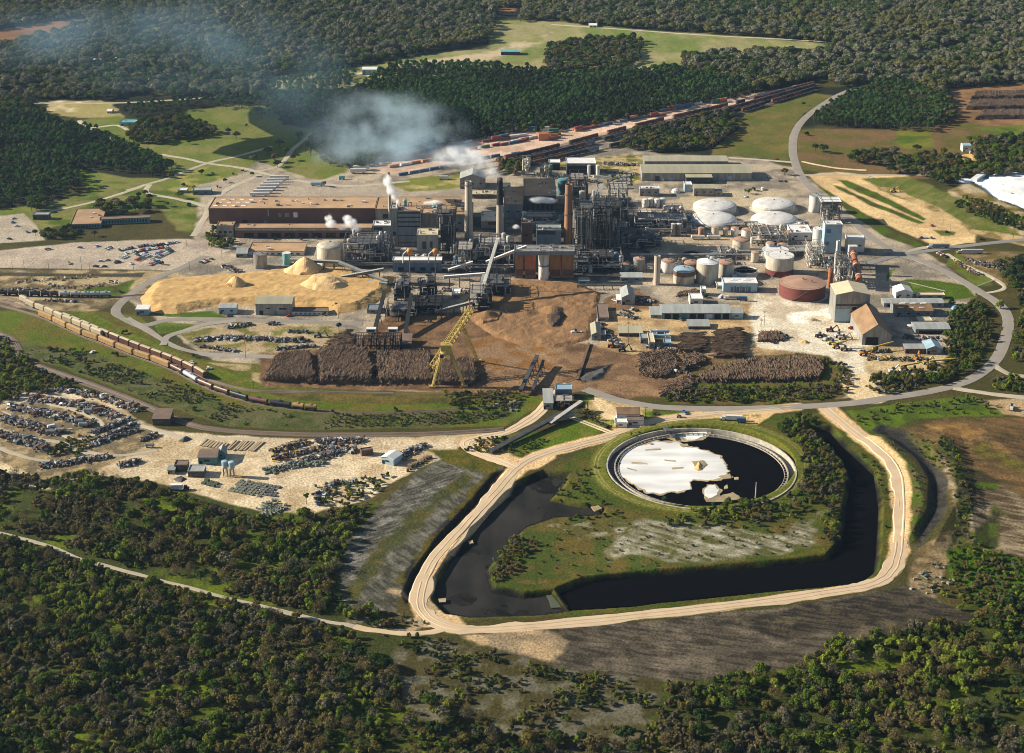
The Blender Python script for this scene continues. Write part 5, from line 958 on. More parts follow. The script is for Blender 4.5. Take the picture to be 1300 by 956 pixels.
plantblock('bark_boiler', 'tall black tower block at the right end of the boiler row', 'process plant', 750, 786, 322, 60, 16, 'darksteel', ('steel', 'cream', 'palepipe', 'bluegrey'), 18, 40, 16, 5, clad=('darksteel', .1, .1, .4, .6))
plantblock('bark_boiler', 'black machinery tower between the boiler row and the warehouses', 'process plant', 774, 796, 290, 50, 12, 'darksteel', ('steel', 'palepipe'), 9, 22, 17, 5, clad=('darksteel', 0, .15, .4, .6))
plantblock('digester_plant', 'dark digester house with tall vessels behind the rusty chimney', 'process plant', 724, 746, 262, 36, 10, 'darksteel', ('redtank', 'steel', 'bluegrey'), 7, 16, 18, 3)
tank('storage_tank', 'blue domed tank behind the rusty chimney', 714, 246, 6.5, 18, 'teal', 'dome', 'tealtank')
tank('storage_tank', 'dark red round tank behind the boiler row', 736, 250, 7.5, 26, 'redtank', 'flat', 'redroof')
tank('separator', 'beige upright cyclone vessel among the dark boiler towers', 739, 268, 4, 18, 'cream', 'dome', legs=6)
tank('separator', 'white conical hopper low among the dark boiler towers', 752, 306, 6, 5, 'white', 'cone')
tank('silo', 'white slender silo beside the white canopy roof', 759, 222, 2.6, 12, 'white', 'dome')
tank('silo', 'white column silo under the right end of the white canopy roof', 747.5, 224, 1.9, 14, 'white', 'flat')
bldg('canopy', 'long white canopy roof behind the dark boiler towers', 'canopy', 719, 756, 221, 13, 7, 'steel', 'white_roof', fr=[('opening', .04, .96, 0, .8, 'opening')])
bldg('canopy', 'smaller pale canopy roof left of the long white canopy', 'canopy', 697, 711, 216, 9, 4, 'steel', 'white_roof', fr=[('opening', .04, .96, 0, .8, 'opening')])
tank('silo', 'slim teal column in front of the smaller pale canopy', 699, 224, 2.2, 15, 'teal', 'flat')
plantblock('machinery', 'pale process machinery left of the canopies behind the paper hall', 'process plant', 664, 673, 224, 20, 6, 'cream', ('cream', 'white'), 4, 8, 19, 2)
plantblock('machinery', 'greenish process machinery beside the slim teal column', 'process plant', 686, 697, 226, 14, 6, 'steel', ('cream', 'palepipe'), 4, 8, 20, 2)
gallery('covered_conveyor', 'pale conveyor gallery descending in front of the dark boiler towers', (752, 300, 8), (764, 235, 34), 3.2, 'palepipe', 3)
gallery('covered_conveyor', 'upper pale conveyor gallery by the black tower block', (748, 262, 30), (757, 240, 40), 3.4, 'cream', 2)
gallery('covered_conveyor', 'short pale gallery reaching from the boiler row to the storage yard', (753, 224, 14), (777, 227, 10), 2.2, 'white', 2)
# wood room and chip handling
bldg('wood_room', 'blue white-roofed wood room with two orange cyclones', 'mill building', 499, 561, 345, 14, 4, 'bluepaint', 'white_roof', fr=[('panel', .02, .98, .82, .98, 'greymetal')] + win(4, .1, .4, 'opening'))
for cx, lab in ((520.5, 'left'), (553.0, 'right')):
    far = 'nearer the chip pile' if lab == 'left' else 'farther from the chip pile'
    X, Y = G(cx, 352); t = thing('cyclone', 'orange cyclone ball on a stalk above the wood room, ' + far, 'cyclone', X, Y); z = 24.5
    b = MB(); b.lathe(0, 0, [(.2, z - 4), (2.6, z), (2.9, z + 1.5), (1.8, z + 3), (.1, z + 3.5)], 16); b.build('cyclone_body', 'orangepaint', t)
    b = MB(); b.tube((0, 0, 0), (0, 0, z - 3), .5, 8); b.build('stalk', 'steel', t)
    b = MB(); pts = [(0, -.5, z + 1), (-3, -1, z + 1), (-5.6, -1.5, z - 1.5), (-6.2, -2, z - 10)]
    for p, q in zip(pts, pts[1:]): b.tube(p, q, .55, 8)
    b.build('duct', 'white', t)
    tank('chip_bin', 'grey chip bin with a dark mouth under the orange cyclone ' + far, cx - 7, 360, 6.5, 11, 'greymetal', 'open', liquid='opening', legs=0)
    plantblock('chipper_tower', 'black chipper tower in front of the grey chip bin ' + far, 'process plant', cx - 20, cx - 1, 384, 22, 10, 'soot', ('soot', 'darksteel'), 6, 12, int(cx), 4, clad=('soot', 0, .2, .8, .8))
    gallery('log_conveyor', 'long black inclined log conveyor rising to the chipper tower ' + far, (cx - 46 + (8 if lab == 'right' else 0), 424, 3), (cx - 33 + (2 if lab == 'right' else 0), 374, 17), 2.8, 'soot', 3, 2.2, 'soot', 'soot')
    X, Y = G(cx - 53 + (0 if lab == 'left' else -5), 446); t = thing('log_deck', 'black log deck with a white cab, feeding the conveyor ' + far, 'log deck', X, Y)
    b = MB(); lattice(b, -11, 9, 0, 14, 0, 11, 3, 2, 2, .6); b.build('steel_frame', 'soot', t)
    b = MB()
    for i in range(9): b.beam((-10 + i * 2.2, -4, 1), (-8 + i * 2.0, 9, 12), .9)
    b.build('log_rails', 'timber', t)
    b = MB(); b.box(2, 12, 13, 8, 5, 3.0); b.build('operator_cab', 'white_roof', t); b = MB(); b.box(2, 9.4, 13.6, 6, .3, 1.6); b.build('window', 'glass', t); b = MB(); b.beam((0, 11, 0), (0, 11, 13), 1); b.beam((4, 11, 0), (4, 11, 13), 1); b.build('support', 'steel', t)
bldg('log_table', 'low brown sloping log table right of the black log decks', 'log deck', 497, 522, 441, 4, 9, 'darksteel', 'brownroof', 'shed', rise=3)
plantblock('sorting_frame', 'black tangle of log sorting steelwork between the conveyors', 'process plant', 490, 528, 408, 14, 16, 'soot', ('soot', 'darksteel'), 10, 8, 61, 2)
plantblock('sorting_frame', 'black steelwork under the second log conveyor', 'process plant', 528, 560, 400, 12, 16, 'soot', ('soot', 'darksteel'), 8, 8, 62, 2)
bldg('control_cabin', 'small pale cabin on the brown yard right of the wood room', 'building', 574, 584, 379, 5, 7, 'bluegrey', 'white_roof')
G1 = (('chip_conveyor', 'long grey chip conveyor from the chip pile peak to the wood room', (368, 330, 11), (430, 333, 12), 3.0), ('chip_conveyor', 'grey chip conveyor continuing down past the chip cone', (430, 333, 12), (492, 358, 4), 3.0), ('chip_conveyor', 'lower grey chip conveyor crossing behind the chip cone', (433, 352, 4), (487, 342, 12), 2.6), ('chip_conveyor', 'flat dark conveyor on trestles at the right edge of the chip pile', (425, 352, 3), (492, 361, 3), 2.2))
for a in G1: gallery(a[0], a[1], a[2], a[3], a[4], 'steel', 5, 2.2, 'greyroof')
gallery('bark_conveyor', 'tall pale bark conveyor tube leaning up to the boiler row', (608, 383, 5), (632, 304, 46), 2.2, 'palepipe', 3, 2.4, 'white_roof')
gallery('bark_conveyor', 'pale gallery from the bark yard up to the power boiler roof', (617, 333, 12), (668, 313, 26), 2.2, 'palepipe', 2, 2.2, 'white_roof')
gallery('bark_conveyor', 'level pale gallery joining the tall bark conveyor', (564, 352, 10), (616, 348, 14), 2.2, 'palepipe', 4, 2.4, 'white_roof')
gallery('bark_conveyor', 'short dark conveyor from the yard to the foot of the tall bark conveyor', (552, 396, 3), (600, 384, 9), 2.4, 'steel', 3, 2.2, 'greyroof')
gallery('bark_conveyor', 'dark conveyor descending from the bark tower toward the yellow crane', (606, 384, 8), (614, 350, 15), 2.2, 'palepipe', 2, 2.4, 'greyroof')
gallery('bark_conveyor', 'pale thin gallery right of the wood room', (569, 343, 10), (600, 333, 15), 1.8, 'palepipe', 2, 2.0, 'white_roof')
plantblock('bark_tower', 'black bark hog tower at the foot of the tall pale conveyor', 'process plant', 596, 624, 398, 26, 14, 'soot', ('soot', 'darksteel'), 8, 10, 31, 4, clad=('soot', .1, .1, .4, .7))
plantblock('bark_tower', 'black steelwork beside the bark yard', 'process plant', 618, 648, 378, 18, 14, 'soot', ('soot', 'darksteel'), 8, 10, 32, 3, clad=('soot', 0, .1, .5, .6))
# tank farm and chemical plant, right half
tank('storage_tank', 'wide white low-domed tank at the back left of the tank farm', 907, 267, 27.5, 6, 'cream', 'dome', 'white', rise=4.5, pad=True)
tank('storage_tank', 'widest white low-domed tank, front left of the domed four', 905, 283, 31, 4, 'cream', 'dome', 'white', rise=6, pad=True)
tank('storage_tank', 'wide white low-domed tank at the back right of the tank farm', 982, 265, 27, 6, 'cream', 'dome', 'white', rise=4.5, pad=True)
tank('storage_tank', 'wide white low-domed tank, front right of the domed four', 983, 283, 30, 4, 'cream', 'dome', 'white', rise=6, pad=True)
for i, x in enumerate((819, 826.5, 834, 841)): tank('chemical_tank', ['leftmost', 'second', 'third', 'rightmost'][i] + ' of the four small white tanks behind the dark yard', x, 263 - (i % 2), 3.6, 10, 'white', 'dome', group='four small white tanks')
SM = [(854.5, 299, 3.1, 15, 'greymetal', 'first of two tall slim grey silos behind the concrete yard'), (861.5, 299, 3.1, 15, 'greymetal', 'second of two tall slim grey silos behind the concrete yard'), (874, 293, 4, 8, 'white', 'small white tank right of the slim grey silos'), (890, 298, 3.8, 9, 'redroof', 'small orange tan tank behind the two lying tanks'), (907.5, 299, 4.6, 11, 'cream', 'cream tank behind the second lying tank'), (921, 299, 3.4, 9, 'cream', 'smaller cream tank right of the lying tanks'), (932.5, 298, 5, 9, 'white', 'white cone tank right of the lying tanks'), (948, 303, 7, 12, 'white', 'broad white tank below the widest domed tank'),
      (940.5, 318, 11, 14, 'cream', 'large cream cone-roofed tank behind the white-walled basin'), (968, 300, 5.2, 11, 'cream', 'cream tank under the front right dome'), (977, 320, 5.5, 12, 'white', 'white tank beside the pipe bridge'), (970, 296, 4, 9, 'white', 'small white tank close to the front right dome'), (1018, 298, 5.2, 9, 'greymetal', 'grey tank left of the lime silos'), (1001, 303, 6, 9, 'cream', 'flat cream tank right of the front right dome'), (993, 318, 7, 8, 'white', 'low white tank left of the kiln building'),
      (848, 345, 9, 14, 'white', 'white railed tank right of the slim concrete tower'), (811, 343, 7.5, 15, 'greymetal', 'grey tank left of the slim concrete tower'), (878, 343, 10, 10, 'browntank', 'brown domed tank behind the banded tank'), (920, 350, 11, 17, 'cream', 'tall tan tank right of the biggest upright tank'), (793, 343, 7, 9, 'bluegrey', 'bluish tank in the shade left of the slim tower'), (958, 332, 5, 12, 'cream', 'cream tank behind the open white basin'), (931, 282, 3, 6, 'white', 'tiny white tank at the edge of the domed tanks'), (868, 286, 4, 7, 'cream', 'cream tank at the left edge of the widest dome')]
for x, y, r, h, m_, lb in SM: tank('chemical_tank', lb, x, y, r, h, m_, 'cone' if r < 8 else 'dome', 'redroof' if 'tan' in lb or 'brown' in lb else 'white', rise=None)
tank('storage_tank', 'biggest upright tank with pale cone roof, right of the banded tank', 897.5, 357, 14, 25, 'cream', 'cone', 'white_roof', rise=3)
tank('storage_tank', 'tan tank with a brown band and blue grey dome, left of the biggest upright tank', 868, 358, 13.5, 16, 'cream', 'dome', 'skyblue', bands=((.62, 1.0, 'browntank'),))
for x, y, r, h, m_, lb in ((878.5, 327, 13, 5, 'concrete', 'round open basin with dark liquid, left of a pair on the concrete yard'), (909, 327, 13.5, 5, 'white', 'round open basin with blue grey liquid, beside the white machinery'), (946.5, 350, 15, 7.5, 'white', 'white-walled open basin with black liquid right of the tan tank')): tank('settling_tank', lb, x, y, r, h, m_, 'open', liquid='bluegrey' if 'blue grey' in lb else 'blackliq')
hvessel('pressure_tank', 'white lying tank in front of the orange tan tank', 877, 895, 304, 2.3, 'white'); hvessel('pressure_tank', 'second white lying tank in front of the cream tank', 897, 915, 304, 2.3, 'white'); hvessel('pressure_tank', 'dark lying tank at the left of the small tank row', 813, 835, 303, 2, 'darksteel')
tank('storage_tank', 'cream tank with dark red lower band behind the red tank', 989, 347, 17.5, 23, 'cream', 'flat', 'white', bands=((0, .33, 'redtank'),))
tank('thickener', 'white round tank with a bridge behind the banded cream tank', 984, 325, 17, 8, 'white', 'flat', 'white_roof')
tank('storage_tank', 'big round dark red tank with a tan conical roof in the open yard', 1018, 374, 29, 15.5, 'redtank', 'cone', 'redroof', rise=3.2, pad=True, n=64)
stack('tower', 'slim square concrete tower standing alone between the tanks', 833.5, 361, 326, 4.0, 4.0, 'concrete_stack', cat='tower')
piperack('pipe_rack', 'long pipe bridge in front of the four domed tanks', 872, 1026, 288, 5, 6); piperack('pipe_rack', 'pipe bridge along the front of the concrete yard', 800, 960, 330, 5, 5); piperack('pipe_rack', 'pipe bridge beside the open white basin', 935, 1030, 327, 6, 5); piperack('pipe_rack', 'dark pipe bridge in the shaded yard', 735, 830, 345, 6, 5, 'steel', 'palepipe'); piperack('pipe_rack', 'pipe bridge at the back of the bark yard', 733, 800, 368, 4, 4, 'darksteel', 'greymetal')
plantblock('chemical_plant', 'jumble of small cream vessels left of the widest domed tank', 'process plant', 806, 872, 296, 17, 12, 'steel', ('cream', 'palepipe', 'white', 'greymetal'), 22, 40, 21, 2)
plantblock('chemical_plant', 'jumble of white machinery on the right of the concrete yard', 'process plant', 915, 935, 329, 9, 9, 'cream', ('white', 'palepipe'), 9, 16, 22, 2)
plantblock('chemical_plant', 'pipes and vessels between the tanks and the lime silos', 'process plant', 955, 1000, 312, 14, 12, 'cream', ('white', 'cream', 'palepipe'), 14, 30, 23, 2)
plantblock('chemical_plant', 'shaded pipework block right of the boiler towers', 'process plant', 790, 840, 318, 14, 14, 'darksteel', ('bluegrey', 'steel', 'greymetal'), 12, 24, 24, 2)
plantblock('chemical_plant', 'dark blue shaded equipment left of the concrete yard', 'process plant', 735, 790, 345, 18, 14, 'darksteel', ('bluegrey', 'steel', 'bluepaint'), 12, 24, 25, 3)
plantblock('chemical_plant', 'cream equipment in front of the warehouse yard', 'process plant', 866, 880, 285, 10, 8, 'steel', ('cream', 'redroof'), 4, 10, 26, 2)
# lime kiln area
tank('lime_silo', 'white lime silo at the back of the lime plant', 1034.5, 268, 8, 20, 'white', 'flat', 'greyroof'); tank('lime_silo', 'tall white lime silo in front of the blue white building', 1038.5, 314, 8, 24, 'white', 'flat', 'white_roof')
plantblock('lime_plant', 'dark steel lime plant frame with a flat white roof', 'process plant', 1044, 1067, 283, 26, 7, 'darksteel', ('white', 'greymetal'), 7, 12, 41, 3)
bldg('roof_canopy', 'flat white roof slab over the dark lime plant frame', 'canopy', 1043, 1068, 260, 3, 6, 'steel', 'white_roof', z0=19)
bldg('lime_building', 'tall white and blue lime building', 'mill building', 1045, 1067, 322, 36, 5, 'skyblue', 'white_roof', fr=[('panel', .1, .35, .72, .85, 'bluepaint'), ('panel', .1, .3, .3, .42, 'bluepaint')], vents=3)
bldg('lime_building', 'low white-roofed lime building behind the kiln head', 'mill building', 1075, 1097, 320, 16, 5, 'white', 'white_roof')
plantblock('lime_slaker', 'cream tangle of lime slaking machinery left of the white slim chimney', 'process plant', 1026, 1046, 340, 26, 10, 'cream', ('white', 'cream', 'palepipe'), 10, 26, 42, 3)
bldg('conveyor_house', 'pale low conveyor house between the lime silos', 'building', 1004, 1030, 305, 9, 10, 'white', 'white_roof', vents=2)
bldg('pale_shed', 'cream shed beside the lime slaker', 'shed', 1010, 1026, 325, 7, 6, 'bluegrey', 'greyroof')
stack('chimney', 'slender white chimney beside the kiln building', 1061, 347, 307, 2.7, 2.2, 'white', rings=(.5,))
tank('scrubber', 'rust red upright vessel left of the kiln building', 1053.5, 364, 3.3, 24, 'kilnred', 'flat', 'steel')
bldg('kiln_building', 'tall grey kiln building with a cream gable roof', 'mill building', 1059, 1102, 409.5, 35, 13, 'greymetal', 'creamroof', 'gable_y', rise=3.2, fr=[('panel', 0, 1, .60, .66, 'darksteel'), ('panel', .0, .46, .06, .50, 'skyblue'), ('door', .65, 1, .02, .42, 'opening'), ('window', .5, .62, .46, .56, 'opening'), ('window', .67, .75, .5, .58, 'opening')])
plantblock('kiln_feed', 'steel feed structure with crossing chutes above the kiln building', 'process plant', 1062, 1079, 362, 34, 8, 'steel', ('palepipe', 'greymetal'), 7, 26, 43, 3)
x0, y0 = G(1091, 357, 9); x1, y1 = G(1083, 322, 12); t = thing('rotary_kiln', 'long rust red rotary kiln lying behind the kiln building', 'kiln', x0, y0)
b = MB(); b.tube((0, 0, 10), (x1 - x0, y1 - y0, 13), 2.7, 20); b.build('shell', 'kilnred', t)
for f in (.12, .5, .88):
    b = MB(); q0 = Vector((0, 0, 10)).lerp(Vector((x1 - x0, y1 - y0, 13)), f); dd = Vector((x1 - x0, y1 - y0, 3)).normalized(); b.tube(q0 - dd * .8, q0 + dd * .8, 3.3, 20); b.build('riding_ring', 'palepipe', t); b = MB(); b.box(q0.x, q0.y, 0, 6, 3, q0.z - 3.2); b.build('pier', 'concrete', t)
b = MB(); b.box(x1 - x0, y1 - y0 + 3, 4, 8, 6, 15); b.build('kiln_hood', 'white', t)
t = gallery('kiln_duct', 'pale duct leaning across the front of the rotary kiln', (1064, 345, 6), (1076, 330, 18), 1.8, 'palepipe', 1); gallery('kiln_duct', 'pale duct crossing down to the kiln building', (1079, 335, 16), (1090, 352, 8), 1.8, 'palepipe', 1)
# warehouses at the back
wf = [('door', .12, .16, 0, .6, 'darksteel'), ('door', .18, .2, 0, .3, 'white'), ('door', .25, .28, 0, .35, 'skyblue'), ('door', .78, .82, .1, .6, 'skyblue'), ('door', .02, .06, .2, .7, 'greymetal')]
bldg('warehouse', 'straw-roofed long warehouse, the shorter one behind', 'warehouse', 818, 924, 213, 8, 7, 'bluegrey', 'oliveroof', 'gable_x', rise=2.0)
bldg('warehouse', 'straw-roofed long warehouse, the longer one in front with a canopy', 'warehouse', 815, 954, 229.5, 9.5, 11, 'greymetal', 'oliveroof', 'gable_x', rise=2.5, fr=wf)
bldg('loading_canopy', 'straw-roofed loading canopy on the front of the longer warehouse', 'canopy', 871, 904, 233, 7.5, 8.5, 'darksteel', 'oliveroof', 'shed', rise=2)
bldg('shed', 'grey shed with straw roof in front of the warehouses', 'shed', 881, 907, 249, 9.5, 4.5, 'greymetal', 'oliveroof', 'shed', rise=.7); bldg('shed', 'tiny grey lean-to at the right of the grey shed', 'shed', 907.5, 917, 249, 5, 3, 'greymetal', 'greyroof')
bldg('site_cabin', 'white upright box beside the blue tarpaulin mound', 'box trailer', 869, 878, 244, 9, 4, 'skyblue', 'white_roof'); bldg('office_cabin', 'white-roofed cabin block left of the white box', 'building', 812, 837, 249, 9, 3.5, 'greymetal', 'white_roof', vents=5)
# yard buildings in front
bldg('pump_house', 'low grey shed in the shaded yard left of the slim tower', 'shed', 788, 816, 357, 4.5, 5, 'bluegrey', 'greyroof', 'shed', rise=1)
bldg('shed', 'grey gabled shed at the left of the sandy yard', 'shed', 789, 806, 387, 9, 12, 'greymetal', 'greyroof', 'gable_y', rise=3); bldg('shed', 'pale lean-to against the grey gabled shed', 'shed', 783, 789, 385, 4, 6, 'white', 'white_roof', 'shed', rise=1)
bldg('workshop', 'long grey-roofed workshop with dark open front in the sandy yard', 'workshop', 840, 928, 405, 7.5, 11, 'bluegrey', 'greyroof', 'gable_x', rise=1.6, fr=[('bay_door', .04 + i * .12, .13 + i * .12, 0, .85, ['opening', 'opening', 'teal', 'opening', 'opening', 'skyblue', 'opening', 'opening'][i]) for i in range(8)])
bldg('lean_to', 'low grey lean-to at the left end of the long workshop', 'shed', 826, 839.5, 404, 4, 9, 'greymetal', 'greyroof', 'shed', rise=1.2); bldg('tall_annex', 'white box annex behind the long workshop', 'building', 876, 892, 388, 8, 7, 'white', 'white_roof'); bldg('lean_to', 'pale sloping annex at the right end of the long workshop', 'shed', 928.5, 943, 405, 7, 5, 'skyblue', 'greyroof', 'shed', rise=2)
bldg('store_building', 'white-roofed store building with blue doors below the open white basin', 'building', 918, 961, 371, 11, 6.5, 'skyblue', 'white_roof', fr=[('door', .33 + i * .17, .37 + i * .17, 0, .7, 'orangeroof') for i in range(3)] + [('door', .22 + i * .17, .30 + i * .17, 0, .6, 'bluepaint') for i in range(4)], sky=6)
bldg('small_store', 'cream low store beside the store building with blue doors', 'building', 910, 917.5, 367, 4, 5, 'cream', 'white_roof'); bldg('small_store', 'upright pale box building left of the store building', 'building', 890, 896, 376, 8, 4, 'white', 'white_roof')
bldg('shed', 'low grey open shed with pale posts at the lower left of the sandy yard', 'shed', 786, 816, 427, 4, 7, 'darksteel', 'oliveroof', 'shed', rise=1.2); bldg('canopy', 'grey canopy above the log stacks', 'canopy', 874, 901, 418, 3.5, 7, 'darksteel', 'greyroof', 'shed', rise=1.2)
for a in (('dark roofed box hut left of the lined-up trailers', 813, 824, 436, 6, 6, 'bluegrey', 'greyroof'), ('tan roofed hut beside the dark roofed box hut', 824, 831, 443, 8, 12, 'bluegrey', 'creamroof'), ('pale topped hut behind the tan roofed hut', 826, 834, 428, 4, 5, 'greymetal', 'white_roof'), ('small blue hut right of the tan roofed hut', 843, 852, 441, 5, 5, 'bluegrey', 'skyblue'), ('cream hut leaning behind the small blue hut', 845, 851, 433, 4, 7, 'greymetal', 'creamroof')): bldg('hut', *[a[0], 'hut'], *a[1:7], a[7])
bldg('shed', 'low brown roofed shed along the fence of the bark yard', 'shed', 759, 773, 408, 4, 18, 'bluegrey', 'brownroof'); bldg('shed', 'green gabled shed at the corner of the bark yard', 'shed', 751, 763, 432, 7, 14, 'bluegrey', 'oliveroof', 'gable_y', rise=2); bldg('shed', 'small blue shed attached to the green gabled shed', 'shed', 763, 769, 430, 5, 5, 'bluepaint', 'greyroof')
bldg('storage_barn', 'steep barn with a tan sunlit roof slope and pale skylight strips', 'barn', 1094, 1131, 438, 13, 34, 'greymetal', 'orangeroof', 'gable_y', rise=9, fr=[('door', .12, .55, 0, .75, 'opening')])
bldg('shed', 'orange-roofed shed with pale skylights behind the steep barn', 'shed', 1136, 1184, 402, 7, 10, 'bluegrey', 'orangeroof', 'gable_x', rise=3, sky=9); bldg('shed', 'long grey roofed shed behind the orange-roofed shed', 'shed', 1122, 1198, 390, 5, 6, 'greymetal', 'greyroof', 'gable_x', rise=1.5); bldg('building', 'long low tan building behind the long grey roofed shed', 'building', 1163, 1199, 379, 4, 3, 'concrete', 'creamroof')
bldg('white_house', 'white gabled building at the edge of the lawn', 'building', 1137, 1158, 380, 9, 7, 'white', 'white_roof', 'gable_y', rise=2.5); bldg('shed', 'greenish grey shed right of the steep barn', 'shed', 1162, 1206, 424, 6, 9, 'bluegrey', 'greyroof', 'gable_x', rise=1.5, fr=[('opening', .1, .95, 0, .7, 'opening')]); bldg('shed', 'tan-topped hut behind the greenish grey shed', 'shed', 1166, 1183, 412, 4, 5, 'concrete', 'creamroof')
bldg('equipment_shed', 'brown walled shed behind the yellow machines', 'shed', 1149, 1174, 449, 6, 5, 'brownclad', 'greyroof', 'shed', rise=.8); bldg('equipment_shed', 'pale green gabled shed behind the yellow machines', 'shed', 1176, 1196, 450, 7, 9, 'bluegrey', 'skyblue', 'gable_y', rise=2.5)
tank('small_tank', 'small white tank left of the greenish grey shed', 1155, 416, 4, 3, 'white', 'dome')
# chip yard sheds
bldg('office_workshop', 'grey-walled workshop with straw roof in front of the chip pile', 'workshop', 325, 371, 400, 14, 10, 'greymetal', 'oliveroof', 'gable_x', rise=2, fr=[('door', .1, .2, 0, .4, 'opening'), ('window', .3, .4, .55, .65, 'opening'), ('window', .65, .85, .5, .62, 'opening'), ('door', .5, .6, 0, .35, 'teal')]); bldg('low_store', 'long low brown-roofed store beside the grey-walled workshop', 'building', 371, 416, 400, 4, 5, 'white', 'brownroof', fr=win(7, .2, .7, 'teal'))
bldg('shed', 'small grey shed left of the grey-walled workshop', 'shed', 278, 300, 399, 8, 6, 'skyblue', 'greyroof', 'gable_x', rise=1); bldg('shed', 'pale blue hut at the left foot of the chip pile', 'shed', 173, 189, 400, 7, 4.5, 'skyblue', 'white_roof', 'shed', rise=.8)
bldg('flat_shed', 'dark low shed at the right edge of the chip pile', 'shed', 466, 482, 398, 4, 7, 'bluegrey', 'bluegrey')
# lower centre
bldg('chip_dumper_house', 'pale blue-roofed truck dumper house over dark machinery', 'mill building', 705, 726, 506, 11, 6, 'bluepaint', 'skyblue', fr=[('opening', .05, .95, 0, .55, 'opening')]); bldg('chip_dumper_annex', 'pale roofed grey annex left of the truck dumper house', 'building', 690, 702, 520, 8, 17, 'greymetal', 'greyroof', 'shed', rise=1)
plantblock('dumper_machinery', 'black machinery in front of the truck dumper house', 'process plant', 703, 728, 517, 8, 8, 'darksteel', ('steel', 'orangepaint'), 6, 12, 51, 2)
bldg('house', 'white house with an orange brown roof above the conveyor trench', 'house', 783, 812, 536, 10, 8, 'white', 'orangeroof', 'gable_x', rise=3, fr=win(3, .3, .6)); bldg('house_wing', 'flat white wing in front of the orange-roofed house', 'building', 781, 796, 543, 6, 5, 'white', 'white_roof'); bldg('house_wing', 'brown-roofed wing at the right of the orange-roofed house', 'building', 797, 817, 540, 6, 5, 'white', 'brownroof', 'shed', rise=1)
gallery('trench_conveyor', 'long black conveyor in the trench beside the dirt road', (622, 574, 1.5), (712, 526, 4), 4, 'darksteel', 0, 1.6, 'darksteel'); gallery('trench_conveyor', 'black conveyor climbing to the truck dumper house', (698, 538, 3), (738, 510, 7), 3, 'steel', 3, 1.6, 'palepipe'); gallery('trench_conveyor', 'short dark conveyor box beside the trench', (700, 533, 2), (728, 526, 3), 3.4, 'bluegrey', 0, 2.2, 'greyroof')
gallery('log_trestle', 'tall dark trestle conveyor crossing the bark-covered yard', (661, 496, 4), (682, 452, 8), 2.6, 'darksteel', 7, 1.8, 'darksteel'); gallery('log_trestle', 'second dark trestle conveyor right of the tall dark trestle', (676, 496, 3), (690, 458, 5), 1.8, 'darksteel', 6, 1.4, 'darksteel')
gallery('yard_kerb', 'long thin brown kerb conveyor down the log yard', (733, 482, .6), (748, 436, .6), 1.6, 'brownclad', 0, .8, 'timber')
# scrapyard and block works
bldg('shed', 'dark brown lean-to shed beside the brown railway', 'shed', 194, 216, 540, 8, 10, 'darksteel', 'brownroof', 'shed', rise=2); bldg('block_works', 'teal-walled block works with a brown roof', 'workshop', 252, 276, 590, 9, 11, 'teal', 'brownroof', 'gable_x', rise=2); bldg('lean_to', 'teal gable end at the right of the block works', 'shed', 276.5, 286, 583, 8, 7, 'teal', 'greyroof', 'gable_y', rise=2)
bldg('shed', 'dark brown-roofed shed left of the block works', 'shed', 222, 238, 599, 8, 6, 'darksteel', 'brownroof'); bldg('shed', 'grey flat shed between the block works and the brown-roofed shed', 'shed', 239, 259, 606, 7, 8, 'darksteel', 'greyroof'); bldg('lean_to', 'tiny pale lean-to at the left of the brown-roofed shed', 'shed', 213, 222, 602, 5, 5, 'greymetal', 'greyroof', 'shed', rise=.8)
for i, x in enumerate((286.5, 295)): tank('cement_silo', ['left', 'right'][i].replace('left', 'pale blue cement silo on legs next to the teal wall').replace('right', 'second pale blue cement silo on legs, farther from the teal wall'), x, 604 + i, 4.0, 7, 'skyblue', 'dome', legs=7, ladder=False)
bldg('workshop', 'pale grey shed with cream left wall at the right of the scrapyard', 'workshop', 483, 501, 590, 8, 9, 'skyblue', 'white_roof', 'gable_y', rise=1.5, rot=-.5); bldg('screen_wall', 'low dark wall bay beside the scrap heaps', 'wall', 459, 474, 578, 6, 3, 'brownclad', 'brownroof', rot=.35)
# offices and houses, upper left
bldg('office_building', 'flat tan-roofed office building with a long glazed wing', 'office', 90, 128, 290, 5, 20, 'teal', 'tanroof', rot=.12, vents=3, fr=win(10, .2, .8)); bldg('office_wing', 'long dark glazed wing right of the tan-roofed office', 'office', 128, 190, 284, 6, 3.5, 'teal', 'brownroof', rot=.16, fr=win(16, .25, .8)); bldg('office_hut', 'dark flat hut left of the tan-roofed office', 'building', 42, 62, 279, 6, 3, 'darksteel', 'greyroof')
bldg('long_shed', 'dark long shed on the lawn beside the mill car park', 'shed', 245, 268, 247, 5, 4, 'teal', 'greyroof', rot=.1); bldg('bus_shelter', 'blue grey low hut near the driveway fork', 'shed', 226, 237, 245, 3, 3, 'bluegrey', 'white_roof')
for a in (('white roofed house among trees at the top left', 140, 147, 78), ('small grey roofed house beside the clearing', 118, 127, 80), ('orange roofed house in the woods', 121, 128, 64), ('pale roofed house above the clearing', 155, 161, 54), ('small white house at the left edge of the woods', 30, 36, 92), ('white roofed house by the woodland road', 136, 142, 144), ('white house at the far field edge', 748, 758, 35), ('white house in the woods of the top right', 1135, 1146, 6), ('pale house on the wooded ridge', 1066, 1073, 15)):
    bldg('house', a[0], 'house', a[1], a[2], a[3], 2.6, 2.6, 'white', 'orangeroof' if 'orange' in a[0] else 'white_roof', 'gable_x', rise=1.5, fr=win(2, .2, .7))
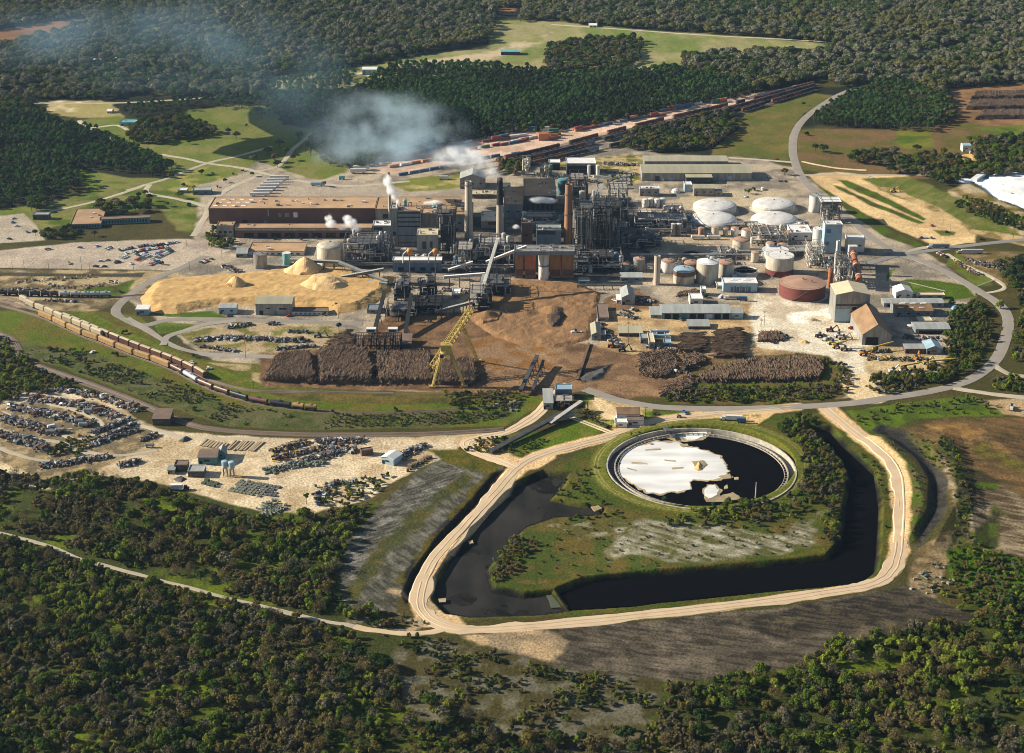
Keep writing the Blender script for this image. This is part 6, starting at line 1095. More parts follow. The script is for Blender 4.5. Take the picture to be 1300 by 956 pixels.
bldg('white_barn', 'white and pale blue barn at the edge of the pine wood', 'barn', 460, 479, 95, 6.5, 3, 'skyblue', 'white_roof', 'gable_x', rise=2); bldg('green_barn', 'long green-roofed barn on the pale far field', 'barn', 636, 660, 70, 4, 3, 'darksteel', 'tealtank', 'gable_x', rise=1)
bldg('gas_station', 'pale green flat canopy building beside the park road', 'building', 152, 187, 160, 4, 4, 'skyblue', 'tealtank', vents=2); bldg('white_shed', 'white shed with a conveyor beside the log yard in the far right', 'shed', 1222, 1232, 193, 8, 3, 'white', 'skyblue', 'gable_x', rise=1)
gallery('covered_conveyor', 'white small conveyor beside the far right white shed', (1231, 194, 1), (1241, 187, 5), 1.6, 'white', 1)

for a in (('low tangle of pipes right of the four small white tanks', 843, 868, 274, 8, 8, 'steel', ('cream', 'white'), 6, 16, 71), ('dark pipe work behind the shaded pipe bridge', 738, 800, 300, 12, 12, 'darksteel', ('bluegrey', 'steel', 'palepipe'), 12, 30, 72), ('pale pipe work in front of the grey boiler house', 497, 560, 338, 10, 6, 'steel', ('palepipe', 'white', 'greymetal'), 14, 30, 73),
  ('small vessels and pipes at the foot of the concrete chimney', 578, 612, 322, 12, 8, 'steel', ('palepipe', 'cream', 'steel'), 8, 22, 74), ('roof level pipe work behind the blue grey power house', 662, 716, 300, 16, 6, 'steel', ('palepipe', 'greymetal', 'steel'), 12, 30, 75), ('thin pipe work between the round basins and the tan tank', 858, 935, 336, 5, 4, 'steel', ('white', 'cream'), 9, 24, 76),
  ('pipe work between the lime silos and the kiln', 1046, 1066, 345, 12, 8, 'steel', ('palepipe', 'white'), 6, 20, 77), ('pipe work along the front of the widest domed tank', 872, 945, 291, 6, 4, 'cream', ('white', 'cream'), 8, 26, 78), ('pipe work along the front right domed tank', 955, 1022, 292, 6, 4, 'cream', ('white', 'palepipe'), 8, 26, 79), ('machinery behind the dark steel recovery boiler', 556, 582, 276, 14, 6, 'steel', ('palepipe', 'greymetal'), 6, 16, 80), ('crowded pipe work in front of the dark boiler towers', 728, 752, 348, 16, 8, 'darksteel', ('palepipe', 'steel', 'bluegrey'), 7, 22, 81)):
    plantblock('pipe_work', a[0], 'process plant', a[1], a[2], a[3], a[4], a[5], a[6], a[7], a[8], a[9], a[10], 2)
for a in (('long low grey duct house in the shaded yard', 744, 790, 318, 4, 4, 'bluegrey', 'greyroof'), ('pale roofed switch house in the shaded yard', 790, 812, 310, 4, 5, 'greymetal', 'creamroof'), ('cream topped hut beside the dark lying tank', 812, 826, 274, 4, 4, 'bluegrey', 'creamroof'), ('small tan hut under the smoking chimney', 640, 652, 322, 7, 5, 'concrete', 'tanroof'), ('grey hut between the chip bins', 530, 538, 362, 5, 4, 'greymetal', 'greyroof'), ('low pale pump hut at the tan tank', 930, 938, 357, 4, 4, 'white', 'white_roof'), ('small white roofed hut left of the orange tan tank', 878, 885, 297, 5, 3, 'greymetal', 'white_roof'), ('teal sided hut at the bark yard fence', 735, 748, 362, 5, 4, 'teal', 'greyroof')):
    bldg('hut', a[0], 'hut', a[1], a[2], a[3], a[4], a[5], a[6], a[7], vents=1)
piperack('pipe_rack', 'pipe bridge passing under the concrete chimney', 560, 652, 346, 7, 6, 'steel', 'palepipe'); piperack('pipe_rack', 'tall pipe bridge between boiler row and tank farm', 786, 872, 300, 7, 6, 'steel', 'palepipe'); piperack('pipe_rack', 'pipe bridge in front of the grey boiler house', 440, 500, 341, 5, 5, 'steel', 'greymetal'); piperack('pipe_rack', 'cream pipe bridge at the lime silos', 1000, 1062, 322, 7, 5, 'cream', 'white')
# ------------------------------------------------------------------ heaps
def P3(px, py, z): return Vector((*G(px, py, z), z))
def heap(name, lab, cat, poly, h, m, slope=.9, peaks=(), cell=2.2, rough=1.2, rsc=9, base=0.0, group=None, part='heap', kind=None):
    W_ = [G(x, y) for x, y in poly]; x0 = min(p[0] for p in W_) - 3; x1 = max(p[0] for p in W_) + 3; y0 = min(p[1] for p in W_) - 3; y1 = max(p[1] for p in W_) + 3
    nx = int((x1 - x0) / cell) + 2; ny = int((y1 - y0) / cell) + 2; gx, gy = np.meshgrid(np.linspace(x0, x1, nx), np.linspace(y0, y1, ny)); X, Y = proj(gx, gy)
    d = (sdf(X, Y, poly)) * mpp(sum(p[1] for p in poly) / len(poly)) + (fbm(gx, gy, 14, 3) - .5) * 5
    z = np.minimum(h, np.maximum(d, -2) * slope); z = np.where(d > 0, z + (fbm(gx, gy, rsc, 7) - .5) * rough * np.clip(d / 4, 0, 1) * 2, z)
    for px, py, ph, pr in peaks:
        cx, cy = G(px, py); q = np.hypot(gx - cx, gy - cy) + (fbm(gx, gy, 8, 4) - .5) * 3; qq = np.clip(1 - q / pr, 0, 1); z = np.where(d > 0, np.maximum(z, ph * np.where(qq > .75, .75 + (qq - .75) * .6, qq)), z)
    cx, cy = (x0 + x1) / 2, (y0 + y1) / 2; ok = d > -3; idx = np.arange(nx * ny).reshape(ny, nx); f = []
    for j in range(ny - 1):
        for i in range(nx - 1):
            if ok[j, i] or ok[j, i + 1] or ok[j + 1, i] or ok[j + 1, i + 1]: f.append((idx[j, i], idx[j, i + 1], idx[j + 1, i + 1], idx[j + 1, i]))
    z = np.maximum(z, -1.2) + base; mb = MB(); V = np.stack([gx.ravel() - cx, gy.ravel() - cy, z.ravel()], 1); mb.v = [tuple(q) for q in V.tolist()]; mb.f = [tuple(int(k) for k in q) for q in f]; mb.m = [0] * len(f)
    t = thing(name, lab, cat, cx, cy, 0, 0, group) if lab else None; o = mb.build(part, m, t)
    if t is None: o.location = (cx, cy, 0); tag(o, kind=kind)
    def zat(x, y):
        i = int(round((x - x0) / (x1 - x0) * (nx - 1))); j = int(round((y - y0) / (y1 - y0) * (ny - 1))); return float(z[max(0, min(ny - 1, j)), max(0, min(nx - 1, i))])
    return t, zat, (x0, x1, y0, y1), (cx, cy)
M['chips'] = mat('wood chips', (0.64, 0.41, 0.16), 0.95, c2=(0.47, 0.28, 0.10), scale=0.12, detail=9, bump=.5, stretch=(.5, 1.6, 1)); M['chipcone'] = mat('fresh chips', (0.70, 0.48, 0.23), .95, c2=(0.58, 0.37, 0.16), scale=.25, detail=8, bump=.3)
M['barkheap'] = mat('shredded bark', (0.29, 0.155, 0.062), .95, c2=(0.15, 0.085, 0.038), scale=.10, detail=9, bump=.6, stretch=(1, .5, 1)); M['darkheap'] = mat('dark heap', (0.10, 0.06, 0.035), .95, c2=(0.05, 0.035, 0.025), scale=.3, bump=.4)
heap('wood_chip_pile', 'broad flat golden pile of wood chips with a steep left edge', 'wood chip pile', [(178,378),(198,357),(225,353),(330,345),(380,338),(440,340),(500,352),(497,372),(470,388),(455,394),(430,398),(400,390),(330,388),(300,389),(270,390),(225,398),(200,397),(182,390)], 4.5, 'chips', .45, cell=1.9, rough=.55, rsc=6)
heap('wood_chip_cone', 'small pale chip cone standing on the left of the golden chip pile', 'wood chip pile', [(286,368),(298,358),(314,362),(318,370),(300,374)], 4.3, 'chipcone', .9, [(300,367,14,14)], 1.6, .5)
heap('wood_chip_cone', 'tall chip mound under the end of the chip conveyor', 'wood chip pile', [(355,350),(375,335),(400,334),(414,345),(400,354),(370,356)], 5, 'chipcone', .9, [(388,348,19,22),(376,349,12,18)], 1.7, .6)
heap('wood_chip_cone', 'largest rounded chip mound with a shadowed right side', 'wood chip pile', [(375,368),(385,355),(410,350),(435,356),(452,370),(430,377),(395,378)], 8, 'chipcone', .7, [(415,366,12.5,30),(402,366,11,24)], 1.8, .8)
heap('bark_pile', 'wide orange brown bark pile in front of the orange boiler bays', 'bark pile', [(604,362),(640,355),(735,358),(762,372),(760,400),(748,432),(705,443),(660,438),(630,428),(600,408),(588,385)], 1.8, 'barkheap', .35, [(700,396,6.5,15),(668,400,5,16),(640,392,6,14),(650,372,3.5,20)], 2.0, .8, 7)
heap('bark_pile', 'dark bark cone in the middle of the orange brown bark pile', 'bark pile', [(690,410),(697,398),(712,394),(718,404),(712,418),(698,420)], 4, 'darkheap', .8, [(706,404,6.5,12)], 1.6, .5)
heap('bark_pile', 'small brown heap at the foot of the black bark hog tower', 'bark pile', [(600,405),(618,392),(640,398),(636,410),(612,414)], 3, 'barkheap', .8, [(618,404,8,14)], 1.8)
M['greydust'] = mat('grey ash', (0.12, 0.115, 0.11), .95, c2=(0.06, .055, .05), scale=.2)
def logpile(lab, poly, h, n, ang, L=9, seed=1, spread=.35, group=None, jag=1.0, m='timber'):
    t, zat, (x0, x1, y0, y1), (cx, cy) = heap('log_pile', lab, 'log pile', poly, h, 'darkheap', 3.0, cell=2.0, rough=1.3, rsc=9, group=group, part='packed_logs'); r = random.Random(seed); mb = MB(); pp = np.array(poly); k = 0
    while k < n:
        x = r.uniform(x0, x1); y = r.uniform(y0, y1); z = zat(x, y)
        if z < .6: k += .15; continue
        a = math.radians(ang) + r.gauss(0, spread); e = r.gauss(0, .05 * jag); l = L * r.uniform(.6, 1.1) / 2; d = Vector((math.cos(a) * l, math.sin(a) * l, math.sin(e) * l)); c = Vector((x - cx, y - cy, z + r.uniform(-.2, .25) * jag)); mb.tube(c - d, c + d, r.uniform(.2, .38), 5); k += 1
    o = mb.build('loose_logs', m, t); tag(o, kind='stuff'); return t
M['logtop'] = mat('weathered logs', (0.22, 0.14, 0.08), .95, c2=(0.07, 0.045, 0.028), scale=.35, detail=8)
logpile('left end section of the long brown log pile along the railway verge', [(334,486),(342,463),(352,454),(396,449),(402,487)], 5.2, 800, 84, 8, 1, .13, m='logtop')
logpile('middle section of the long brown log pile along the railway verge', [(406,488),(402,449),(440,447),(470,449),(474,488)], 6.0, 850, 80, 8, 11, .16, m='logtop')
logpile('section of the long brown log pile just left of the yellow crane', [(479,488),(476,451),(545,451),(552,487)], 4.6, 850, 88, 8, 12, .2, m='logtop')
logpile('end of the long log pile between and behind the yellow crane legs', [(556,489),(560,462),(590,458),(604,462),(607,482),(600,490)], 4.5, 600, 76, 8, 2, .25, m='logtop')
logpile('tangled heap of logs beside the black log decks', [(412,446),(422,430),(445,422),(452,440),(440,448)], 3, 260, 20, 8, 3, .6, m='logtop')
logpile('neat square log stack under the grey canopy', [(862,449),(866,428),(891,427),(893,449)], 4, 420, 0, 9, 4, .12, m='logtop'); logpile('large square log stack right of the grey canopy', [(906,455),(910,424),(941,421),(944,455)], 4.6, 620, 0, 9, 5, .12, m='logtop')
logpile('rough heap of brown logs at the centre of the log yard', [(808,476),(812,452),(850,446),(864,462),(850,480),(826,480)], 2.6, 420, 60, 8, 6, .6, m='logtop'); logpile('long bushy log pile inside the lower yard loop', [(880,486),(905,468),(960,458),(1040,456),(1048,470),(1040,484),(960,485)], 3.2, 1500, 84, 8, 7, .22, m='logtop'); logpile('twisted root heap at the left tip of the lower yard loop', [(838,503),(848,488),(875,480),(880,492),(862,505)], 3, 260, 40, 7, 8, .8, m='timber')
logpile('small brown log heap left of the neat square log stack', [(864,470),(866,452),(892,450),(895,462),(880,468)], 3, 160, 50, 7, 9, 1.0, m='logtop')
for i, (a, b, y0, y1) in enumerate(((1230, 1420, 127, 119), (1224, 1420, 140, 130), (1238, 1420, 152, 143))): logpile(['farthest', 'middle', 'nearest'][i] + ' of the three long log rows in the far right log yard', [(a, y0), (a + 8, y1), (b, y1 - 3), (b, y0 - 3)], 5, 420, 80, 12, 20 + i, .15, group='long far log rows', m='logtop')
logpile('low rows of dark timber beside the tall utility pole', [(962,434),(964,423),(994,422),(997,434)], 2.2, 130, 90, 6, 31, .2, m='timber'); logpile('row of brown drums and logs behind the long workshop', [(858,377),(860,371),(886,367),(888,372),(872,377)], 2, 60, 90, 4, 32, .1, m='timber')
heap('ash_heap', 'dark grey ash smear beside the long kerb conveyor', 'ash heap', [(732,482),(745,474),(775,462),(770,474),(752,484)], 1.6, 'greydust', .5, cell=2); heap('soil_heap', 'small golden soil heap on the open gravel yard', 'soil heap', [(1014,436),(1020,431),(1028,434),(1026,438)], 1.8, 'chips', .8, cell=1.5)
heap('sand_heap', 'orange sand heap in front of the far right white shed', 'sand heap', [(1216,206),(1218,198),(1238,197),(1242,205)], 3, 'chips', .7, cell=2)
# ------------------------------------------------------------------ yellow log crane
A = P3(566, 438, 33); B = P3(598, 393, 46); C0 = P3(550, 466, 12); t = thing('log_crane', 'tall yellow lattice log crane straddling the log pile', 'crane', A.x, A.y); O = Vector((A.x, A.y, 0))
def truss(mb, a, b, w0, w1, n, r):
    a = Vector(a); b = Vector(b); d = (b - a).normalized(); s = d.cross(Vector((0, 0, 1))).normalized(); u = s.cross(d); pr = None
    for i in range(n + 1):
        f = i / n; c = a.lerp(b, f); w = w0 + (w1 - w0) * f; q = [c + s * w * x + u * w * y for x, y in ((-.5, -.5), (.5, -.5), (.5, .5), (-.5, .5))]
        for k in range(4): mb.beam(q[k], q[(k + 1) % 4], r * .7)
        if pr:
            for k in range(4): mb.beam(pr[k], q[k], r); mb.beam(pr[k], q[(k + 1) % 4], r * .6)
        pr = q
b = MB(); truss(b, C0 - O, B - O, 4.8, 3.5, 14, .55); b.build('boom', 'yellow', t)
for gx_, gy_, lb in ((549, 492, 0), (590, 491, 1), (607, 459, 2)):
    q = Vector((*G(gx_, gy_), 0)); src = A if lb < 2 else A.lerp(B, .62); b = MB(); truss(b, q - O, src - O + Vector(((-1.5, 1.5, 0)[lb], 0, -1)), 1.3, 2.0, 10, .45); b.box(q.x - O.x, q.y - O.y, 0, 5, 3.5, 1.6); b.build('leg', 'yellow', t)
b = MB(); b.box(0, 0, 29, 8, 7, 5); b.cyl(0, 0, 26, 4.5, 3, 16); b.build('machine_house', 'yellow', t); b = MB(); b.box(-3, -4.2, 24, 3, 3, 3); b.build('operator_cab', 'glass', t)
b = MB(); c = C0 - O; b.tube(c, c + Vector((0, 0, -4)), .25, 6)
for k in range(4): a = k * 1.57; b.beam(c + Vector((0, 0, -4)), c + Vector((math.cos(a) * 2.2, math.sin(a) * 2.2, -6)), .4); b.beam(c + Vector((math.cos(a) * 2.2, math.sin(a) * 2.2, -6)), c + Vector((math.cos(a) * 1.2, math.sin(a) * 1.2, -8.5)), .35)
b.build('grapple', 'yellow', t); b = MB()
for k in range(10): q = (A - O).lerp(B - O, k / 9); b.beam(q + Vector((-2.6, -1, 2)), q + Vector((2.6, -1, 2)), .3); 
b.beam(A - O + Vector((-2.6, -1, 2)), B - O + Vector((-2.6, -1, 2)), .3); b.beam(A - O + Vector((2.6, -1, 2)), B - O + Vector((2.6, -1, 2)), .3); b.build('walkway', 'yellow', t)
# ------------------------------------------------------------------ rail vehicles
def hopper_proto(name, lab, col, roofm, L=15.0):
    t = thing(name, lab, 'railcar', 0, 0); b = MB(); b.box(0, 0, 1.3, L * .94, 3.2, 3.3)
    for i in range(9): b.box(-L * .42 + L * .105 * i, 0, 1.35, .18, 3.36, 3.1)
    b.build('body', col, t); b = MB(); b.box(0, 0, 4.6, L * .94, 3.0, .45, 0, 0, 1, .55); b.box(0, 0, 5.05, L * .85, .7, .15); b.build('roof', roofm, t)
    b = MB()
    for k in (-.25, 0, .25): b.box(k * L, 0, .7, 2.2, 2.4, .7, 0, 0, 1.4, 1.2)
    b.build('discharge_gate', 'steel', t)
    for k in (-1, 1):
        b = MB(); b.box(k * L * .34, 0, .5, 3, 2.3, .8)
        for dx in (-.9, .9):
            for s in (-1, 1): b.tube((k * L * .34 + dx, s * .75, .45), (k * L * .34 + dx, s * 1.0, .45), .45, 10)
        b.build('bogie', 'rubber', t)
    return t
def tankcar_proto(name, lab, col, L=16.0):
    t = thing(name, lab, 'railcar', 0, 0); b = MB(); b.tube((-L * .45, 0, 2.9), (L * .45, 0, 2.9), 1.55, 18); b.tube((-L * .48, 0, 2.9), (-L * .45, 0, 2.9), 1.0, 18, 0, 1.55); b.tube((L * .45, 0, 2.9), (L * .48, 0, 2.9), 1.55, 18, 0, 1.0); b.build('tank', col, t)
    b = MB(); b.cyl(0, 0, 4.3, .8, .7, 12); b.box(0, 0, 4.55, 3.2, 2.2, .12); b.build('dome', col, t); b = MB(); b.box(0, 0, 1.0, L * .98, 1.6, .4); b.build('frame', 'rubber', t)
    for k in (-1, 1):
        b = MB(); b.box(k * L * .36, 0, .5, 3, 2.3, .7)
        for dx in (-.9, .9):
            for s in (-1, 1): b.tube((k * L * .36 + dx, s * .75, .45), (k * L * .36 + dx, s * 1.0, .45), .45, 10)
        b.build('bogie', 'rubber', t)
    return t
def onpath(line, k=10):
    P = [Vector(G(x, y)) for x, y in smooth(line, k)]; S = [0]
    for a, b in zip(P, P[1:]): S.append(S[-1] + (b - a).length)
    px = [proj(p.x, p.y)[0] for p in P]
    def at(s):
        for i in range(len(S) - 1):
            if S[i + 1] >= s: f = (s - S[i]) / max(1e-6, S[i + 1] - S[i]); p = P[i].lerp(P[i + 1], f); d = P[i + 1] - P[i]; return p, math.atan2(d.y, d.x)
        d = P[-1] - P[-2]; return P[-1], math.atan2(d.y, d.x)
    def sx(x):
        for i in range(len(px) - 1):
            if (px[i] - x) * (px[i + 1] - x) <= 0 and px[i] != px[i + 1]: return S[i] + (S[i + 1] - S[i]) * (x - px[i]) / (px[i + 1] - px[i])
        return S[-1]
    return at, sx, S[-1]
def train(line, xs, protos, labs, group, z=.55):
    at, sx, _ = onpath(line); n = len(xs) - 1
    for i in range(n):
        s0, s1 = sx(xs[i]), sx(xs[i + 1]); p, a = at((s0 + s1) / 2); pr, L = protos[i]; o = pr if not pr.get('used') else dup(pr, 0, 0); 
        pr['used'] = 1; o.location = (p.x, p.y, z + max(0, float(hfun(np.array([proj(p.x, p.y)[0]]), np.array([proj(p.x, p.y)[1]]))[0]))); o.rotation_euler = (0, 0, a); o.scale = ((s1 - s0) * .93 / L, 1.12, 1.12); o['label'] = labs[i]; o['group'] = group
def clean():
    for o in bpy.data.objects:
        if o.get('used') is not None: del o['used']
HO = hopper_proto('hopper_car', 'x', 'hopperorange', 'hopperorange'); HC = hopper_proto('hopper_car', 'x', 'hoppercream', 'hoppercream'); HW_ = hopper_proto('hopper_car', 'x', 'boxbrown', 'hoppercream')
TB = tankcar_proto('tank_car', 'x', 'tankblack'); TG = tankcar_proto('tank_car', 'x', 'tankgrey'); TW = tankcar_proto('tank_car', 'x', 'boxbrown'); TO = tankcar_proto('tank_car', 'x', 'hopperorange')
xs1 = [49, 68, 86, 106, 126, 148, 171, 192, 217, 233, 252, 272, 292, 316, 342, 371, 387, 403]
pr1 = [(HO, 15)] * 8 + [(TW, 16), (TG, 16)] + [(TW, 16)] * 2 + [(TB, 16), (TW, 16), (TB, 16), (TO, 16), (TO, 16)]
train(T1, xs1, pr1, ['orange covered hopper car in the front row of the long freight train'] * 8 + ['brown tank car coupled behind the last orange hopper car', 'grey tank car among the brown ones on the curve'] + ['brown tank car on the middle of the curved train'] * 2 + ['black tank car before the middle of the curved train end', 'brown tank car between two black tank cars', 'long black tank car next to the orange-topped pair'] + ['orange-topped tank car, one of two ending the curved train'] * 2, 'front freight train')
xs2 = [80, 91, 103, 115, 127, 140, 153, 166, 179, 193, 207, 220, 233, 247, 262]
train(T2, xs2, [(HW_, 15)] * 14, ['brown hopper car with a pale roof, behind the orange row'] * 14, 'white-roofed hopper cars')
xs3 = [26, 35, 46, 58, 70, 81, 93, 105, 117, 131]
train(T3, xs3, [(HC, 15)] * 9, ['cream hopper car on the rearmost of the three near tracks'] * 9, 'cream hopper cars')
train(T5, [76, 90, 103, 114, 127, 142], [(TG, 16)] * 5, ['pale grey tank car at the right end of the dark train'] * 5, 'pale tank cars left of the asphalt road'); train(T5, [-4, 10, 24, 38, 52, 64, 75], [(TB, 16)] * 6, ['black tank car in the dark train at the left edge'] * 6, 'black tank cars at the left edge')
def boxcar(col):
    L = 16; b = MB(); b.box(0, 0, 1.1, L, 3.1, 3.5, 0); b.box(0, 0, 4.6, L, 3.0, .4, 1, 0, 1, .6)
    for i in range(11): b.box(-L / 2 + L * (i + .5) / 11, 0, 1.2, .2, 3.3, 3.3, 0)
    for k in (-1, 1):
        b.box(k * L * .35, 0, .4, 3, 2.4, .7, 2)
    o = b.build('freight_car', [col, 'darksteel' if col != 'boxbrown' else 'browntank', 'rubber']); COL.objects.unlink(o); return o
BC = [boxcar(c) for c in ('tankblack', 'boxbrown', 'boxred', 'boxgrey')]
CN = {0: 'black', 1: 'brown', 2: 'dark red', 3: 'blue grey'}
for k, (line, x0, x1, wts) in enumerate(((FT[0], 648, 1038, (6, 4, 3, 1)), (FT[1], 640, 1034, (6, 4, 2, 1)), (FT[2], 640, 1030, (8, 3, 2, 1)))):
    at, sx, Ln = onpath(line); s = sx(x0); e = sx(x1); r = random.Random(k)
    while s < e:
        if r.random() < (.86 if k < 2 else .9):
            p, a = at(s); ci = r.choices(range(4), wts)[0]; o = BC[ci].copy(); COL.objects.link(o); o.location = (p.x, p.y, .6); o.rotation_euler = (0, 0, a)
            tag(o, CN[ci] + ' freight car in the long train beside the container yard, ' + ['track nearest the containers', 'middle track', 'track nearest the mill'][k], 'railcar', CN[ci] + ' freight cars on ' + ['the container side track', 'the middle track', 'the mill side track'][k])
        s += 17.2
# ------------------------------------------------------------------ containers
def contp(col):
    b = MB(); b.box(0, 0, .05, 12.2, 2.5, 2.7, 0)
    for i in range(14):
        for s in (-1, 1): b.box(-5.7 + i * .88, s * 1.27, .15, .35, .08, 2.4, 0)
    for s in (-1, 1): b.box(6.13, s * .6, .2, .06, 1.1, 2.3, 0)
    o = b.build('shipping_container', [col]); COL.objects.unlink(o); return o
CONT = {k: contp('box' + k) for k in ('orange', 'red', 'blue', 'green', 'white', 'grey', 'brown')}
r = random.Random(5)
def controw(a, b, cols, where, hmax=2, gap=2.0, ang=None, p=.85):
    A_ = Vector(G(*a)); B_ = Vector(G(*b)); d = (B_ - A_); L = d.length; d.normalize(); s = 0; an = math.atan2(d.y, d.x) if ang is None else ang; st = 12.2 if ang is None else 3.2
    while s < L:
        if r.random() < p:
            q = A_ + d * s; c = r.choice(cols)
            for k in range(r.randint(1, hmax)):
                o = CONT[c].copy(); COL.objects.link(o); o.location = (q.x, q.y, .1 + k * 2.85); o.rotation_euler = (0, 0, an + r.gauss(0, .02)); tag(o, {'grey': 'slate grey'}.get(c, c) + ' shipping container ' + ('stacked on another ' if k else '') + where, 'container', c + ' containers ' + where + (' upper tier' if k else ''))
                if r.random() < .4: c = r.choice(cols)
        s += st + gap * r.uniform(.5, 1.5)
O_ = ['orange', 'orange', 'red', 'red', 'blue', 'white', 'green', 'grey']
controw((690, 178), (706, 175), ['orange'], 'in the bright orange block of the container yard', 3, .6, 0.1, 1); controw((690, 174), (706, 171), ['orange', 'orange', 'green'], 'in the bright orange block of the container yard', 3, .6, 0.1, 1)
controw((724, 168), (758, 161), ['red', 'brown', 'orange', 'red'], 'in front of the dark pine edge', 2, 1); controw((645, 166), (694, 166), ['blue', 'white', 'red', 'blue'], 'at the pine edge behind the yard', 2, 3)
controw((762, 160), (802, 152), ['grey', 'green', 'blue', 'grey'], 'along the pine edge', 1, 1, None, .9); controw((804, 152), (826, 148), ['orange', 'orange', 'green'], 'along the train in the middle of the yard', 2, .8, None, 1); controw((830, 148), (850, 145), ['blue', 'red', 'orange'], 'along the train in the middle of the yard', 2, 1, None, 1)
controw((842, 141), (876, 136), ['red', 'grey', 'blue', 'orange'], 'farther up the yard', 2, .8, None, 1); controw((876, 134), (890, 132), ['white', 'grey', 'green'], 'farther up the yard', 1, 1, None, 1); controw((908, 131), (922, 129), ['green', 'orange'], 'at the far end of the yard', 2, 1, None, 1)
controw((640, 184), (672, 178), ['blue', 'red', 'grey'], 'in the near rows of the yard', 1, 2); controw((655, 180), (684, 174), ['red', 'grey', 'white', 'green'], 'in the near rows of the yard', 1, 1.5); controw((618, 180), (646, 176), ['orange', 'red', 'orange'], 'behind the smoking chimney', 2, .8, None, 1); controw((640, 176), (668, 172), ['white', 'red', 'grey', 'blue'], 'behind the smoking chimney', 2, 1)
controw((505, 200), (600, 180), O_, 'in the smoky back row', 1, 3); controw((500, 212), (560, 202), ['orange', 'red', 'green', 'white'], 'in the smoky middle row', 1, 3); controw((512, 222), (590, 208), ['blue', 'grey', 'blue', 'green'], 'in the smoky near row', 1, 2, None, .9); controw((590, 206), (640, 197), ['grey', 'brown', 'blue'], 'in the smoky near row', 1, 2)
controw((600, 190), (640, 183), O_, 'beside the chimney smoke', 1, 4)
controw((655, 196), (662, 195), ['blue'], 'at the head of the dark trains', 1, 1, None, 1)
# ------------------------------------------------------------------ road vehicles
def carp(col, kind='car'):
    b = MB(); L, Wd = (4.7, 1.85) if kind == 'car' else (5.6, 2.0)
    if kind == 'car': b.box(0, 0, .35, L, Wd, .62, 0, 0, .97, .94); b.box(-.15, 0, .95, 2.7, 1.65, .52, 1, 0, .68, .85); b.box(-.15, 0, 1.46, 1.8, 1.38, .06, 0)
    elif kind == 'pickup': b.box(0, 0, .45, L, Wd, .55, 0, 0, .98, .96); b.box(.35, 0, 1.0, 1.9, 1.7, .6, 1, 0, .72, .88); b.box(.35, 0, 1.59, 1.35, 1.5, .06, 0); b.box(-1.8, .93, .95, 1.9, .12, .35, 0); b.box(-1.8, -.93, .95, 1.9, .12, .35, 0); b.box(-2.72, 0, .95, .12, 1.8, .35, 0)
    elif kind == 'van': b.box(-.3, 0, .4, 5.0, Wd, 1.7, 0, 0, .97, .93); b.box(2.35, 0, .4, .9, Wd, .8, 0); b.box(2.15, 0, 1.2, .7, 1.7, .6, 1, 0, .6, .9)
    for sx_ in (-1, 1):
        for sy in (-1, 1): b.tube((sx_ * L * .32, sy * Wd * .40, .34), (sx_ * L * .32, sy * Wd * .51, .34), .34, 10, 2)
    for sy in (-.6, .6): b.box(L * .485, sy, .6, .1, .35, .18, 3)
    o = b.build({'car': 'parked_car', 'pickup': 'pickup_truck', 'van': 'van'}[kind], [col, 'glass', 'rubber', 'white']); COL.objects.unlink(o); return o
CP = {}
def car(px, py, col, kind, where, ang=None, group=None):
    k = (col, kind)
    if k not in CP: CP[k] = carp('car' + col, kind)
    o = CP[k].copy(); COL.objects.link(o); x, y = G(px, py); o.location = (x, y, max(0, hz(px, py)) + .12); o.rotation_euler = (0, 0, r.uniform(0, 6.28) if ang is None else ang); o.scale = (1.12, 1.12, 1.12)
    nm = {'car': 'car', 'pickup': 'pickup truck', 'van': 'van'}[kind]; cn = {'grey': 'dark grey', 'tan': 'beige'}.get(col, col); return tag(o, '%s %s %s' % (cn, nm, where), nm, group or '%s %ss %s' % (cn, nm, where))
CC_ = ['white'] * 5 + ['silver'] * 4 + ['black'] * 4 + ['grey'] * 3 + ['blue'] * 3 + ['red'] * 2 + ['tan', 'green']
def carrow(a, b, where, step=3.2, p=.85):
    A_ = Vector(G(*a)); B_ = Vector(G(*b)); d = B_ - A_; L = d.length; d.normalize(); s = 0; an = math.atan2(d.y, d.x) + 1.57
    while s <= L:
        if r.random() < p: q = A_ + d * s; X, Y = proj(q.x, q.y); car(X, Y, r.choice(CC_), r.choice(['car', 'car', 'car', 'pickup']), where, an + r.choice([0, math.pi]))
        s += step
mk = MB()
for a, b in (((40,322),(120,316)),((40,330),(118,325)),((125,326),(215,314)),((130,334),(200,328)),((128,319),(225,309)),((60,338),(110,334)),((8,281),(34,277)),((14,291),(42,287)),((20,301),(48,297))):
    A_ = Vector(G(*a)); B_ = Vector(G(*b)); d = (B_ - A_); n = int(d.length / 3.2); d.normalize()
    for i in range(n): q = A_ + d * (i * 3.2); mk.beam((q.x, q.y - 2.6, .3), (q.x + .3, q.y + 2.6, .3), .22, .04)
tag(mk.build('road_marking_lines', RM['line']), kind='structure')
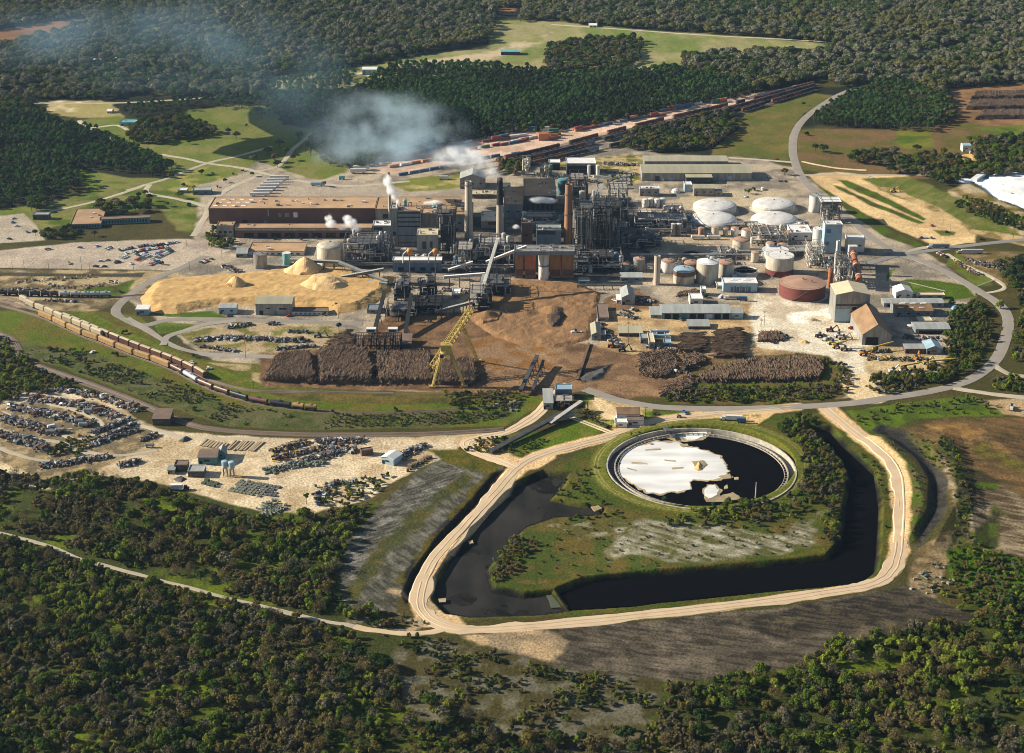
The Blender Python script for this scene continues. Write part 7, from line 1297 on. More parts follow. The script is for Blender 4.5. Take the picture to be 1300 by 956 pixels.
for a, b, w_ in (((131,318),(148,312),'in the upper left row of the big car park'),((152,318),(190,311),'in the upper middle row of the big car park'),((192,313),(224,308),'in the upper right row of the big car park'),((155,328),(175,320),'in the centre row of the big car park'),((174,331),(192,323),'in the second centre row of the big car park'),((194,330),(218,319),'in the right row of the big car park'),((186,338),(202,332),'in the lower row of the big car park'),((256,334),(270,329),'in the short row beside the mill gate'),((1192,322),(1204,328),'in the short row at the road junction'),((1170,302),(1190,303),'in the cluster on the gravel lot'),((182,318),(212,314),'in the packed back row of the big car park'),((160,322),(186,317),'in the second upper row of the big car park'),((196,325),(220,315),'in the crowded right part of the big car park'),((205,312),(228,307),'in the farthest right row of the big car park'),((176,325),(192,320),'in the short middle row of the big car park')): carrow(a, b, w_)
for px, py, c, k, w_ in ((61,317,'grey','pickup','alone near the back of the big car park'),(102,315,'blue','car','alone in the middle of the big car park'),(123,313,'white','car','just left of the first row in the big car park'),(88,335,'tan','pickup','alone near the front of the big car park'),(128,332,'white','car','left of the centre rows of the big car park'),(137,331,'tan','car','beside the white car left of the centre rows'),(150,333,'black','pickup','in front of the centre rows'),(148,334,'black','car','next to the black pickup in front of the centre rows'),(166,335,'white','car','in front of the second centre row'),(122,339,'black','pickup','at the front edge of the big car park'),(133,339,'black','car','beside the black pickup at the front edge'),
  (17,278,'silver','car','at the back of the small car park'),(16,283,'blue','car','second from the back in the small car park'),(22,288,'white','pickup','in the middle of the small car park'),(34,295,'grey','car','toward the front of the small car park'),(12,304,'black','car','at the front edge of the small car park'),
  (1183,287,'red','car','between the grass strips of the gravel lot'),(1201,295,'black','car','on the oval grass strip of the gravel lot'),(1168,303,'grey','pickup','at the front left of the gravel lot'),(1245,304,'black','pickup','beside the road right of the gravel lot'),(1105,226,'white','pickup','on the grass behind the gravel lot'),(985,202,'red','car','on the lane behind the warehouses'),
  (870,525,'blue','pickup','on the round gravel patch beside the highway'),(864,406,'green','pickup','in front of the long workshop'),(1034,407,'tan','pickup','crossing the white dusty yard'),(982,436,'black','car','on the gravel below the timber rows'),(1148,389,'blue','van','in the shade behind the orange-roofed shed'),(1153,381,'grey','car','on the lawn edge path'),(915,378,'white','van','left of the parked lorries below the store building'),(798,397,'black','pickup','in the yard left of the long workshop'),(792,401,'silver','car','parked near the black pickup in the sandy yard'),(802,393,'white','pickup','parked beside the grey gabled shed'),(790,394,'grey','car','below the grey gabled shed'),(808,395,'black','car','right of the grey gabled shed'),(780,382,'white','car','left of the grey gabled shed'),(776,428,'black','pickup','right of the small blue shed'),
  (1087,416,'black','pickup','in front of the steep barn'),(1080,417,'red','pickup','left of the steep barn'),(976,226,'grey','car','in the car park right of the long warehouse'),(992,231,'black','pickup','first of two at the grass island behind the tanks'),(997,231,'black','car','second of two at the grass island behind the tanks'),(968,241,'white','van','on the grass island behind the tanks'),(946,250,'white','pickup','at the foot of the ragged green tree'),(428,300,'green','car','first of three cars in front of the annex'),(434,300,'blue','car','second of three cars in front of the annex'),(441,299,'red','car','third of three cars in front of the annex'),(244,462,'white','car','on the grass near the asphalt loop'),(118,448,'white','car','tiny one on the grass in front of the hopper cars'),
  (404,632,'blue','car','first of the parked group at the scrapyard end'),(411,631,'white','pickup','second of the parked group at the scrapyard end'),(417,628,'silver','car','third of the parked group at the scrapyard end'),(403,640,'blue','pickup','in front of the parked group at the scrapyard end'),(344,397,'grey','pickup','parked at the door of the grey-walled workshop'),(292,402,'black','car','beside the small grey shed'),(367,402,'red','car','right of the grey-walled workshop'),(152,371,'black','pickup','on the gravel beside the asphalt road')): car(px, py, c, k, w_)
def lorry(px, py, ang, cab, body, lab, L=12.5, kind='box', sc=1.1):
    x, y = G(px, py); t = thing('lorry' if cab else 'trailer', lab, 'lorry' if cab else 'trailer', x, y, .12, ang); t.scale = (sc,) * 3
    b = MB()
    if kind == 'box': b.box(0, 0, 1.1, L, 2.55, 2.7)
    elif kind == 'tank': b.tube((-L / 2, 0, 2.3), (L / 2, 0, 2.3), 1.15, 14)
    else: b.box(0, 0, 1.1, L, 2.5, .3); b.box(-L * .2, 0, 1.4, L * .4, 2.2, 1.2)
    b.build('cargo_box', body, t); b = MB(); b.box(0, 0, .8, L * .96, 1.2, .3); b.build('chassis', 'rubber', t)
    for xx in (-L * .38, -L * .28) + ((L * .30,) if not cab else ()):
        for s in (-1, 1): b = MB(); b.tube((xx, s * .9, .5), (xx, s * 1.25, .5), .5, 12); b.build('wheel', 'rubber', t)
    if cab:
        b = MB(); b.box(L / 2 + 1.6, 0, .7, 2.2, 2.4, 2.2, 0, 0, .85, .95); b.box(L / 2 + 3.2, 0, .6, 1.4, 2.2, 1.1); C_ = b.build('cab', cab, t); b = MB(); b.box(L / 2 + 2.45, 0, 1.8, .7, 2.1, .8); b.build('windscreen', 'glass', C_)
        for xx in (L / 2 + .6, L / 2 + 3.2):
            for s in (-1, 1): b = MB(); b.tube((xx, s * .9, .5), (xx, s * 1.25, .5), .5, 12); b.build('wheel', 'rubber', t)
    return t
lorry(1194, 315, math.pi, 'carwhite', 'boxgrey', 'lorry with a pale cab and grey trailer on the road behind the junction', 15); lorry(1234, 322, math.pi, 'hoppercream', 'tankgrey', 'lorry with a cream cab and long silver trailer near the right edge', 19)
lorry(932, 534, math.pi - .12, 'carwhite', 'boxwhite', 'white lorry parked on the grass above the round basin', 11); lorry(941, 537, math.pi - .1, None, 'boxblue', 'small blue trailer behind the white parked lorry', 6)
lorry(862, 530, 0, None, 'boxgrey', 'small flat trailer beside the round gravel patch', 3, 'flat')
lorry(932, 380, math.pi, 'carwhite', 'tankgrey', 'tanker lorry first in the line below the store building', 9, 'tank'); lorry(943, 382, math.pi - .1, None, 'boxblue', 'blue trailer behind the tanker lorry below the store building', 7)
lorry(563, 228, 0, 'carwhite', 'boxwhite', 'white box lorry on the verge behind the mill hall', 9); lorry(455, 220, .05, None, 'boxwhite', 'big white trailer at the edge of the container yard', 13, sc=1.4); lorry(459, 216, .05, None, 'boxwhite', 'second white trailer behind the big one at the container yard edge', 13, sc=1.4); lorry(403, 236, 0, None, 'skyblue', 'single pale blue trailer on the asphalt yard left of the green tree', 13)
lorry(434, 228, .2, None, 'tealtank', 'small teal trailer on the lawn verge', 6); lorry(838, 431, 0, None, 'skyblue', 'long pale blue trailer among the huts', 15); lorry(838, 426, 0, None, 'boxblue', 'long dark blue trailer behind the pale blue one', 14); lorry(878, 427, 0, None, 'boxgrey', 'grey trailer at the top of the neat square log stack', 14); lorry(225, 622, .05, 'carblack', 'carwhite', 'black and white lorry at the lower edge of the block works yard', 7); lorry(266, 470, .1, None, 'carwhite', 'white flat trailer beside the railway curve', 4, 'flat')
for i in range(7):
    px, py = 322 + i * 4.2, 249 - i * 3.6; lorry(px + 8, py, .06, None, 'boxwhite', 'white trailer in the diagonal row beside the warehouse car park', 19)['group'] = 'diagonal row of white trailers'
def machine(px, py, ang, lab, arm=6, col='yellow', kind='loader', sc=1.2):
    x, y = G(px, py); t = thing('construction_machine', lab, 'construction machine', x, y, .1, ang); t.scale = (sc,) * 3; b = MB(); b.box(-1, 0, 1.0, 4, 2.2, 1.3, 0, 0, .9, .95); b.build('body', col, t)
    b = MB(); b.box(.4, 0, 2.2, 1.6, 1.7, 1.6, 0, 0, .85, .9); b.build('cab', 'glass', t); b = MB()
    if kind == 'crane': b.beam((-3, 0, 3), (arm, 0, 5), 1.0, 1.0); b.beam((arm * .6, 0, 4.4), (arm * 1.3, 0, 5.6), .6, .6)
    elif kind == 'digger': b.beam((1.5, 0, 2), (4.5, 0, 5), .7); b.beam((4.5, 0, 5), (6.3, 0, 1.5), .55); b.box(6.3, 0, .4, 1.2, 1.4, 1.2)
    else: b.beam((1, .7, 1.5), (4, .7, .8), .4); b.beam((1, -.7, 1.5), (4, -.7, .8), .4); b.box(4.6, 0, .2, 1.3, 2.6, 1.3, 0, 0, .6, 1)
    b.build('arm', col, t)
    for xx in (-2.2, 1.6):
        for s in (-1, 1): b = MB(); b.tube((xx, s * .9, .8), (xx, s * 1.4, .8), .8, 12); b.build('wheel', 'rubber', t)
    return t
for a in ((1112,446,.3,'long yellow crane truck left of the brown walled shed',10,'yellow','crane'),(1096,451,.2,'orange machine at the left end of the machine park',5,'orangepaint','loader'),(1148,470,.1,'yellow mobile crane in the front row of the machine park',10,'yellow','crane'),(1160,471,.1,'yellow machine right of the front mobile crane',6,'yellow','loader'),(1185,464,-.1,'long yellow crane at the right end of the machine park',11,'yellow','crane'),(1176,462,.4,'yellow digger beside the right end crane',6,'yellow','digger'),(1154,478,2,'yellow machine nearest the dark trees',5,'yellow','loader'),(1163,457,1,'orange digger behind the front row',6,'orangepaint','digger'),(1190,476,.2,'pale machine beside the trees',5,'cream','loader'),
  (1056,437,.3,'yellow loader in the middle of the yard group',5,'yellow','loader'),(1062,442,.2,'yellow crane truck at the front of the yard group',7,'yellow','crane'),(1072,445,.1,'brown machine at the front right of the yard group',5,'orangeroof','loader'),(1048,432,1,'white loader at the left of the yard group',4,'white','loader'),(1040,428,.5,'dark machine at the left end of the yard group',4,'carblack','loader'),(1054,421,0,'dark red digger at the back of the yard group',4,'redtank','digger'),(1064,428,.4,'white truck with a blue shadow in the yard group',4,'white','loader'),(1070,431,0,'pale machine right of the white truck',4,'cream','digger'),
  (790,446,.2,'dark log loader at the top of the brown log yard',7,'darksteel','digger'),(870,470,.9,'dark log loader beside the centre log heap',8,'darksteel','digger'),(777,441,0,'dark red trailer machine left of the huts',5,'redtank','loader'),(404,428,.2,'blue grey digger on the sand by the long log pile',5,'bluegrey','digger'),(426,391,.2,'dark bulldozer at the foot of the chip pile',4,'darksteel','loader'),(635,398,.4,'pink grey loader beside the bark hog tower',4,'cream','loader'),(730,424,.2,'white loader on the bark pile slope',4,'white','loader'),(1134,244,.3,'yellow digger on the sand patch behind the gravel lot',5,'yellow','digger'),(1117,478,.3,'white machine at the left edge of the machine park',5,'white','loader'),(1133,473,.4,'white lifting machine in the machine park',5,'white','digger'),(1238,193,.3,'yellow digger beside the far right white shed',6,'yellow','digger'),(1284,520,1.2,'white loader on the gravel pull-in at the right edge',5,'white','loader')): machine(*a[:4], a[4], a[5], a[6])
# ------------------------------------------------------------------ poles
def pole(px, py, hp, lab, arms=True, m='timber', r_=.22, group=None):
    x, y = G(px, py); h = hm(hp, py); t = thing('utility_pole', lab, 'pole', x, y, -.2, 0, group); b = MB(); b.tube((0, 0, 0), (0, 0, h), r_, 8, 0, r_ * .65); b.build('pole', m, t)
    if arms: b = MB(); b.beam((-1.6, 0, h - .8), (1.6, 0, h - .8), .22); b.beam((-1.2, 0, h - 2), (1.2, 0, h - 2), .18); b.build('crossarm', m, t)
    return t
for a in ((965,436,32,'tall dark utility pole beside the large square log stack'),(797.5,437,29,'tall dark utility pole in the sandy yard below the low grey open shed'),(742.5,503,22,'dark utility pole beside the truck dumper house'),(731,524,10,'short pole on the grass beside the trench'),(819.5,530,14,'dark pole at the wing of the orange-roofed house'),(970,414,20,'thin pole left of the open gravel'),(1259,280,14,'utility pole on the sandy slope at the right'),(1270,278,10,'second utility pole on the sandy slope at the right'),(1286,303,16,'utility pole beside the road at the right edge'),(312,455,42,'tall thin pole in the yard inside the asphalt loop'),(322,494,12,'pole at the left end of the long log pile'),(343,494,9,'low pole beside the empty siding'),(502,530,10,'thin pole on the railway verge'),(430,405,18,'palm like pole beside the long low store')): pole(*a)
for i, (x, y, h) in enumerate(((16,343,11),(31,342,12),(62,341,10),(104,345,19),(114,344,11),(170,345,17),(241,344,14),(237,312,12),(282,330,14))): pole(x, y, h, 'slim light pole in the row along the front of the big car park', False, 'steel', .2, 'slim light poles of the big car park')
for x, y, h in ((1197,287,8),(1170,261,8),(1206,297,10),(1136,262,7)): pole(x, y, h, 'slim light pole on the gravel lot', False, 'steel', .16, 'slim light poles of the gravel lot')
# ------------------------------------------------------------------ round basin
cx, cy = G(890, 594); R0 = 110 * mpp(593); z = -1.9
def ringobj(name, parent, r0, r1, z0, z1, m, n=128):
    b = MB(); b.lathe(0, 0, [(r1, z0), (r1, z1), (r0, z1), (r0, z0)], n); return b.build(name, m, parent)
b = MB(); b.cyl(cx, cy, z - .1, R0 * 1.0, .1, 128); o = b.build('basin_water', 'blackliq'); tag(o, kind='structure')
M['basinwall'] = mat('basin concrete', (0.50, 0.45, 0.36), .85, c2=(0.28, 0.25, 0.2), scale=.3); M['moat'] = mat('wet dark concrete', (0.07, 0.08, 0.085), .5, c2=(0.04, 0.045, 0.05), scale=.2)
t = thing('round_basin', 'huge round settling basin with a double concrete rim', 'basin', cx, cy)
ringobj('inner_wall', t, R0 * .985, R0 * 1.0, -4, -.6, 'basinwall'); ringobj('outer_wall', t, R0 * 1.075, R0 * 1.09, -4, 1.0, 'basinwall'); ringobj('moat_floor', t, R0 * 1.0, R0 * 1.075, -4, -2.6, 'moat'); ringobj('launder', t, R0 * .950, R0 * .955, -3, -1.2, 'basinwall')
b = MB()
for i in range(96):
    a = 2 * math.pi * i / 96; b.beam((R0 * .992 * math.cos(a), R0 * .992 * math.sin(a), -.6), (R0 * .992 * math.cos(a), R0 * .992 * math.sin(a), .1), .35); b.beam((R0 * .99 * math.cos(a), R0 * .99 * math.sin(a), -1.0), (R0 * .955 * math.cos(a), R0 * .955 * math.sin(a), -1.3), .3)
tag(b.build('launder_bracket', 'basinwall', t), kind='stuff')
mx, my = G(838, 538); d = Vector((mx - cx, my - cy)).normalized(); b = MB(); b.beam((d.x * R0 * .86, d.y * R0 * .86, .3), (d.x * R0 * 1.16, d.y * R0 * 1.16, 1.2), 3.0, .5)
for s in (-1, 1):
    n_ = Vector((-d.y, d.x)) * 1.4 * s; b.beam((d.x * R0 * .86 + n_.x, d.y * R0 * .86 + n_.y, 1.5), (d.x * R0 * 1.16 + n_.x, d.y * R0 * 1.16 + n_.y, 2.4), .15)
b.box(d.x * R0 * 1.0, d.y * R0 * 1.0, .8, 5, 4, 2.4); b.build('inlet_bridge', 'steel', t)
pole(959, 632, 20, 'pale mast at the front rim of the round basin', False, 'palepipe', .45)
M['foam'] = mat('dried foam', (0.84, 0.83, 0.80), .9, c2=(0.52, 0.51, 0.48), scale=.045, detail=12, stretch=(.5, 1.8, 1), bump=.3); M['scum'] = mat('tan scum', (0.46, 0.37, 0.22), .9, c2=(0.26, 0.19, 0.10), scale=.1, detail=8)
def sheet(name, poly, z_, m, amp=2.5, n=10, thick=.3):
    amp *= 1.5; n *= 2
    P = []
    for i in range(len(poly)):
        a = Vector(G(*poly[i], z_)); c = Vector(G(*poly[(i + 1) % len(poly)], z_))
        for k in range(n): P.append(a.lerp(c, k / n))
    c0 = sum(P, Vector((0, 0))) / len(P); Q = []
    for p in P: w_ = (float(fbm(np.array([p.x]), np.array([p.y]), 6, 3, 5)[0]) - .5) * amp * 2; Q.append(p + (p - c0).normalized() * w_)
    b = MB(); b.prism([(q.x, q.y) for q in Q], z_ - .15, z_ + thick); o = b.build(name, m); tag(o, kind='stuff'); return o
f = lambda pts: [(740 + x / 4.0625, 520 + y / 4.0625) for x, y in pts]
sheet('scum', f([(172,300),(186,236),(262,184),(380,161),(482,164),(564,198),(646,214),(706,240),(756,288),(743,314),(770,352),(702,366),(650,374),(606,366),(556,382),(558,408),(482,433),(400,444),(326,434),(234,382),(189,345)]), z - .05, 'scum', 3.2)
sheet('foam', f([(178,300),(190,240),(265,190),(380,167),(480,170),(560,203),(640,220),(700,245),(748,288),(735,312),(760,350),(700,358),(650,366),(600,360),(550,375),(553,402),(480,425),(400,436),(330,428),(240,378),(195,345)]), z, 'foam', 2.5)
sheet('scum', f([(430,145),(480,112),(620,112),(666,118),(630,160),(560,168),(490,165)]), z, 'scum', 2.0); sheet('foam', f([(500,140),(560,116),(640,116),(640,130),(590,155),(540,158)]), z + .2, 'foam', 1.5)
sheet('scum', f([(618,450),(640,390),(680,382),(720,420),(705,448),(770,428),(812,458),(740,472),(640,474)]), z, 'scum', 2.0); sheet('foam', f([(625,445),(645,396),(680,392),(705,420),(690,445),(650,462)]), z + .2, 'foam', 1.5)
for q in ([(335,178),(350,172),(365,178),(350,184)], [(500,180),(540,178),(545,190),(515,195)], [(700,345),(760,330),(765,355),(720,360)], [(780,352),(800,350),(800,362),(785,362)], [(725,395),(745,388),(748,408),(730,410)], [(560,268),(620,262),(640,285),(620,305),(580,302)]): sheet('scum', f(q), z + .32, 'scum', .8, 5)
for q in ([(250,270),(330,276),(335,283),(255,278)], [(315,205),(400,200),(405,208),(320,212)], [(420,258),(480,262),(478,270),(425,265)], [(230,300),(280,312),(278,318),(232,306)], [(460,300),(520,296),(522,303),(465,308)]): sheet('scum', f(q), z + .3, 'scum', .8, 5, .1)
heap('mud_islet', 'small tan mud islet in the foam of the round basin', 'islet', f([(565,295),(580,262),(610,250),(628,280),(620,305),(590,308)]), 2.0, 'chips', .6, cell=1.0, base=-2.2)
# settling pond with white lime, far right
M['lime'] = mat('white lime crust', (0.82, 0.82, 0.80), .9, c2=(0.66, 0.67, 0.66), scale=.03, detail=9); M['pondblue'] = mat('blue pond water and shade', (0.10, 0.22, 0.34), .3, spec=.4)
fp = lambda pts: [(1110 + x / 6.37, 180 + y / 6.37) for x, y in pts]
OUT = fp([(640,315),(700,300),(850,285),(872,262),(905,238),(1000,228),(1211,232),(1500,240),(1800,420),(1700,560),(1211,545),(1100,500),(1000,470),(940,430),(880,380),(800,330),(720,345)])
b = MB(); P = [G(x, y) for x, y in OUT]; b.add([(x, y, .25) for x, y in P], [tuple(range(len(P) - 1, -1, -1))]); tag(b.build('lime_pond_water_and_shade', 'pondblue'), kind='structure')  # pond sheet; its blue ring at the far rim is shade put into the colour
sheet('lime_crust_dust', fp([(650,312),(700,304),(850,290),(890,305),(920,300),(925,275),(1000,252),(1100,245),(1211,250),(1500,262),(1760,420),(1680,540),(1211,535),(1100,495),(1010,465),(960,430),(900,380),(820,325),(740,330)]), .45, 'lime', 3, 6, .25)
sheet('lime_pond_gap_mud', fp([(1040,345),(1080,345),(1110,370),(1148,390),(1150,415),(1110,425),(1095,390)]), .62, 'pondblue', 2, 5, .2); sheet('lime_crust_dust', fp([(1070,372),(1100,368),(1112,385),(1085,388)]), .75, 'lime', 1, 4, .2)
b = MB(); LP_ = [Vector((*G(x, y), 1.6)) for x, y in smooth([(1236,231),(1246,224),(1256,219),(1275,216.5),(1300,216.5),(1345,219),(1400,228)], 5)]
for p, q in zip(LP_, LP_[1:]): b.beam(p, q + (q - p).normalized() * .3, 7, 4)
tag(b.build('lime_bank_path', 'lime'), kind='structure')
heap('lime_mound', 'low white lime mound in the middle of the white settling pond', 'lime mound', [(1262,243),(1275,226),(1310,222),(1360,226),(1380,250),(1310,258)], 4, 'lime', .12, cell=4, rough=.8, rsc=14)
# weir wall in the black channel, mud patches
M['greenmud'] = mat('green mud', (0.10, 0.12, 0.07), .8, var=.3); sheet('green_mud', [(690,748),(702,746),(722,771),(700,772)], -3.3, 'greenmud', .8, 5)
for q in ([(668,706),(676,704),(682,709),(672,711)], [(556,761),(566,760),(566,765),(558,765)], [(594,688),(600,686),(601,690),(596,691)], [(750,644),(760,642),(764,646),(755,650)]): sheet('pale_mud', q, -1.0 if q[0][0] > 740 else -2.6, 'scum', .5, 4, .5)
# ------------------------------------------------------------------ scrap and stored goods
def scrapmat(name, cols):
    m = bpy.data.materials.new(name); m.use_nodes = True; N = m.node_tree.nodes; L = m.node_tree.links; b = N['Principled BSDF']; b.inputs['Roughness'].default_value = .6; g = N.new('ShaderNodeNewGeometry'); rp = N.new('ShaderNodeValToRGB'); rp.color_ramp.interpolation = 'CONSTANT'
    rp.color_ramp.elements[0].color = (*cols[0], 1); rp.color_ramp.elements[1].position = 1 / len(cols); rp.color_ramp.elements[1].color = (*cols[1], 1)
    for i in range(2, len(cols)): e = rp.color_ramp.elements.new(i / len(cols)); e.color = (*cols[i], 1)
    L.new(g.outputs['Random Per Island'], rp.inputs[0]); L.new(rp.outputs[0], b.inputs['Base Color']); M[name] = m
RU = (0.16, 0.09, 0.05); scrapmat('scrap', [(0.05, 0.045, 0.04), RU, (0.06, 0.07, 0.08), (0.30, 0.31, 0.31), (0.10, 0.07, 0.05), (0.03, 0.03, 0.03), (0.5, 0.47, 0.42), (0.13, 0.14, 0.15), (0.20, 0.12, 0.07)])
scrapmat('scrapyellow', [(0.05, 0.045, 0.04), RU, (0.50, 0.33, 0.06), (0.30, 0.31, 0.31), (0.14, 0.10, 0.05), (0.03, 0.03, 0.03), (0.40, 0.26, 0.08), (0.10, 0.09, 0.08)]); scrapmat('scrapgreen', [(0.10, 0.13, 0.09), (0.16, 0.18, 0.12), (0.22, 0.22, 0.17), (0.07, 0.09, 0.07), (0.28, 0.26, 0.2)])
def scraprow(line, wd, n, m='scrap', hmax=2.6, name='scrap_rubble', seed=1, smin=.8, smax=3.4):
    P = [Vector(G(x, y)) for x, y in smooth(line, 4)]; rr = random.Random(seed); b = MB(); S = [0]
    for p, q in zip(P, P[1:]): S.append(S[-1] + (q - p).length)
    for i in range(n):
        s = rr.uniform(0, S[-1]); k = max(j for j in range(len(S)) if S[j] <= s); k = min(k, len(P) - 2); p = P[k].lerp(P[k + 1], (s - S[k]) / max(.1, S[k + 1] - S[k])); d = (P[k + 1] - P[k]).normalized(); o_ = rr.gauss(0, .27) * wd; q = p + Vector((-d.y, d.x)) * o_
        z_ = max(0, hmax * (1 - abs(o_) / wd * 1.6)) * rr.uniform(0, .8); a = rr.uniform(0, 6.28); sx_ = rr.uniform(smin, smax); sy = sx_ * rr.uniform(.3, .8); sz = rr.uniform(.4, 1.5)
        if rr.random() < .75: b.box(q.x, q.y, z_, sx_, sy, sz, 0, a, rr.uniform(.5, 1), rr.uniform(.5, 1))
        else: dd = Vector((math.cos(a), math.sin(a), rr.uniform(-.2, .3))) * sx_ * .9; c = Vector((q.x, q.y, z_ + .6)); b.tube(c - dd, c + dd, rr.uniform(.15, .5), 6)
    tag(b.build(name, m), kind='stuff')
for i, (ln, wd, n, m_) in enumerate((([(52,496),(90,497),(130,505),(176,522)],8,420,'scrap'),([(38,507),(80,511),(120,520),(148,530)],10,420,'scrap'),([(14,517),(50,524),(90,533),(120,540)],10,480,'scrap'),([(0,530),(40,541),(80,551)],12,420,'scrap'),([(-40,545),(0,552),(40,563),(62,572)],12,420,'scrap'),([(50,592),(100,586),(140,580)],8,260,'scrap'),([(108,568),(175,546)],5,200,'scrap'),([(118,562),(172,538)],5,200,'scrap'),([(116,551),(165,532)],6,220,'scrap'),([(150,592),(178,586)],8,120,'scrap'),([(178,560),(200,552)],5,70,'scrap'),
    ([(345,575),(390,561)],8,240,'scrapyellow'),([(345,583),(405,570)],8,260,'scrapyellow'),([(365,592),(420,575)],8,220,'scrap'),([(335,599),(375,592),(412,588)],8,220,'scrapgreen'),([(402,561),(462,560)],9,320,'scrap'),([(408,571),(452,573)],8,240,'scrap'),([(404,582),(430,576)],6,120,'scrap'),([(505,584),(520,574),(540,566)],8,200,'scrap'),([(246,432),(290,429),(340,431),(392,434)],8,460,'scrap'),([(288,416),(318,412)],6,130,'scrap'),([(365,422),(392,422)],4,80,'scrap'),([(350,444),(400,440)],5,130,'scrap'),([(250,440),(300,446)],5,80,'scrap'),([(340,412),(352,412)],4,40,'scrap'),
    ([(60,363),(100,366),(150,358)],9,60,'scrap'),([(20,358),(120,352)],6,40,'scrap'),([(-10,367),(60,368)],6,50,'scrap'),([(55,382),(100,384)],4,40,'scrap'),([(760,412),(785,440)],8,120,'scrap'),([(786,399),(806,404)],6,60,'scrap'),([(806,380),(830,384)],8,90,'scrap'),([(700,226),(760,232)],12,160,'scrap'),([(765,208),(812,210)],10,130,'scrap'),([(762,218),(808,222)],8,120,'scrap'),([(770,228),(800,226)],5,60,'scrapgreen'),([(1240,333),(1290,348)],9,220,'scrap'),([(1226,330),(1262,338)],6,120,'scrap'),([(1146,428),(1196,432)],8,140,'scrap'),([(1100,455),(1180,458)],8,180,'scrapyellow'),([(1090,448),(1130,446)],5,80,'scrapyellow'),([(1120,480),(1150,484)],5,60,'scrap'),([(820,440),(858,446)],6,120,'scrap'),([(965,430),(1000,428)],6,120,'scrap'),([(400,630),(430,612)],5,60,'scrap'),([(398,618),(455,612)],4,40,'scrapgreen'),([(480,360),(560,372)],10,160,'scrap'),([(560,368),(600,372)],8,90,'scrap'),([(285,338),(305,346)],6,60,'scrap'),([(845,470),(880,478)],4,60,'scrap'))):
    scraprow(ln, wd, n, m_, seed=i)
junk = ['grey', 'rust', 'black', 'tan', 'white', 'rust', 'silver', 'rust', 'grey']
for wn, ln, n in (('back', [(52,496),(90,497),(130,505),(176,522)], 22), ('second', [(38,507),(80,511),(120,520),(148,530)], 18), ('third', [(14,517),(50,524),(90,533),(120,540)], 18), ('fourth', [(0,530),(40,541),(80,551)], 14), ('fifth', [(4,553),(40,563),(62,572)], 10), ('right hand', [(345,583),(405,570),(455,570)], 14), ('loop yard', [(250,432),(290,430),(340,431),(392,434)], 10)):
    at_, sx_2, Ln_ = onpath(ln, 4)
    for i in range(n):
        p, a = at_(Ln_ * (i + r.random()) / n); X, Y = proj(p.x + r.gauss(0, 1), p.y + r.gauss(0, 2.5)); o = car(X, Y, r.choice(junk), r.choice(['car', 'pickup', 'van']), 'scrapped in the %s scrap row' % wn, a + r.gauss(1.57, .4)); o.location.z = r.choice([.1, .1, 1.6]); o['label'] = o['label'].replace(' scrapped', ', wrecked,')
scraprow([(1212,331),(1235,346)], 6, 70, 'scrapyellow', 1.2, 'rubble_blocks', 80); scraprow([(1232,345),(1246,350)], 5, 50, 'scrap', 1.2, 'rubble_blocks', 81); scraprow([(335,640),(352,650),(330,652)], 12, 160, 'scrapgreen', .8, 'broken_concrete_rubble', 82, 1, 3); scraprow([(1190,715),(1170,750),(1210,735)], 14, 35, 'scrapgreen', .8, 'broken_concrete_rubble', 83, 1, 3); scraprow([(620,518),(655,512),(650,522)], 7, 70, 'scrapgreen', .6, 'broken_concrete_rubble', 84)
for px, py, n_, lb in ((112,524,2.2,'blue grey lying tank in the second scrap row'),(101,538,2.6,'rounded grey boiler drum in the third scrap row'),(106,542,2.6,'second rounded grey boiler drum in the third scrap row'),(65,551,2.2,'pale lying tank at the end of the fourth scrap row'),(77,549,2.4,'teal lying tank beside the pale one'),(190,568,2.0,'grey lying tank at the mouth of the scrapyard')): hvessel('scrap_tank', lb, px - 6, px + 6, py, n_, 'greymetal' if 'pale' in lb else 'bluegrey')
def stackgoods(name, lab, cat, a, b, c, nx, ny, sz, m, group):
    """nx x ny goods on the parallelogram a-b, a-c"""
    A_, B_, C_ = Vector(G(*a)), Vector(G(*b)), Vector(G(*c)); u = B_ - A_; v = C_ - A_; an = math.atan2(u.y, u.x); first = None
    for i in range(nx):
        for j in range(ny):
            if r.random() < .12: continue
            q = A_ + u * ((i + .5) / nx) + v * ((j + .5) / ny); mb = MB(); lx = u.length / nx * .8; ly = v.length / ny * .72
            if first is None:
                mb.box(0, 0, .15, lx, ly, sz); [mb.box(0, k * ly * .38, 0, lx, .12, .16) for k in (-1, 0, 1)]; [mb.box(0, 0, .15 + sz * k / 3, lx * 1.03, ly * 1.03, .06) for k in (1, 2)]; first = mb.build(name, m); o = first
            else: o = first.copy(); COL.objects.link(o)
            o.location = (q.x, q.y, .05); o.rotation_euler = (0, 0, an + r.gauss(0, .05)); o.scale = (r.uniform(.85, 1.05), r.uniform(.8, 1.1), r.uniform(.6, 1.3)); tag(o, lab, cat, group)
M['blocks'] = mat('grey green blocks', (0.20, 0.21, 0.16), .9, var=.4); M['darkgreen'] = mat('dark green racks', (0.07, 0.10, 0.06), .8); M['plank'] = mat('pale planks', (0.46, 0.35, 0.21), .9, var=.3)
stackgoods('block_pallet', 'pallet of grey green blocks in the front yard of the block works', 'pallet', (288,624), (330,632), (306,609), 9, 6, .9, 'blocks', 'pallets of blocks'); stackgoods('block_pallet', 'dark pallet at the right end of the block yard', 'pallet', (325,628), (350,632), (332,614), 5, 4, .7, 'steel', 'dark pallets of the block yard')
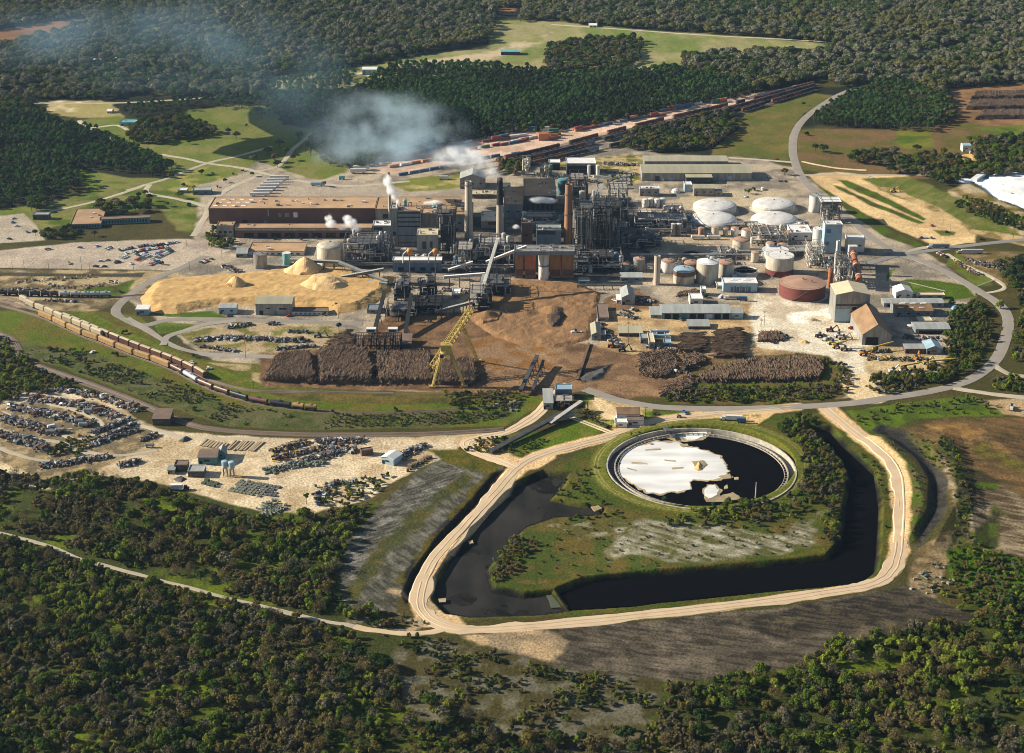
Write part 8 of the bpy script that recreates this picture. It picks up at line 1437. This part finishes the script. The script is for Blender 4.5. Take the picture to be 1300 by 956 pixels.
stackgoods('storage_rack', 'dark green rack below the grey flat shed', 'rack', (254,615), (272,620), (262,609), 3, 2, 1.4, 'darkgreen', 'dark green racks'); stackgoods('plank_stack', 'pale low plank row behind the block works', 'plank stack', (248,566), (258,556), (282,573), 1, 9, .5, 'plank', 'plank rows left part'); stackgoods('plank_stack', 'pale long plank row right of the block works', 'plank stack', (284,573), (300,558), (322,575), 1, 12, .5, 'plank', 'plank rows right part')
stackgoods('waste_bin', 'green orange waste bin in the slanting row of bins', 'bin', (508,599), (514,600), (546,578), 1, 10, 2.2, 'orangeroof', 'slanting row of waste bins'); stackgoods('waste_bin', 'green waste bin half in the slanting row', 'bin', (514,600), (518,600), (551,579), 1, 10, 1.8, 'greenmud', 'green half row of waste bins')
stackgoods('parked_plant', 'grey crate on the storage lot between the canopies and warehouses', 'crate', (770,236), (800,236), (772,222), 6, 3, 1.2, 'greymetal', 'crates behind the boiler towers')
heap('coal_heap', 'small blue grey heap on the sand beside the plank rows', 'gravel heap', [(228,560),(236,554),(242,558),(234,561)], 2, 'greydust', .8, cell=1.5); heap('gravel_heap', 'grey gravel heap in the block works yard', 'gravel heap', [(218,608),(230,604),(240,608),(230,614)], 2, 'greydust', .7, cell=1.5)
x_, y_ = G(1216, 392); t = thing('tarpaulin_mound', 'bright blue tarpaulin over a mound right of the sheds', 'tarpaulin', x_, y_); b = MB(); b.lathe(0, 0, [(6, 0), (5, 1.6), (2.5, 2.4), (.1, 2.6)], 10); b.build('sheet', 'tarp', t)
x_, y_ = G(858, 244); t = thing('tarpaulin_mound', 'blue and white arched tent beside the white upright box', 'tarpaulin', x_, y_); b = MB(); b.lathe(0, 0, [(5, 0), (4.4, 2.5), (2.2, 4), (.1, 4.4)], 12); b.build('sheet', 'white', t)
# fences
def fence(line, h, lab, m='steel', step=4):
    P = [Vector(G(x, y)) for x, y in line]; t = thing('fence', lab, 'fence', P[0].x, P[0].y); ps = MB(); rl = MB()
    for p, q in zip(P, P[1:]):
        n = max(1, int((q - p).length / step))
        for i in range(n): a = p.lerp(q, i / n) - P[0]; c = p.lerp(q, (i + 1) / n) - P[0]; ps.beam((a.x, a.y, 0), (a.x, a.y, h), .14); [rl.beam((a.x, a.y, h * k), (c.x, c.y, h * k), .08) for k in (.15, .4, .7, 1)]
    ps.build('posts', m, t); rl.build('rails', m, t)
fence([(1203,326),(1262,356),(1240,364)], 1.2, 'pale rail fence beside the lane right of the road junction', 'white'); fence([(-10,349),(190,350)], 2.4, 'grey fence between the big car park and the railway gravel'); fence([(1142,360),(1150,358),(1200,370)], .7, 'low pale kerb fence across the lawn by the highway', 'white'); fence([(1103,492),(1120,500),(1125,502)], 1, 'yellow barrier at the mouth of the machine park', 'yellow'); fence([(330,498),(520,503),(640,500)], 1.2, 'long low fence along the back of the railway verge', 'steel', 8)
# ------------------------------------------------------------------ smoke, steam, haze
def volmat(name, col, dens, nscale, thr=.42, aniso=.2, rng=.25):
    m = bpy.data.materials.new(name); m.use_nodes = True; N = m.node_tree.nodes; L = m.node_tree.links; N.clear(); out = N.new('ShaderNodeOutputMaterial'); pv = N.new('ShaderNodeVolumePrincipled'); pv.inputs['Color'].default_value = (*col, 1); pv.inputs['Anisotropy'].default_value = aniso
    tc = N.new('ShaderNodeTexCoord'); ln = N.new('ShaderNodeVectorMath'); ln.operation = 'LENGTH'; L.new(tc.outputs['Object'], ln.inputs[0]); mr = N.new('ShaderNodeMapRange'); mr.inputs[1].default_value = 1.0; mr.inputs[2].default_value = .15; mr.interpolation_type = 'SMOOTHSTEP'; L.new(ln.outputs['Value'], mr.inputs[0])
    ge = N.new('ShaderNodeNewGeometry'); no = N.new('ShaderNodeTexNoise'); no.inputs['Scale'].default_value = nscale; no.inputs['Detail'].default_value = 4; no.inputs['Roughness'].default_value = .6; L.new(ge.outputs['Position'], no.inputs[0])
    m2 = N.new('ShaderNodeMapRange'); m2.inputs[1].default_value = thr; m2.inputs[2].default_value = thr + rng; L.new(no.outputs[0], m2.inputs[0]); mu = N.new('ShaderNodeMath'); mu.operation = 'MULTIPLY'; L.new(mr.outputs[0], mu.inputs[0]); L.new(m2.outputs[0], mu.inputs[1]); m3 = N.new('ShaderNodeMath'); m3.operation = 'MULTIPLY'; m3.inputs[1].default_value = dens; L.new(mu.outputs[0], m3.inputs[0]); L.new(m3.outputs[0], pv.inputs['Density']); L.new(pv.outputs[0], out.inputs['Volume'])
    try: m.cycles.volume_step_rate = 1.0
    except Exception: pass
    return m
def ico(name, m):
    me = bpy.data.meshes.new(name); b = MB(); n = 16; b.lathe(0, 0, [(max(.001, math.sin(math.pi * k / 10)), -math.cos(math.pi * k / 10)) for k in range(11)], n); me.from_pydata(b.v, [], b.f); me.materials.append(m); me.update(); return me
def puffs(name, pts, m):
    me = ico(name, m)
    for i, (px, py, z_, rx, ry, rz_, rot) in enumerate(pts):
        o = bpy.data.objects.new(name, me); COL.objects.link(o); o.location = P3(px, py, z_); o.scale = (rx, ry, rz_); o.rotation_euler = (0, 0, rot); tag(o, kind='stuff')
SM1 = volmat('white smoke', (1.0, 1.0, 1.0), .17, .07, .42, 0); SM2 = volmat('blue smoke', (0.66, 0.87, 1.0), .019, .024, .44, 0, .28); SM3 = volmat('thin blue smoke', (0.45, 0.74, 1.0), .0017, .010, .43, 0, .3); ST_ = volmat('steam', (1.0, 1.0, 1.0), .8, .22, .34, 0)
puffs('smoke', [(632,225,68,5,5,7,0),(625,219,72,10,9,10,0),(612,211,76,17,14,12,.1),(595,203,78,24,20,13,0),(575,199,80,28,22,13,0)], SM1)
puffs('smoke', [(598,203,76,34,26,13,0),(575,196,80,46,34,16,0),(545,190,80,56,44,18,0),(515,178,84,66,60,26,.1),(485,158,88,66,64,30,.1),(450,172,84,60,58,26,0),(530,155,88,62,60,24,0),(470,196,76,60,46,15,0),(505,136,90,54,56,22,0),(425,196,70,46,40,12,0),(455,140,92,50,60,24,0),(560,170,84,46,40,18,0)], SM2)
puffs('smoke', [(400,150,84,95,85,30,0),(355,110,90,125,130,36,0),(330,60,100,140,170,44,0),(270,30,110,160,180,50,0),(190,45,110,180,170,44,0),(80,45,110,190,160,40,0),(0,50,110,160,150,40,0),(390,70,95,100,120,34,0),(210,90,95,140,120,34,0)], SM3)
puffs('steam', [(505,256,56,2.4,2.2,4.5,0),(501,249,62,4.4,4,6,0),(496,241,68,5.5,5,7,0),(492,230,76,5.5,5.5,8,0)], ST_)
puffs('steam', [(452,290,20,7,5,5,0),(445,283,26,8,6,6,0),(441,277,32,6,5,4,0),(420,284,24,7,6,5,0),(417,277,30,5,4,4,0),(434,289,20,7,5,3,0),(686,254,32,15,6,4,0),(698,255,30,10,5,3.5,0),(552,257,44,9,4,3,0),(543,258,42,6,3,2.5,0),(655,288,20,5,3,3,0)], ST_)
hb = MB(); hb.box(0, 3500, -10, 9000, 7600, 560, 0); hz_o = hb.build('haze', [MATS['concrete']]); hm_ = bpy.data.materials.new('haze air'); hm_.use_nodes = True; N = hm_.node_tree.nodes; N.clear(); o_ = N.new('ShaderNodeOutputMaterial'); v_ = N.new('ShaderNodeVolumePrincipled'); v_.inputs['Color'].default_value = (0.45, 0.68, 1.0, 1); v_.inputs['Density'].default_value = 0.00002; v_.inputs['Anisotropy'].default_value = .3; hm_.node_tree.links.new(v_.outputs[0], o_.inputs['Volume']); hz_o.data.materials.clear(); hz_o.data.materials.append(hm_); tag(hz_o, kind='stuff')
SC.cycles.volume_step_rate = 1.0; SC.cycles.volume_max_steps = 128
for o in list(bpy.data.objects):
    if o.get('used') is not None: del o['used']
